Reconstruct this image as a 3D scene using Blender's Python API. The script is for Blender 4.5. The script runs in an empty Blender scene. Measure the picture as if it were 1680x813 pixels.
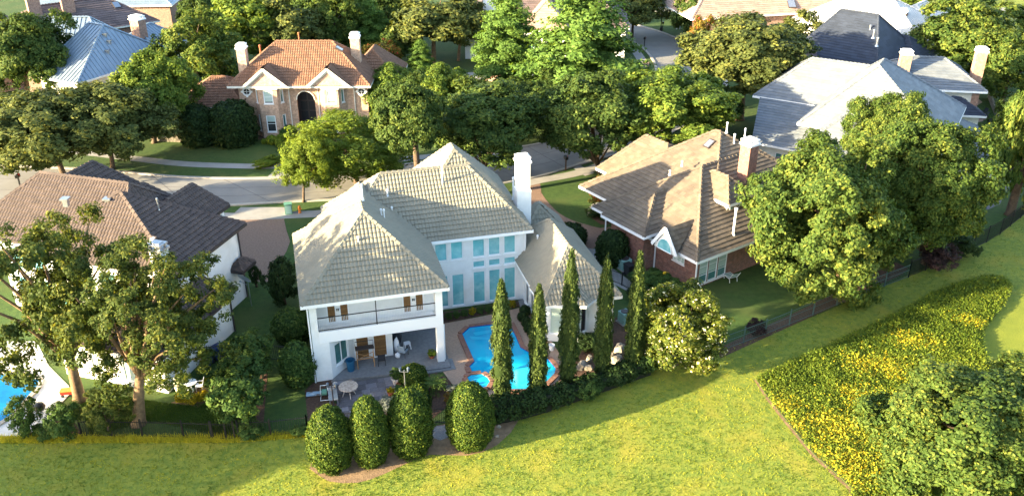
import bpy, bmesh, math, random
import numpy as np
from mathutils import Vector, Matrix

# ------------------------------------------------------------------ camera, sky, sun, exposure
SC = bpy.context.scene
COL = SC.collection
CAM_H, FPX, PITCH = 34.0, 1450.0, math.radians(27)
cam_data = bpy.data.cameras.new("camera")
cam = bpy.data.objects.new("camera", cam_data)
COL.objects.link(cam)
cam.location = (0, 0, CAM_H)
cam.rotation_euler = (math.radians(90) - PITCH, 0, 0)
cam_data.sensor_width = 36.0
cam_data.lens = FPX / 1680.0 * 36.0
cam_data.clip_end = 3000
SC.camera = cam

SUN_AZ = math.radians(24)      # heading of the light over the ground, from +X towards +Y
SUN_EL = math.radians(13.5)
light_dir = Vector((math.cos(SUN_AZ) * math.cos(SUN_EL), math.sin(SUN_AZ) * math.cos(SUN_EL), -math.sin(SUN_EL)))
sun_data = bpy.data.lights.new("sun", 'SUN')
sun_data.energy = 5.0
sun_data.angle = math.radians(0.6)
sun_data.color = (1.0, 0.82, 0.50)
sun = bpy.data.objects.new("sun", sun_data)
COL.objects.link(sun)
sun.rotation_euler = (-light_dir).to_track_quat('Z', 'Y').to_euler()
sun.location = (-60, -20, 60)

world = bpy.data.worlds.new("World")
SC.world = world
world.use_nodes = True
wn = world.node_tree
wn.nodes.clear()
sky = wn.nodes.new("ShaderNodeTexSky")
sky.sky_type = 'NISHITA'
sky.sun_disc = False
sky.sun_elevation = SUN_EL
to_sun = -light_dir
sky.sun_rotation = math.atan2(to_sun.x, to_sun.y)
sky.air_density = 1.0
sky.dust_density = 1.5
bg = wn.nodes.new("ShaderNodeBackground")
bg.inputs["Strength"].default_value = 0.125
wo = wn.nodes.new("ShaderNodeOutputWorld")
wn.links.new(sky.outputs[0], bg.inputs[0])
wn.links.new(bg.outputs[0], wo.inputs[0])

SC.view_settings.view_transform = 'Standard'
SC.view_settings.look = 'None'
SC.view_settings.exposure = 2.8
SC.view_settings.gamma = 1.0
SC.render.engine = 'CYCLES'
SC.cycles.max_bounces = 6
SC.cycles.diffuse_bounces = 3
SC.cycles.glossy_bounces = 2
SC.cycles.transmission_bounces = 3
SC.cycles.transparent_max_bounces = 6
SC.cycles.use_denoising = True

R = math.radians
rng = random.Random(7)
_c, _s = math.cos(PITCH), math.sin(PITCH)


def at(u, v, z=0.0):
    """photo pixel -> the point of the plane at height z that lies there"""
    a = (u - 840) / FPX
    b = (406.5 - v) / FPX
    t = (z - CAM_H) / (-_s + b * _c)
    return (a * t, (_c + b * _s) * t)


def height_at(Y, v):
    b = (406.5 - v) / FPX
    return CAM_H + Y * (-_s + b * _c) / (_c + b * _s)


def px_per_m(X, Y, Z=0.0):
    return FPX / (Y * _c - (Z - CAM_H) * _s)


# ------------------------------------------------------------------ materials
def nodes_of(m):
    m.use_nodes = True
    return m.node_tree, m.node_tree.nodes["Principled BSDF"]


def mat(name, c1, c2=None, scale=3.0, rough=0.8, bump=0.0, bscale=None, rnd=0.0, spec=0.3, metal=0.0, detail=4.0,
        lo=0.35, hi=0.65, c3=None, scale3=0.3, coords='Object', dist=0.0, lo3=.45, hi3=.7):
    """two-tone noise material; rnd varies brightness piece by piece through the face attribute rnd"""
    m = bpy.data.materials.new(name)
    nt, p = nodes_of(m)
    N, L = nt.nodes, nt.links
    p.inputs["Roughness"].default_value = rough
    p.inputs["Specular IOR Level"].default_value = spec
    p.inputs["Metallic"].default_value = metal
    tc = N.new("ShaderNodeTexCoord")
    src = tc.outputs[coords]
    if coords == 'World':
        src = None
    def noise(sc, det=detail, d=0.0):
        n = N.new("ShaderNodeTexNoise")
        n.inputs["Scale"].default_value = sc
        n.inputs["Detail"].default_value = det
        n.inputs["Roughness"].default_value = 0.6
        n.inputs["Distortion"].default_value = d
        L.new(src, n.inputs["Vector"])
        return n
    def mixc(fac, a, b):
        x = N.new("ShaderNodeMix")
        x.data_type = 'RGBA'
        L.new(fac, x.inputs[0])
        for sock, val in ((x.inputs[6], a), (x.inputs[7], b)):
            if isinstance(val, tuple):
                sock.default_value = (*val, 1)
            else:
                L.new(val, sock)
        return x.outputs[2]
    def ramp(sock, lo, hi):
        r = N.new("ShaderNodeMapRange")
        r.inputs[1].default_value = lo
        r.inputs[2].default_value = hi
        L.new(sock, r.inputs[0])
        return r.outputs[0]
    colr = c1
    if c2:
        colr = mixc(ramp(noise(scale, d=dist).outputs[0], lo, hi), c1, c2)
    if c3:
        colr = mixc(ramp(noise(scale3, 3.0).outputs[0], lo3, hi3), colr, c3)
    if rnd:
        at_ = N.new("ShaderNodeAttribute")
        at_.attribute_name = "rnd"
        mr = N.new("ShaderNodeMapRange")
        mr.inputs[3].default_value = 1 - rnd
        mr.inputs[4].default_value = 1 + rnd
        L.new(at_.outputs["Fac"], mr.inputs[0])
        mm = N.new("ShaderNodeMix")
        mm.data_type = 'RGBA'
        mm.blend_type = 'MULTIPLY'
        mm.inputs[0].default_value = 1.0
        if isinstance(colr, tuple):
            mm.inputs[6].default_value = (*colr, 1)
        else:
            L.new(colr, mm.inputs[6])
        L.new(mr.outputs[0], mm.inputs[7])
        colr = mm.outputs[2]
    if isinstance(colr, tuple):
        p.inputs["Base Color"].default_value = (*colr, 1)
    else:
        L.new(colr, p.inputs["Base Color"])
    if bump:
        b = N.new("ShaderNodeBump")
        b.inputs["Strength"].default_value = bump
        b.inputs["Distance"].default_value = 0.05
        L.new(noise(bscale or scale * 4).outputs[0], b.inputs["Height"])
        L.new(b.outputs[0], p.inputs["Normal"])
    return m


def brick_mat(name, c1, c2, mortar, w=0.22, h=0.075, m_=0.012, var=(0.5, 0.5, 0.5)):
    m = bpy.data.materials.new(name)
    nt, p = nodes_of(m)
    N, L = nt.nodes, nt.links
    uv = N.new("ShaderNodeUVMap")
    uv.uv_map = "UVMap"
    br = N.new("ShaderNodeTexBrick")
    br.inputs["Color1"].default_value = (*c1, 1)
    br.inputs["Color2"].default_value = (*c2, 1)
    br.inputs["Mortar"].default_value = (*mortar, 1)
    br.inputs["Scale"].default_value = 1.0
    br.inputs["Brick Width"].default_value = w
    br.inputs["Row Height"].default_value = h
    br.inputs["Mortar Size"].default_value = m_
    L.new(uv.outputs[0], br.inputs["Vector"])
    n = N.new("ShaderNodeTexNoise")
    n.inputs["Scale"].default_value = 3.2
    n.inputs["Detail"].default_value = 6
    n.inputs["Roughness"].default_value = 0.75
    L.new(uv.outputs[0], n.inputs["Vector"])
    mr = N.new("ShaderNodeMapRange")
    mr.inputs[1].default_value = 0.35
    mr.inputs[2].default_value = 0.7
    mr.inputs[3].default_value = 0.65
    mr.inputs[4].default_value = 1.5
    L.new(n.outputs[0], mr.inputs[0])
    mm = N.new("ShaderNodeMix")
    mm.data_type = 'RGBA'
    mm.blend_type = 'MULTIPLY'
    mm.inputs[0].default_value = 1.0
    L.new(br.outputs[0], mm.inputs[6])
    L.new(mr.outputs[0], mm.inputs[7])
    L.new(mm.outputs[2], p.inputs["Base Color"])
    p.inputs["Roughness"].default_value = 0.9
    b = N.new("ShaderNodeBump")
    b.inputs["Strength"].default_value = 0.5
    b.inputs["Distance"].default_value = 0.01
    b.invert = True
    L.new(br.outputs["Fac"], b.inputs["Height"])
    L.new(b.outputs[0], p.inputs["Normal"])
    return m


def leaf_mat(name, dark, mid, light, trans=0.35, tcol=None, accent=None, acc_at=0.97, rough=0.55):
    """leaf: colour runs dark-mid-light with the face attribute rnd; part of the light passes through"""
    m = bpy.data.materials.new(name)
    nt, p = nodes_of(m)
    N, L = nt.nodes, nt.links
    a = N.new("ShaderNodeAttribute")
    a.attribute_name = "rnd"
    cr = N.new("ShaderNodeValToRGB")
    e = cr.color_ramp.elements
    e[0].position = 0.0
    e[0].color = (*dark, 1)
    e[1].position = 0.9 if accent else 1.0
    e[1].color = (*light, 1)
    x = cr.color_ramp.elements.new(0.5)
    x.color = (*mid, 1)
    if accent:
        y = cr.color_ramp.elements.new(acc_at)
        y.color = (*accent, 1)
    L.new(a.outputs["Fac"], cr.inputs[0])
    L.new(cr.outputs[0], p.inputs["Base Color"])
    p.inputs["Roughness"].default_value = rough
    p.inputs["Specular IOR Level"].default_value = 0.06
    t = N.new("ShaderNodeBsdfTranslucent")
    tm = N.new("ShaderNodeMix")
    tm.data_type = 'RGBA'
    tm.blend_type = 'MULTIPLY'
    tm.inputs[0].default_value = 1.0
    L.new(cr.outputs[0], tm.inputs[6])
    tm.inputs[7].default_value = (*(tcol or (1.5, 1.35, 0.5)), 1)
    L.new(tm.outputs[2], t.inputs[0])
    mx = N.new("ShaderNodeMixShader")
    mx.inputs[0].default_value = trans
    L.new(p.outputs[0], mx.inputs[1])
    L.new(t.outputs[0], mx.inputs[2])
    L.new(mx.outputs[0], nt.nodes["Material Output"].inputs[0])
    return m


# ------------------------------------------------------------------ objects and tags
def tag(o, label=None, cat=None, group=None, kind=None):
    if label: o["label"] = label
    if cat: o["category"] = cat
    if group: o["group"] = group
    if kind: o["kind"] = kind
    return o


def thing(name, loc, label, cat, group=None, rz=0.0):
    o = bpy.data.objects.new(name, None)
    COL.objects.link(o)
    o.location = loc if len(loc) == 3 else (*loc, 0)
    o.rotation_euler = (0, 0, rz)
    o.empty_display_size = 0.3
    return tag(o, label, cat, group)


def link(name, me, parent=None, loc=None):
    o = bpy.data.objects.new(name, me)
    COL.objects.link(o)
    if parent is not None: o.parent = parent
    if loc is not None: o.location = loc
    return o


def copy_tree(o, parent=None):
    c = o.copy()
    COL.objects.link(c)
    c.parent = parent
    for ch in list(o.children):
        copy_tree(ch, c)
    return c


def root_offset(parent):
    """where an unrotated parent chain stands, so meshes may be written in world coordinates"""
    off = Vector((0, 0, 0))
    while parent is not None:
        off += parent.location
        parent = parent.parent
    return off


class MB:
    """collects faces; build() links them as ONE mesh object"""
    def __init__(s, fr=None):
        s.v, s.f, s.r, s.m = [], [], [], []
        s.fr = fr
        s.mi = 0
        s.rnd = 0.5

    def vert(s, p):
        s.v.append(tuple(s.fr(*p)) if s.fr else tuple(p))
        return len(s.v) - 1

    def face(s, pts, rnd=None):
        s.f.append([s.vert(p) for p in pts])
        s.r.append(s.rnd if rnd is None else rnd)
        s.m.append(s.mi)

    def box(s, x0, y0, z0, x1, y1, z1, rnd=None):
        P = [(x0, y0, z0), (x1, y0, z0), (x1, y1, z0), (x0, y1, z0), (x0, y0, z1), (x1, y0, z1), (x1, y1, z1), (x0, y1, z1)]
        i = [s.vert(p) for p in P]
        for q in ((0, 3, 2, 1), (4, 5, 6, 7), (0, 1, 5, 4), (1, 2, 6, 5), (2, 3, 7, 6), (3, 0, 4, 7)):
            s.f.append([i[k] for k in q])
            s.r.append(s.rnd if rnd is None else rnd)
            s.m.append(s.mi)

    def bar(s, p, q, w, h=None, up=(0, 0, 1)):
        """a rectangular bar from p to q"""
        h = h or w
        p, q = Vector(p), Vector(q)
        d = (q - p).normalized()
        a = d.cross(Vector(up))
        if a.length < 1e-4: a = d.cross(Vector((1, 0, 0)))
        a.normalize()
        b = a.cross(d).normalized()
        a *= w / 2
        b *= h / 2
        P = [p - a - b, p + a - b, p + a + b, p - a + b, q - a - b, q + a - b, q + a + b, q - a + b]
        i = [s.vert(x) for x in P]
        for k in ((0, 3, 2, 1), (4, 5, 6, 7), (0, 1, 5, 4), (1, 2, 6, 5), (2, 3, 7, 6), (3, 0, 4, 7)):
            s.f.append([i[j] for j in k])
            s.r.append(s.rnd)
            s.m.append(s.mi)

    def prism(s, poly, z0, z1, bottom=False):
        a = [s.vert((x, y, z0)) for x, y in poly]
        b = [s.vert((x, y, z1)) for x, y in poly]
        n = len(poly)
        fs = [[a[i], a[(i + 1) % n], b[(i + 1) % n], b[i]] for i in range(n)] + [b]
        if bottom: fs.append(a[::-1])
        for f in fs:
            s.f.append(f)
            s.r.append(s.rnd)
            s.m.append(s.mi)

    def tube(s, pts, radii, n=8, cap=True):
        pts = [Vector(p) for p in pts]
        if not isinstance(radii, (list, tuple)): radii = [radii] * len(pts)
        rings = []
        for k, p in enumerate(pts):
            d = (pts[min(k + 1, len(pts) - 1)] - pts[max(k - 1, 0)]).normalized()
            a = d.cross(Vector((0, 0, 1)))
            if a.length < 1e-3: a = Vector((1, 0, 0))
            a.normalize()
            b = d.cross(a).normalized()
            rings.append([s.vert(p + (a * math.cos(t) + b * math.sin(t)) * radii[k]) for t in (2 * math.pi * j / n for j in range(n))])
        for A, B in zip(rings, rings[1:]):
            for j in range(n):
                s.f.append([A[j], A[(j + 1) % n], B[(j + 1) % n], B[j]])
                s.r.append(s.rnd)
                s.m.append(s.mi)
        if cap:
            for rg in (rings[0][::-1], rings[-1]):
                s.f.append(list(rg))
                s.r.append(s.rnd)
                s.m.append(s.mi)

    def lathe(s, prof, n=16, c=(0, 0, 0), cap=True):
        """prof: (radius, z) from bottom to top"""
        rings = [[s.vert((c[0] + r * math.cos(2 * math.pi * j / n), c[1] + r * math.sin(2 * math.pi * j / n), c[2] + z)) for j in range(n)] for r, z in prof]
        for A, B in zip(rings, rings[1:]):
            for j in range(n):
                s.f.append([A[j], A[(j + 1) % n], B[(j + 1) % n], B[j]])
                s.r.append(s.rnd)
                s.m.append(s.mi)
        if cap:
            for rg in (rings[0][::-1], rings[-1]):
                s.f.append(list(rg))
                s.r.append(s.rnd)
                s.m.append(s.mi)

    def mesh(s, name, mats, uv=False, smooth=False, off=None):
        me = bpy.data.meshes.new(name)
        V = np.array(s.v, dtype=np.float64).reshape(-1, 3)
        if off is not None: V = V - np.array(off)
        me.from_pydata(V.tolist(), [], s.f)
        for m in (mats if isinstance(mats, (list, tuple)) else [mats]):
            me.materials.append(m)
        if any(s.m): me.polygons.foreach_set("material_index", s.m)
        a = me.attributes.new("rnd", 'FLOAT', 'FACE')
        a.data.foreach_set("value", np.array(s.r, dtype=np.float32))
        if uv:
            lay = me.uv_layers.new(name="UVMap")
            for p in me.polygons:
                n = p.normal
                t = Vector((-n.y, n.x, 0))
                flat = t.length < 0.25
                if flat: t, b = Vector((1, 0, 0)), Vector((0, 1, 0))
                else:
                    t.normalize()
                    b = n.cross(t)
                for li in p.loop_indices:
                    co = me.vertices[me.loops[li].vertex_index].co
                    lay.data[li].uv = (co.dot(t), co.dot(b))
        if smooth: me.polygons.foreach_set("use_smooth", [True] * len(me.polygons))
        me.update()
        return me

    def build(s, name, mats, parent=None, uv=False, smooth=False, world=True):
        off = root_offset(parent) if (parent is not None and world) else None
        return link(name, s.mesh(name, mats, uv, smooth, off), parent)


def frame(O, ang, z=0.0):
    ca, sa = math.cos(R(ang)), math.sin(R(ang))
    return lambda u, v, w=0.0: (O[0] + u * ca - v * sa, O[1] + u * sa + v * ca, z + w)


# ------------------------------------------------------------------ palette
M = {}
M['white_wall'] = mat('white_stucco', (0.80, 0.80, 0.79), (0.74, 0.74, 0.73), 2.0, .85, .15, 30, c3=(.66, .65, .62), scale3=.55, lo3=.5, hi3=.8)
M['white'] = mat('white_paint', (0.82, 0.82, 0.82), rough=.5)
M['cream'] = mat('cream_stucco', (0.70, 0.68, 0.60), (0.62, 0.60, 0.53), 2, .85, .1, 30)
M['offwhite'] = mat('off_white_trim', (0.72, 0.71, 0.66), rough=.6)
M['tile_sand'] = mat('sand_grey_roof_tile', (0.226, 0.207, 0.158), (0.208, 0.191, 0.147), .8, .85, rnd=.05, c3=(0.192, .178, .138), scale3=.3)
M['tile_umber'] = mat('umber_roof_tile', (0.088, 0.065, 0.056), (0.072, 0.054, 0.049), 1.6, .85, rnd=.16)
M['tile_brown'] = mat('brown_roof_shake', (0.150, 0.118, 0.086), (0.118, 0.093, 0.070), 1.4, .85, rnd=.17, c3=(0.105, .083, .064), scale3=.6)
M['tile_terra'] = mat('terracotta_roof_tile', (0.205, 0.108, 0.066), (0.165, 0.088, 0.055), 1.6, .85, rnd=.15)
M['tile_slate'] = mat('pale_slate_roof', (0.160, 0.172, 0.186), (0.118, 0.134, 0.155), 1.2, .7, rnd=.13)
M['tile_dark'] = mat('dark_slate_roof', (0.034, 0.042, 0.064), (0.028, 0.035, 0.052), 1.2, .7, rnd=.15)
M['tile_plum'] = mat('plum_brown_roof', (0.135, 0.10, 0.095), (0.10, 0.075, 0.075), 1.2, .85, rnd=.16)
M['tile_rose'] = mat('rose_brown_roof', (0.36, 0.25, 0.19), (0.30, 0.20, 0.16), 1.2, .85, rnd=.12)
M['metal_blue'] = mat('blue_grey_metal_roof', (0.22, 0.28, 0.34), (0.185, 0.24, 0.30), .8, .38, spec=.5, metal=.35)
M['metal_white'] = mat('white_metal_roof', (0.55, 0.54, 0.52), (0.48, 0.475, 0.46), .8, .5)
M['copper'] = mat('weathered_copper', (0.20, 0.16, 0.12), (0.13, 0.11, 0.09), 3, .5, metal=.5)
M['brick_red'] = brick_mat('red_brick', (0.245, 0.070, 0.042), (0.125, 0.038, 0.028), (0.25, 0.20, 0.165))
M['brick_peach'] = brick_mat('peach_brick', (0.46, 0.26, 0.165), (0.37, 0.205, 0.135), (0.48, 0.37, 0.28), m_=.014)
M['brick_pink'] = brick_mat('pink_brick', (0.31, 0.155, 0.105), (0.22, 0.105, 0.075), (0.30, 0.235, 0.19))
M['soffit'] = mat('soffit_paint', (0.62, 0.62, 0.60), rough=.8)
M['gutter_dark'] = mat('dark_gutter', (0.05, 0.04, 0.04), rough=.5)
M['glass_aqua'] = mat('aqua_tinted_pane', (0.20, 0.50, 0.53), (0.13, 0.39, 0.43), 0.8, .12, spec=.8, detail=2, c3=(0.34, .60, .61), scale3=1.1)
M['glass_teal'] = mat('teal_grey_pane', (0.08, 0.21, 0.20), (0.05, 0.13, 0.13), 1.2, .1, spec=.8)
M['glass_dark'] = mat('dark_pane', (0.018, 0.022, 0.028), (0.04, 0.045, 0.05), 1.0, .08, spec=.9)
M['blind_green'] = mat('pale_green_blind', (0.42, 0.52, 0.48), rough=.6)
M['blind_wood'] = mat('bamboo_blind', (0.24, 0.13, 0.05), (0.17, 0.085, 0.032), 14, .8, rnd=.2)
M['iron'] = mat('black_iron', (0.012, 0.012, 0.013), rough=.45)
M['steel'] = mat('galvanised_steel', (0.45, 0.47, 0.50), (0.35, .37, .40), 6, .35, metal=.8)
M['pvc'] = mat('white_vent_pipe', (0.66, 0.68, 0.70), rough=.5)
M['concrete'] = mat('concrete', (0.28, 0.267, 0.245), (0.225, 0.215, 0.20), .9, .9, .2, 14, c3=(0.30, .285, .265), scale3=.25)
M['street'] = mat('street_concrete', (0.225, 0.215, 0.198), (0.19, 0.182, 0.17), .5, .9, .25, 9, c3=(0.155, .149, .14), scale3=.13)
M['kerb'] = mat('kerb_concrete', (0.36, 0.335, 0.29), (0.30, 0.28, 0.25), 1.2, .9)
M['aggregate'] = mat('exposed_aggregate', (0.24, 0.155, 0.11), (0.155, 0.098, 0.072), 7, .9, .4, 26, detail=6)
M['pool_deck'] = mat('pebble_pool_deck', (0.40, 0.27, 0.19), (0.30, 0.20, 0.145), 7, .85, .3, 26, detail=6)
M['terrace'] = mat('blue_grey_terrace', (0.20, 0.20, 0.205), (0.15, 0.152, 0.158), 5, .85, .2, 20)
M['paver'] = mat('slate_paver', (0.175, 0.165, 0.18), (0.125, 0.115, 0.13), 3, .8, .3, 15, rnd=.3)
M['grout'] = mat('sand_grout', (0.115, 0.105, 0.105), rough=.95)
M['coping'] = mat('brick_coping', (0.26, 0.135, 0.095), (0.19, 0.095, 0.07), 4, .8, .2, 20, rnd=.22)
M['mulch'] = mat('bark_mulch', (0.115, 0.065, 0.042), (0.06, 0.034, 0.024), 6, .95, .8, 14, detail=8)
M['soil'] = mat('dry_soil', (0.25, 0.165, 0.095), (0.16, 0.105, 0.06), 3, .95, .6, 12, detail=8)
M['gravel'] = mat('grey_gravel', (0.27, 0.26, 0.26), (0.15, 0.145, 0.15), 16, .95, .6, 30, detail=8)
M['stone'] = mat('pale_limestone', (0.27, 0.24, 0.195), (0.17, 0.15, 0.125), 2.5, .9, .5, 9, rnd=.25)
M['bark'] = mat('tree_bark', (0.125, 0.085, 0.055), (0.06, 0.042, 0.03), 4, .95, .8, 9, detail=8)
M['bark_warm'] = mat('warm_bark', (0.24, 0.155, 0.085), (0.13, 0.085, 0.05), 4, .95, .8, 9, detail=8)
M['wood'] = mat('honey_wood', (0.45, 0.24, 0.10), (0.34, 0.175, 0.07), 8, .6)
M['black_plastic'] = mat('black_plastic', (0.02, 0.021, 0.024), rough=.4)
M['blue_plastic'] = mat('navy_plastic', (0.012, 0.03, 0.11), rough=.4)
M['teal_plastic'] = mat('teal_blue_plastic', (0.02, 0.10, 0.19), rough=.35)
M['terracotta'] = mat('terracotta_pot', (0.38, 0.12, 0.055), (0.30, 0.09, 0.045), 6, .8)
M['pale_pot'] = mat('pale_stone_pot', (0.56, 0.50, 0.45), (0.45, .40, .36), 6, .8)
M['beige'] = mat('beige_plastic', (0.52, 0.46, 0.30), rough=.6)
M['fabric_dark'] = mat('charcoal_sling', (0.03, 0.033, 0.04), rough=.8)
M['fabric_white'] = mat('white_cloth', (0.75, 0.76, 0.80), rough=.9)
M['mosaic'] = mat('mosaic_table_top', (0.52, 0.42, 0.34), (0.30, 0.23, 0.19), 9, .5, detail=2)
M['green_box'] = mat('utility_green', (0.10, 0.24, 0.17), rough=.5)
M['fence_green'] = mat('grey_green_paint', (0.05, 0.085, 0.075), rough=.5)
M['ac_green'] = mat('pale_teal_cabinet', (0.20, 0.34, 0.31), rough=.5)
M['orange'] = mat('orange_plastic', (0.75, 0.20, 0.03), rough=.5)
M['red'] = mat('red_plastic', (0.55, 0.035, 0.02), rough=.4)
M['yellow'] = mat('yellow_petals', (0.85, 0.55, 0.02), rough=.6)
M['dish'] = mat('grey_blue_dish', (0.30, 0.36, 0.42), rough=.4)
M['blue_paint'] = mat('weathered_blue_board', (0.28, 0.38, 0.48), (0.16, 0.14, 0.13), 2.5, .7, lo=.5, hi=.62)
M['stripe_green'] = mat('green_stripe_cloth', (0.07, 0.22, 0.15), rough=.9)

# ------------------------------------------------------------------ roofs
def clip(poly, ax, val, keep_less):
    """Sutherland-Hodgman against coordinate ax <= val (or >= val) of 2-D points"""
    out = []
    n = len(poly)
    for i in range(n):
        p, q = poly[i], poly[(i + 1) % n]
        dp = (val - p[ax]) if keep_less else (p[ax] - val)
        dq = (val - q[ax]) if keep_less else (q[ax] - val)
        if dp >= 0: out.append(p)
        if (dp > 0 and dq < 0) or (dp < 0 and dq > 0):
            t = dp / (dp - dq)
            out.append((p[0] + (q[0] - p[0]) * t, p[1] + (q[1] - p[1]) * t))
    return out


STYLES = {
    'barrel': dict(c=.37, w=.25, sub=((0, .0), (.28, .032), (.62, .036), (.84, .0), (1, .0)), step=.07, m='tile_sand'),
    'shake': dict(c=.37, w=.42, sub=((0, .0), (1, .0)), step=.05, jit=.012),
    'slate': dict(c=.42, w=1.1, sub=((0, .0), (1, .0)), step=.045, jit=.008),
    'seam': dict(c=50, w=.55, sub=((0, .055), (.045, .055), (.05, .0), (1, .0)), step=0.0),
}


def roof_tiles(P, style, m, parent, rows=False, rowname='tile_row'):
    """lay courses of real tiles over the planar polygon P (world points)"""
    st = STYLES[style]
    P = [Vector(p) for p in P]
    N = Vector((0, 0, 0))
    for i in range(len(P)):
        a, b = P[i], P[(i + 1) % len(P)]
        N += a.cross(b)
    N.normalize()
    if N.z < 0: N = -N
    D = Vector((0, 0, -1)) + N * N.z
    D.normalize()
    U = D.cross(N).normalized()
    O = P[0]
    poly = [((p - O).dot(U), (p - O).dot(D)) for p in P]
    bmax = max(p[1] for p in poly)
    bmin = min(p[1] for p in poly)
    amin = min(p[0] for p in poly)
    c, w = st['c'], st['w']
    nrow = max(1, math.ceil((bmax - bmin - 1e-6) / c))
    mb = MB()
    rnd = random.Random(int(abs(O.x * 13 + O.y * 7 + bmax * 31) * 10))
    for k in range(nrow):
        lo, hi = bmax - (k + 1) * c, bmax - k * c
        band = clip(clip(poly, 1, hi, True), 1, lo, False)
        if len(band) < 3: continue
        if rows: mb = MB()
        a0 = min(p[0] for p in band)
        a1 = max(p[0] for p in band)
        shift = 0.5 * w * (k % 2) if style != 'barrel' and style != 'seam' else 0
        i0 = math.floor((a0 - amin + shift) / w)
        i1 = math.ceil((a1 - amin + shift) / w)
        for i in range(i0, i1):
            base = amin - shift + i * w
            rv = rnd.random()
            jit = rnd.uniform(0, st.get('jit', 0))
            for (f0, h0), (f1, h1) in zip(st['sub'], st['sub'][1:]):
                x0, x1 = base + f0 * w, base + f1 * w
                if x1 - x0 < 1e-6: continue
                cell = clip(clip(band, 0, x1, True), 0, x0, False)
                if len(cell) < 3: continue
                pts = []
                for (a, b) in cell:
                    t = (b - lo) / c if style != 'seam' else 0
                    h = .012 + (st['step'] + jit) * t + h0 + (h1 - h0) * (a - x0) / (x1 - x0)
                    pts.append(O + U * a + D * b + N * h)
                mb.face(pts, rv)
                if style != 'seam':
                    for q in range(len(cell)):
                        p_, r_ = cell[q], cell[(q + 1) % len(cell)]
                        if abs(p_[1] - hi) < 1e-6 and abs(r_[1] - hi) < 1e-6:
                            A, B = pts[q], pts[(q + 1) % len(cell)]
                            mb.face([B, A, O + U * p_[0] + D * p_[1], O + U * r_[0] + D * r_[1]], rv)
        if rows and mb.f: mb.build(rowname, m, parent)
    if not rows and mb.f:
        tag(mb.build('roof_tiles' if style != 'seam' else 'metal_panels', m, parent), kind='stuff')


def hip_faces(fr, u0, v0, u1, v1, ze, r0, r1, zr):
    """eave rectangle and ridge r0-r1 (local points) -> list of faces; the ridge may run along either axis"""
    c = [fr(u0, v0, ze), fr(u1, v0, ze), fr(u1, v1, ze), fr(u0, v1, ze)]
    A, B = fr(*r0, zr), fr(*r1, zr)
    if abs(r1[0] - r0[0]) >= abs(r1[1] - r0[1]):      # along u
        if r0[0] > r1[0]: A, B = B, A
        F = {'front': [c[0], c[1], B, A], 'right': [c[1], c[2], B], 'back': [c[2], c[3], A, B], 'left': [c[3], c[0], A]}
        hips = [(c[0], A), (c[3], A), (c[1], B), (c[2], B), (A, B)]
    else:
        if r0[1] > r1[1]: A, B = B, A
        F = {'front': [c[0], c[1], A], 'right': [c[1], c[2], B, A], 'back': [c[2], c[3], B], 'left': [c[3], c[0], A, B]}
        hips = [(c[0], A), (c[1], A), (c[2], B), (c[3], B), (A, B)]
    return F, hips


def dist3(a, b): return (Vector(a) - Vector(b)).length


def hip_roof(parent, fr, u0, v0, u1, v1, ze, r0, r1, zr, style, m, rows=False, fascia='white', skip=(), gable=None, caps=True, rowname='tile_row', fh=.2):
    """roof mesh (deck, soffit) + tile courses + fascia and ridge caps, all parts of the house"""
    F, hips = hip_faces(fr, u0, v0, u1, v1, ze, r0, r1, zr)
    mb = MB()
    for k, f in F.items(): mb.face([(p[0], p[1], p[2] - .004) for p in f])
    z = ze - fh
    mb.face([fr(u0 + .02, v0 + .02, z), fr(u0 + .02, v1 - .02, z), fr(u1 - .02, v1 - .02, z), fr(u1 - .02, v0 + .02, z)])
    deck = mb.build('roof', [m], parent)
    for k, f in F.items():
        if k in skip: continue
        if len(f) == 3 and gable and k in gable: continue
        roof_tiles(f, style, m, deck, rows, rowname)
    fb = MB(fr)
    t = .05
    fb.box(u0 - t, v0 - t, z, u1 + t, v0, ze + .025)
    fb.box(u0 - t, v1, z, u1 + t, v1 + t, ze + .025)
    fb.box(u0 - t, v0, z, u0, v1, ze + .025)
    fb.box(u1, v0, z, u1 + t, v1, ze + .025)
    fb.build('fascia', M[fascia], parent)
    if caps:
        cb = MB()
        for a, b in hips:
            L = dist3(a, b)
            if L < .2: continue
            a, b = Vector(a), Vector(b)
            n = max(1, int(L / .42))
            for i in range(n):
                p = a + (b - a) * (i / n)
                q = a + (b - a) * ((i + 1.06) / n if i < n - 1 else 1)
                cb.rnd = rng.random()
                lift = Vector((0, 0, .10))
                side = (q - p).cross(Vector((0, 0, 1))).normalized() * .16
                up = Vector((0, 0, .09))
                for s_ in (1, -1):
                    cb.face([p + side * s_ + lift * .3, q + side * s_ + lift * .1, q + up * .85 + lift * .4, p + up + lift][::s_])
                cb.face([p + side + lift * .3, p + up + lift, p - side + lift * .3])
        tag(cb.build('ridge_caps', m, parent), kind='stuff')
    return deck


def poly_roof(parent, faces, style, m, rows=False, eaves=(), fascia='white', rowname='tile_row'):
    """roof from explicit planar faces; eaves: list of (p, q) edges that carry a gutter board"""
    mb = MB()
    for f in faces: mb.face([(p[0], p[1], p[2] - .004) for p in f])
    deck = mb.build('roof', [m], parent)
    for f in faces: roof_tiles(f, style, m, deck, rows, rowname)
    if eaves:
        fb = MB()
        for p, q in eaves:
            p, q = Vector(p), Vector(q)
            fb.bar(p - Vector((0, 0, .08)), q - Vector((0, 0, .08)), .09, .2)
        fb.build('fascia', M[fascia], parent)
    return deck


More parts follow.
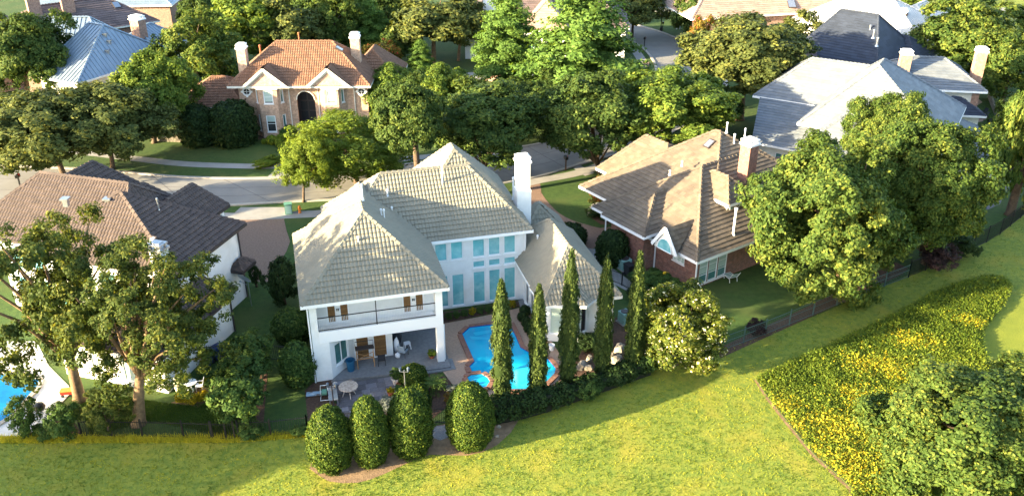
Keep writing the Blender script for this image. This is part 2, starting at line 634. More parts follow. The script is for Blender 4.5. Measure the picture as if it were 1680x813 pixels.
# ------------------------------------------------------------------ walls with real openings, windows set into them
def wall(mb, fr, a, b, z0, z1, holes=(), t=.22):
    """wall from local a to b; outside is on the right-hand side of a->b; holes: (s0, s1, z0, z1) along the run"""
    ax, ay = a
    L = math.hypot(b[0] - ax, b[1] - ay)
    dx, dy = (b[0] - ax) / L, (b[1] - ay) / L
    nx, ny = dy, -dx
    def P(s, z, d): return fr(ax + dx * s - nx * d, ay + dy * s - ny * d, z)
    S = sorted({0, L, *[h[0] for h in holes], *[h[1] for h in holes]})
    Z = sorted({z0, z1, *[h[2] for h in holes], *[h[3] for h in holes]})
    for s0, s1 in zip(S, S[1:]):
        for q0, q1 in zip(Z, Z[1:]):
            ms, mz = (s0 + s1) / 2, (q0 + q1) / 2
            if any(h[0] < ms < h[1] and h[2] < mz < h[3] for h in holes): continue
            mb.face([P(s0, q0, 0), P(s1, q0, 0), P(s1, q1, 0), P(s0, q1, 0)])
            mb.face([P(s1, q0, t), P(s0, q0, t), P(s0, q1, t), P(s1, q1, t)])
    for h in holes:
        s0, s1, q0, q1 = h[:4]
        mb.face([P(s0, q0, 0), P(s0, q0, t), P(s1, q0, t), P(s1, q0, 0)])
        mb.face([P(s0, q1, t), P(s0, q1, 0), P(s1, q1, 0), P(s1, q1, t)])
        mb.face([P(s0, q0, t), P(s0, q0, 0), P(s0, q1, 0), P(s0, q1, t)])
        mb.face([P(s1, q0, 0), P(s1, q0, t), P(s1, q1, t), P(s1, q1, 0)])


def window(parent, fr, a, b, hole, glass, frame='white', nx=1, nz=1, fw=.06, kind='window', blind=None, sill=True, bars=()):
    """window in the hole (s0, s1, z0, z1) of wall a->b: frame mesh > pane (and blind)"""
    ax, ay = a
    L = math.hypot(b[0] - ax, b[1] - ay)
    dx, dy = (b[0] - ax) / L, (b[1] - ay) / L
    nrx, nry = dy, -dx
    s0, s1, q0, q1 = hole[:4]
    def lf(s, d, z): return fr(ax + dx * s - nrx * d, ay + dy * s - nry * d, z)
    mb = MB(lf)
    d0, d1 = .03, .11
    e = .004
    mb.box(s0 + e, d0, q0 + e, s0 + fw, d1, q1 - e)
    mb.box(s1 - fw, d0, q0 + e, s1 - e, d1, q1 - e)
    mb.box(s0 + fw, d0, q0 + e, s1 - fw, d1, q0 + fw)
    mb.box(s0 + fw, d0, q1 - fw, s1 - fw, d1, q1 - e)
    for i in range(1, nx):
        x = s0 + (s1 - s0) * i / nx
        mb.box(x - .02, d0 + .012, q0 + fw, x + .02, d1 - .01, q1 - fw)
    for i in range(1, nz):
        z = q0 + (q1 - q0) * i / nz
        mb.box(s0 + fw, d0 + .02, z - .02, s1 - fw, d1 - .015, z + .02)
    if sill:
        mb.box(s0 - .05, -.06, q0 - .07, s1 + .05, -.003, q0 + .0)
    f = mb.build(kind, M[frame], parent)
    pb = MB(lf)
    if blind:
        zc = q0 + (q1 - q0) * blind[1]
        bb = MB(lf)
        n = max(3, int((q1 - zc) / .12))
        for i in range(n):
            z = zc + (q1 - fw - zc) * i / n
            bb.rnd = rng.random()
            bb.box(s0 + fw, d1 - .035, z, s1 - fw, d1 - .02, z + (q1 - fw - zc) / n - .012)
        bb.build('blind', M[blind[0]], f)
    pb.box(s0 + fw * .6, d1 - .012, q0 + fw * .6, s1 - fw * .6, d1 + .004, q1 - fw * .6)
    pb.build('pane', M[glass], f)
    return f


def downpipe(parent, fr, u, v, z0, z1, m='white', w=.09):
    mb = MB(fr)
    mb.box(u - w / 2, v - w / 2, z0, u + w / 2, v + w / 2, z1)
    return mb.build('downpipe', M[m], parent)


def vent_pipe(parent, p, h, r=.06, m='pvc', cap=True):
    mb = MB()
    x, y, z = p
    mb.lathe([(r * 2.2, -.12), (r * 1.3, .06), (r, .1), (r, h)], 10, (x, y, z))
    if cap: mb.lathe([(r * 1.5, h), (r * 1.5, h + .12), (r * .5, h + .16)], 10, (x, y, z))
    return mb.build('vent_pipe', M[m], parent)


def slope_vent(parent, p, w=.55, m='steel'):
    """low boxy roof vent"""
    mb = MB()
    x, y, z = p
    mb.box(x - w * .3, y - w * .3, z - .3, x + w * .3, y + w * .3, z + .18)
    mb.box(x - w * .5, y - w * .5, z + .2, x + w * .5, y + w * .5, z + .32)
    return mb.build('roof_vent', M[m], parent)


def skylight(parent, p, N, w=.7, h=.9):
    N = Vector(N).normalized()
    U = Vector((0, 0, 1)).cross(N).normalized()
    D = N.cross(U)
    p = Vector(p)
    def lf(a, b, c): return p + U * a + D * b + N * c
    mb = MB(lf)
    mb.box(-w / 2, -h / 2, -.05, w / 2, h / 2, .16)
    o = mb.build('skylight', M['gutter_dark'], parent)
    g = MB(lf)
    g.box(-w / 2 + .08, -h / 2 + .08, .1, w / 2 - .08, h / 2 - .08, .175)
    g.build('pane', M['steel'], o)
    return o


def chimney(parent, fr, u, v, z0, z1, w, d, m, cap='white', crown=True, uvb=True, panel=False):
    mb = MB(fr)
    mb.box(u - w / 2, v - d / 2, z0, u + w / 2, v + d / 2, z1 - .45)
    if panel: mb.box(u - w / 2 - .07, v - d / 2 - .07, z0, u + w / 2 + .07, v + d / 2 + .07, z1 - 2.6)
    o = mb.build('chimney', m, parent, uv=uvb)
    c = MB(fr)
    e = .09
    c.box(u - w / 2 - e, v - d / 2 - e, z1 - .45, u + w / 2 + e, v + d / 2 + e, z1 - .3)
    for su in (-1, 1):
        for sv in (-1, 1):
            x, y = u + su * (w / 2 - .09), v + sv * (d / 2 - .09)
            c.box(x - .09, y - .09, z1 - .3, x + .09, y + .09, z1 - .08)
    c.box(u - w / 2 - .03, v - d / 2 - .03, z1 - .08, u + w / 2 + .03, v + d / 2 + .03, z1 + .02)
    c.box(u - w / 2 + .14, v - d / 2 + .14, z1 + .02, u + w / 2 - .14, v + d / 2 - .14, z1 + .12)
    c.build('chimney_cap', M[cap], o)
    return o


def gable_board(parent, pts, m='white', w=.2, t=.08):
    mb = MB()
    for p, q in zip(pts, pts[1:]):
        mb.bar(p, q, t, w)
    return mb.build('bargeboard', M[m], parent)

# ------------------------------------------------------------------ ground, street, paths
G = {}
G['lawn'] = mat('lawn_turf', (0.028, 0.060, 0.012), (0.048, 0.088, 0.016), 2.2, .95, .7, 22, c3=(0.062, .084, .020), scale3=.22, detail=7)
G['rough'] = mat('golf_turf', (0.190, 0.21, 0.026), (0.105, 0.150, 0.019), 2.6, .95, .9, 9, c3=(0.225, .21, .026), scale3=.35, detail=8, lo=.38, hi=.62, lo3=.5, hi3=.68)
G['fairway'] = mat('fairway_turf', (0.17, 0.19, 0.018), (0.13, 0.16, 0.015), .5, .95, .5, 18, detail=6)


def sheet(name, poly, z, m, kind='structure', thick=0.0):
    mb = MB()
    if thick: mb.prism(poly, z - thick, z)
    else: mb.face([(x, y, z) for x, y in poly])
    me = mb.mesh(name, m)
    bm = bmesh.new()
    bm.from_mesh(me)
    bmesh.ops.recalc_face_normals(bm, faces=bm.faces)
    big = max(bm.faces, key=lambda f: f.calc_area())
    if big.normal.z < 0 and not thick:
        bmesh.ops.reverse_faces(bm, faces=bm.faces)
    bmesh.ops.triangulate(bm, faces=[f for f in bm.faces if len(f.verts) > 4])
    bm.to_mesh(me)
    bm.free()
    return tag(link(name, me), kind=kind)


def px(*pts): return [at(*p) for p in pts]


def smooth_line(P, n=4):
    """Catmull-Rom through the points"""
    P = [np.array(p) for p in P]
    out = []
    for i in range(len(P) - 1):
        a, b, c, d = P[max(i - 1, 0)], P[i], P[i + 1], P[min(i + 2, len(P) - 1)]
        for k in range(n):
            t = k / n
            out.append(tuple(.5 * (2 * b + (c - a) * t + (2 * a - 5 * b + 4 * c - d) * t * t + (3 * b - a - 3 * c + d) * t ** 3)))
    out.append(tuple(P[-1]))
    return out


def offset_line(P, d):
    """shift a polyline d metres to its left"""
    out = []
    for i, p in enumerate(P):
        a, b = P[max(i - 1, 0)], P[min(i + 1, len(P) - 1)]
        tx, ty = b[0] - a[0], b[1] - a[1]
        l = math.hypot(tx, ty) or 1
        out.append((p[0] - ty / l * d, p[1] + tx / l * d))
    return out


ground = sheet('ground', [(-700, -60), (700, -60), (700, 1200), (-700, 1200)], 0, G['lawn'])

# golf course beyond the garden fences
golf_edge = px((-700, 722), (0, 719), (150, 720), (385, 719), (500, 712), (520, 770), (600, 745), (660, 715), (700, 700), (735, 698), (830, 684), (900, 668), (1060, 606), (1190, 574), (1340, 517), (1500, 447), (1620, 397), (1680, 352), (1760, 300), (1900, 200))
sheet('golf_course', golf_edge + [(180, 160), (180, -60), (-180, -60), (-180, 41)], .004, G['rough'])
sheet('fairway', px((1725, 470), (1650, 500), (1622, 520), (1610, 545), (1612, 575), (1640, 620), (1720, 660), (2000, 640), (2000, 430)), .010, G['fairway'])
sheet('far_fairway', px((1475, 10), (1560, 12), (1700, 22), (1900, 20), (1900, -40), (1440, -30)), .010, G['fairway'])
sheet('cart_path', px((1580, 14), (1700, 22), (1760, 20), (1760, 15), (1700, 16), (1580, 10)), .016, M['concrete'])

# street
far_kerb = smooth_line(px((-420, 246), (-120, 268), (100, 277), (205, 284), (300, 292), (440, 293.5), (580, 283), (720, 263), (830, 246), (895, 235), (950, 217), (1000, 192), (1045, 160), (1074, 128), (1078, 112), (1071, 96), (1052, 76), (1016, 56), (985, 46), (930, 30)), 4)
near_kerb = smooth_line(px((-420, 315), (-120, 327), (0, 330), (180, 338), (350, 337), (480, 330), (640, 322), (780, 306), (873, 291), (947, 270), (1030, 246), (1110, 212), (1175, 165), (1190, 125), (1165, 92), (1131, 73), (1106, 62), (1083, 53), (1063, 47), (1030, 38), (960, 22)), 4)
sheet('street', far_kerb + near_kerb[::-1], .008, M['street'])


def kerb(name, line, w, m='kerb', h=.12):
    o = offset_line(line, w)
    mb = MB()
    for i in range(len(line) - 1):
        a, b, c, d = line[i], line[i + 1], o[i + 1], o[i]
        mb.face([(*a, h), (*b, h), (*c, h), (*d, h)])
        mb.face([(*a, 0), (*b, 0), (*b, h), (*a, h)])
        mb.face([(*d, 0), (*c, 0), (*c, h), (*d, h)])
    return tag(mb.build(name, M[m]), kind='structure')


kerb('kerb', far_kerb, .32)
kerb('kerb', near_kerb, -.32)
# expansion joints of the street slabs
jm = MB()
for i in range(6, 46, 4):
    a, b = far_kerb[i], near_kerb[min(i + 1, len(near_kerb) - 1)]
    jm.bar((*a, .012), (*b, .012), .04, .006)
for t in (.36, .68):
    for i in range(4, 50):
        p = [far_kerb[j][k] + (near_kerb[j][k] - far_kerb[j][k]) * t for j in (i, i + 1) for k in (0, 1)]
        jm.bar((p[0], p[1], .012), (p[2], p[3], .012), .03, .006)
tag(jm.build('street_joints', M['gutter_dark']), kind='stuff')


def walk(name, line, w, m, z):
    o = offset_line(line, w)
    return sheet(name, line + o[::-1], z, m)


walk('sidewalk', smooth_line(px((-100, 250), (100, 252), (206, 263), (300, 273), (420, 277), (470, 276))), 1.35, M['concrete'], .016)
walk('sidewalk', smooth_line(px((620, 272), (660, 265), (730, 258), (800, 248), (850, 240))), 1.35, M['concrete'], .016)
walk('sidewalk', smooth_line(px((862, 307), (890, 300), (956, 287), (1020, 265), (1060, 252))), 1.4, M['concrete'], .016)
walk('sidewalk', smooth_line(px((340, 349), (420, 349), (520, 345), (560, 342))), -1.5, M['concrete'], .016)
walk('sidewalk', smooth_line(px((1071, 140), (1066, 115), (1060, 98), (1048, 82), (1030, 68), (1012, 60))), 1.4, M['concrete'], .016)
# drives
sheet('driveway', px((385, 349), (395, 340), (476, 340), (472, 350)), .020, M['concrete'])
sheet('driveway', px((360, 352), (385, 349), (472, 349), (466, 360), (470, 378), (476, 396), (470, 412), (455, 438), (440, 462), (418, 462), (404, 432), (390, 410), (376, 380)), .012, M['aggregate'])
sheet('driveway', smooth_line(px((866, 303), (886, 301), (888, 316), (903, 336), (918, 350), (938, 361), (958, 367), (985, 374), (1010, 372), (1003, 390), (978, 405), (960, 415), (940, 425), (925, 430)), 2) + px((890, 400), (860, 350), (845, 320)), .012, M['aggregate'])
sheet('driveway', px((852, 300), (876, 293), (884, 300), (866, 306)), .020, M['concrete'])
sheet('driveway', px((437, 292), (472, 287), (496, 262), (470, 262)), .020, M['concrete'])
sheet('driveway', px((940, 276), (950, 270), (975, 284), (960, 289)), .020, M['concrete'])
sheet('garden_path', px((950, 405), (985, 410), (1005, 440), (1040, 465), (1030, 478), (1000, 462), (970, 440), (940, 430)), .018, M['concrete'])
sheet('driveway', px((760, 120), (800, 116), (870, 122), (930, 130), (925, 142), (870, 140), (800, 132), (770, 130)), .012, M['concrete'])
sheet('driveway', px((1102, 62), (1118, 55), (1200, 60), (1250, 78), (1200, 82), (1140, 76)), .012, M['aggregate'])
sheet('driveway', px((1020, 105), (1065, 102), (1068, 110), (1020, 112)), .020, M['aggregate'])
sheet('driveway', px((1630, 262), (1650, 262), (1660, 300), (1640, 335), (1618, 345), (1622, 315)), .012, M['paver'])

# planting beds
sheet('mulch_bed', px((505, 690), (500, 640), (520, 622), (555, 612), (548, 660), (600, 680), (600, 705), (510, 712)), .010, M['mulch'])
sheet('soil_bed', smooth_line(px((508, 768), (540, 789), (588, 791), (630, 777), (664, 761), (706, 745), (765, 747), (815, 730), (850, 690), (815, 682), (760, 690), (700, 700), (600, 715), (515, 745)), 2), .012, M['soil'])
sheet('gravel_pad', px((704, 700), (740, 696), (738, 716), (722, 722), (702, 714)), .018, M['gravel'])
sheet('mulch_bed', px((655, 640), (690, 600), (740, 622), (742, 660), (705, 690), (600, 695), (600, 672)), .014, M['mulch'])
sheet('mulch_bed', px((726, 512), (862, 492), (866, 500), (800, 515), (727, 531)), .022, M['mulch'])
sheet('mulch_bed', px((955, 575), (1010, 520), (1060, 530), (1070, 600), (1000, 640), (830, 684), (810, 660), (905, 630), (940, 600)), .010, M['mulch'])
sheet('mulch_bed', px((1000, 380), (1050, 420), (1100, 480), (1140, 480), (1140, 500), (1060, 470), (1010, 430), (985, 410)), .010, M['mulch'])
sheet('mulch_bed', smooth_line(px((965, 352), (970, 340), (985, 335), (1003, 350), (1003, 366), (985, 368), (965, 352)), 2), .016, M['mulch'])
sheet('mulch_bed', px((285, 222), (445, 218), (450, 226), (400, 232), (310, 236), (270, 230)), .010, M['mulch'])
sheet('mulch_bed', px((296, 655), (330, 625), (358, 630), (345, 655), (325, 668), (280, 660)), .010, M['soil'])
sheet('mulch_bed', px((420, 640), (432, 600), (440, 600), (432, 700), (418, 700)), .010, M['mulch'])
sheet('mulch_bed', px((1180, 588), (1330, 520), (1480, 450), (1490, 440), (1470, 430), (1330, 500), (1180, 570)), .010, M['mulch'])
sheet('mulch_bed', px((0, 690), (120, 690), (140, 718), (0, 718)), .010, M['mulch'])
sheet('terrace_walk', px((850, 492), (872, 488), (880, 500), (856, 512)), .024, M['terrace'])
# garden of the house at the far right
sheet('garden_terrace', smooth_line(px((1572, 190), (1590, 180), (1612, 184), (1620, 194), (1604, 201), (1580, 199), (1572, 190)), 3), .018, M['pool_deck'])
sheet('garden_terrace', px((1575, 160), (1600, 158), (1612, 168), (1598, 176), (1596, 184), (1582, 184), (1578, 168)), .014, M['pool_deck'])

# ------------------------------------------------------------------ houses
def on_face(u, v, f):
    """point of the plane of roof face f seen at photo pixel u, v"""
    a, b = (u - 840) / FPX, (406.5 - v) / FPX
    d = Vector((a, _c + b * _s, -_s + b * _c))
    o = Vector((0, 0, CAM_H))
    n = (Vector(f[1]) - Vector(f[0])).cross(Vector(f[2]) - Vector(f[0]))
    return tuple(o + d * ((Vector(f[0]) - o).dot(n) / d.dot(n)))


# ================= the white house with the pool
OM = (-12.74, 47.48)
FM = frame(OM, 15)
main = thing('house', (*FM(8, 7, 0),), "white two storey stucco house with sandy grey tile roof beside the garden pool", 'house')
w = MB()
ZW = 5.74
wall(w, FM, (0, 9.6), (0, 0), 0, ZW, t=.2)
wall(w, FM, (0, 0), (.47, 0), 2.9, ZW)
wall(w, FM, (0, 0), (1.04, 0), 0, 2.9, t=.18)
angL = math.hypot(1.64, 1.6)
h_ang = (.42, 1.72, .78, 2.42)
wall(w, FM, (1.04, 0), (2.68, 1.6), 0, 2.95, [h_ang])
h_d1, h_d2 = (.12, 1.0, .16, 2.4), (1.28, 2.2, .16, 2.4)
wall(w, FM, (2.68, 1.6), (5.25, 1.6), 0, 2.95, [h_d1, h_d2])
wall(w, FM, (5.25, 1.6), (5.25, 6.5), 0, 2.95)
wall(w, FM, (5.25, 6.5), (8.45, 6.5), 0, 2.95)
h_u1, h_u2 = (.88, 2.36, 3.45, 5.05), (5.82, 7.3, 3.45, 5.05)
wall(w, FM, (.22, 1.3), (8.45, 1.3), 3.4, ZW, [h_u1, h_u2])
wall(w, FM, (8.45, 1.52), (8.45, 6.85), 3.15, ZW)
wn_ = {}
U0 = 8.45
def hu(a, b, c, d): return (a - U0, b - U0, c, d)
RW = [hu(9.27, 10.17, 4.05, 5.48), hu(10.43, 11.34, 4.05, 5.5), hu(12.05, 12.97, 4.04, 5.5), hu(13.24, 14.14, 4.04, 5.5), hu(14.40, 15.31, 4.04, 5.5),
      hu(12.05, 12.97, 3.16, 3.74), hu(13.24, 14.14, 3.16, 3.74), hu(14.40, 15.31, 3.16, 3.74),
      hu(12.05, 12.97, .18, 2.86), hu(13.24, 14.14, .18, 2.86), hu(14.40, 15.31, .18, 2.86), hu(10.45, 11.37, .18, 2.84), hu(9.27, 10.17, .2, 2.84)]
wall(w, FM, (U0, 6.85), (16.1, 6.85), 0, ZW, RW)
for a, b in (((16.1, 6.85), (16.1, 16.6)), ((16.1, 16.6), (7.8, 16.6)), ((7.8, 16.6), (7.8, 14)), ((7.8, 14), (2.2, 14)), ((2.2, 14), (2.2, 9.6)), ((2.2, 9.6), (0, 9.6))):
    wall(w, FM, a, b, 0, ZW)
CW = [((15.88, 6.85), (15.88, .78), [(.6, 1.5, .1, 2.5), (1.9, 2.7, .3, 2.5), (3.1, 3.9, .3, 2.5)]), ((15.88, .78), (18.0, .05), [(.22, 1.98, .62, 2.75)]), ((18.0, .05), (18.9, .5), [(.2, .8, .62, 2.75)]),
      ((18.9, .5), (20.5, .5), []), ((20.5, .5), (20.5, 10), []), ((20.5, 10), (16.1, 10), [])]
for a, b, hs in CW: wall(w, FM, a, b, 0, 3.25, hs)
w.build('wall', M['white_wall'], main)
# beams, posts, slabs
b = MB(FM)
b.box(.47, -.02, 2.9, 8.03, .35, 3.72)
b.box(8.03, -.02, 0, 8.5, .45, ZW)
b.box(.2, .35, 2.95, 8.44, 6.6, 3.15)
b.box(.47, .36, 3.15, 8.02, 1.3, 3.4)
b.build('balcony_structure', M['white'], main)
for h in RW:
    big = h[3] < 3 and h[2] < 1
    window(main, FM, (U0, 6.85), (16.1, 6.85), h, 'glass_aqua', nz=1 if h[3] - h[2] < 2.6 else 1, fw=.055)
window(main, FM, (1.04, 0), (2.68, 1.6), h_ang, 'glass_teal', nx=2, fw=.07)
for h in (h_d1, h_d2):
    window(main, FM, (2.68, 1.6), (5.25, 1.6), h, 'glass_dark', kind='door', blind=('blind_wood', .04), sill=False)
for h in (h_u1, h_u2):
    s0, s1, q0, q1 = h
    mid = (s0 + s1) / 2
    for k, hh in enumerate(((s0, mid - .08, q0, q1), (mid + .08, s1, q0, q1))):
        o = window(main, FM, (.22, 1.3), (8.45, 1.3), hh, 'glass_dark', kind='door', blind=('blind_wood', .03), sill=False, fw=.1)
        hb = MB(FM)
        x = .22 + (mid - .05 if k == 0 else mid + .05)
        hb.box(x - .025, 1.2, 4.4, x + .025, 1.34, 4.52)
        hb.build('door_handle', M['iron'], o)
    pb = MB(FM)
    pb.box(.22 + mid - .08, 1.32, q0, .22 + mid + .08, 1.42, q1)
    pb.build('door_post', M['white'], main)
for a, bb, hs in CW:
    for h in hs: window(main, FM, a, bb, h, 'glass_dark' if h[1] < 1 or a[0] < 15.9 and bb[0] < 15.9 else 'beige', nz=1, blind=('blind_green', .02) if (h[1] - h[0]) > 1.5 else None)
# balcony railing
rb = MB(FM)
for z in (3.82, 4.72):
    rb.box(.48, .02, z - .025, 8.02, .07, z + .025)
rail = rb.build('railing', M['iron'], main)
rp = MB(FM)
rp.box(4.16, .015, 3.72, 4.22, .075, 5.72)
rp.build('railing_post', M['iron'], rail)
rq = MB(FM)
for i in range(1, 75):
    x = .48 + 7.54 * i / 75
    rq.box(x - .011, .035, 3.84, x + .011, .057, 4.70)
tag(rq.build('balusters', M['pvc'], rail), kind='stuff')
# floor of the covered terrace
tag(sheet('terrace', [FM(*p)[:2] for p in ((.9, -.3), (1.3, -.35), (8.0, -.78), (8.75, -.75), (8.8, .2), (8.7, 6.6), (5.2, 6.6), (5.2, 1.7), (2.6, 1.7))], .15, M['terrace'], thick=.15))
sheet('terrace_step', [FM(*p)[:2] for p in ((6.9, -1.05), (9.05, -.98), (9.05, .3), (8.82, .3), (8.78, -.74), (6.95, -.72))], .075, M['terrace'], thick=.075)

ts = M['tile_sand']
EA = 6.1
deckA = hip_roof(main, FM, -.42, -.35, 8.88, 10.05, 5.95, (4.25, 4.35), (4.25, 6.2), 9.75, 'barrel', ts, True)
hip_roof(main, FM, .7, 6.0, 8.7, 11.2, 5.97, (4.62, 6.3), (4.62, 10.9), 9.1, 'barrel', ts, False, skip=('front', 'back'))
deckB = hip_roof(main, FM, 1.9, 6.37, 16.46, 14.3, 5.96, (6.2, 10.8), (12.6, 10.8), 9.7, 'barrel', ts, True)
deckD = hip_roof(main, FM, 7.4, 8.4, 16.47, 17.0, 5.955, (11.9, 11.9), (11.9, 13.2), 10.6, 'barrel', ts, False)
deckC = hip_roof(main, FM, 15.3, -.1, 21.0, 10.5, 3.38, (18.0, 2.8), (18.0, 7.2), 6.25, 'barrel', ts, True, skip=())
T = FM(17.3, 2.7, 5.5)
P1, P2, P3, P4 = FM(15.22, 2.7, 3.36), FM(15.4, .1, 3.36), FM(18.2, -.75, 3.36), FM(18.95, -.12, 3.36)
poly_roof(main, [[P1, P2, T], [P2, P3, T], [P3, P4, T]], 'barrel', ts, True, [(P1, P2), (P2, P3), (P3, P4)])
hip_roof(main, FM, 16.2, 9.2, 20.6, 13.4, 3.4, (18.3, 11.0), (18.5, 11.6), 5.7, 'barrel', ts, False)
g = MB(FM)
g.box(16.6, 10.4, 0, 20.2, 13.0, 3.2)
g.build('garage_wall', M['white_wall'], main)
chimney(main, FM, 16.68, 10.0, 0, 10.35, .95, .95, M['white_wall'], 'white', uvb=False, panel=True)
FA, _h = hip_faces(FM, -.42, -.35, 8.88, 10.05, 5.95, (4.25, 4.35), (4.25, 6.2), 9.75)
FB, _h = hip_faces(FM, 1.9, 6.37, 16.46, 14.3, 5.96, (6.2, 10.8), (12.6, 10.8), 9.7)
FC, _h = hip_faces(FM, 15.3, -.1, 21.0, 10.5, 3.38, (18.0, 2.8), (18.0, 7.2), 6.25)
vent_pipe(main, on_face(726, 301, FB['front']), 1.45, .06)
vent_pipe(main, on_face(636, 321.5, FB['front']), .4, .06)
vent_pipe(main, on_face(595, 326, FA['left']), .95, .055)
vent_pipe(main, on_face(625.5, 353, FA['right']), .35, .05)
vent_pipe(main, on_face(630.5, 358, FA['right']), .55, .05)
vent_pipe(main, on_face(643, 347, FA['right']), .25, .05)
vent_pipe(main, on_face(588, 396, FA['front']), .25, .05)
vent_pipe(main, on_face(882, 393, FC['left']), .25, .06)
vent_pipe(main, FM(16.2, 10.9, 6.6), 1.6, .06)
for uu, vv, z0, z1 in ((15.98, 6.75, 0, 5.7), (8.56, .2, 0, 2.9), (8.6, 6.73, 3.2, 5.7), (20.6, .45, 0, 3.2), (-.08, -.06, 0, 5.7)):
    downpipe(main, FM, uu, vv, z0, z1)

# ================= the brown tiled white house on the left
O1 = (-21.9, 51.5)
F1 = frame(O1, -16)
h1 = thing('house', F1(-6, 3), "white house under a dark brown tile roof behind the two open pecan trees", 'house')
w = MB()
wall(w, F1, (-.4, -.1), (-.4, 7.3), 0, 5.9, [(2.2, 3.0, 3.6, 5.0)])
wall(w, F1, (-.4, 7.3), (-3.2, 7.3), 0, 5.9)
wall(w, F1, (-3.2, 7.3), (-3.2, 10.0), 0, 5.9)
wall(w, F1, (-3.2, 10), (-16.2, 10.0), 0, 5.9)
wall(w, F1, (-16.2, 10), (-16.2, 1.2), 0, 5.9)
LW = [(.8, 2.0, 3.4, 5.2), (2.6, 3.8, 3.4, 5.2), (4.4, 5.6, 3.4, 5.2), (.8, 2.0, .3, 2.7), (2.6, 3.8, .3, 2.7), (4.4, 5.6, .3, 2.7)]
wall(w, F1, (-16.2, 1.2), (-9.4, 1.2), 0, 5.9, LW)
wall(w, F1, (-9.4, 1.2), (-9.4, -.1), 0, 5.9)
FW = [(.6, 2.0, 3.4, 5.0), (2.6, 4.0, 3.4, 5.0)]
wall(w, F1, (-9.4, -.1), (-.4, -.1), 0, 5.9, FW)
EW = [(.7, 1.5, .6, 2.5), (2.2, 3.0, .6, 2.5), (4.6, 5.6, .4, 2.5)]
wall(w, F1, (-6.4, -5.1), (1.35, -5.1), 0, 3.0, EW)
wall(w, F1, (1.35, -5.1), (1.35, 2.7), 0, 3.3)
wall(w, F1, (1.35, 2.7), (-.4, 2.7), 0, 3.3)
wall(w, F1, (-6.4, -.1), (-6.4, -5.1), 0, 3.0)
w.build('wall', M['white_wall'], h1)
for h in LW: window(h1, F1, (-16.2, 1.2), (-9.4, 1.2), h, 'glass_aqua', nx=1)
for h in FW: window(h1, F1, (-9.4, -.1), (-.4, -.1), h, 'glass_teal', nx=2)
for h in EW: window(h1, F1, (-6.4, -5.1), (1.35, -5.1), h, 'blind_green', nx=1)
window(h1, F1, (-.4, -.1), (-.4, 7.3), (2.2, 3.0, 3.6, 5.0), 'glass_teal')
tu = M['tile_umber']
hip_roof(h1, F1, -13.0, -.6, .1, 7.8, 6.0, (-6.6, 3.3), (-6.4, 3.3), 9.55, 'barrel', tu, True, fascia='gutter_dark')
hip_roof(h1, F1, -19.0, .7, -5.0, 9.6, 6.0, (-14.6, 4.9), (-7.0, 4.9), 9.5, 'barrel', tu, True, fascia='gutter_dark')
hip_roof(h1, F1, -7.2, 4.0, -2.9, 10.4, 6.0, (-5.0, 6.0), (-5.0, 9.2), 8.0, 'barrel', tu, True, fascia='gutter_dark')
hip_roof(h1, F1, -10.9, 4.2, -6.6, 9.9, 6.0, (-8.7, 6.0), (-8.7, 8.4), 7.95, 'barrel', tu, True, fascia='gutter_dark')
hip_roof(h1, F1, -16.9, 4.0, -12.3, 12.2, 6.0, (-14.6, 6.2), (-14.6, 10.2), 8.4, 'barrel', tu, True, fascia='gutter_dark')
hip_roof(h1, F1, -6.9, -5.6, 1.8, 1.0, 3.1, (-3.6, -2.3), (-1.6, -2.3), 5.0, 'barrel', tu, True, fascia='gutter_dark')
hip_roof(h1, F1, -.3, -.2, 1.85, 3.1, 3.4, (-.2, .9), (-.2, 2.0), 4.5, 'barrel', tu, False, fascia='gutter_dark')
hip_roof(h1, F1, -.6, 5.8, .55, 7.6, 3.0, (-.1, 6.4), (-.1, 7.0), 3.55, 'barrel', tu, False, fascia='gutter_dark')
g = MB(F1)
g.box(-16.2, 10, 0, -12.8, 11.7, 5.8)
g.build('porch_wall', M['white_wall'], h1)
chimney(h1, F1, -1.2, -.35, 0, 8.1, .9, .8, M['white_wall'], 'steel', uvb=False)
for p in ((325, 275), (535, 275)):
    q = at(p[0] / 3.012, 240 + p[1] / 3.012, 8.95)
    slope_vent(h1, (q[0], q[1], 8.95))
q = at(201 + 58 / 3.87 * 1, 270 + 285 / 3.87, 8.6)
F1R, _h = hip_faces(F1, -13.0, -.6, .1, 7.8, 6.0, (-6.6, 3.3), (-6.4, 3.3), 9.55)
vent_pipe(h1, on_face(261, 345, F1R['right']), .8, .05, 'steel')
skylight(h1, on_face(249, 398, F1R['front']), Vector((-.27, -.5, .8)), .5, .9)
for uu, vv, z0, z1 in ((-.32, -.2, 0, 5.8), (-.3, 7.2, 0, 5.8), (1.45, 2.6, 0, 3.2)):
    downpipe(h1, F1, uu, vv, z0, z1, 'gutter_dark')

# ================= the red brick house right of the pool garden
O3 = (14.16, 59.71)
F3 = frame(O3, 35)
h3 = thing('house', F3(7, 6), "red brick house with brown shake roof, tall brick chimney and white trimmed gables", 'house')
w = MB()
H3F = [(.35, 1.30, .22, 2.42), (1.38, 2.36, .22, 2.42), (2.44, 3.42, .22, 2.42)]
wall(w, F3, (0, 0), (9.5, 0), 0, 2.85, H3F)
wall(w, F3, (0, 4.6), (0, 0), 0, 2.85, [(2.0, 3.3, 1.5, 2.5)])
wall(w, F3, (-1.3, 8.5), (-1.3, 4.6), 0, 3.3, [(.7, 1.6, 1.0, 2.4)])
wall(w, F3, (-1.3, 4.6), (0, 4.6), 0, 3.3)
wall(w, F3, (5.5, 8.5), (-1.3, 8.5), 0, 3.3)
wall(w, F3, (5.8, 17.2), (5.8, 8.5), 0, 2.9, [(3.0, 4.2, 1.0, 2.3)])
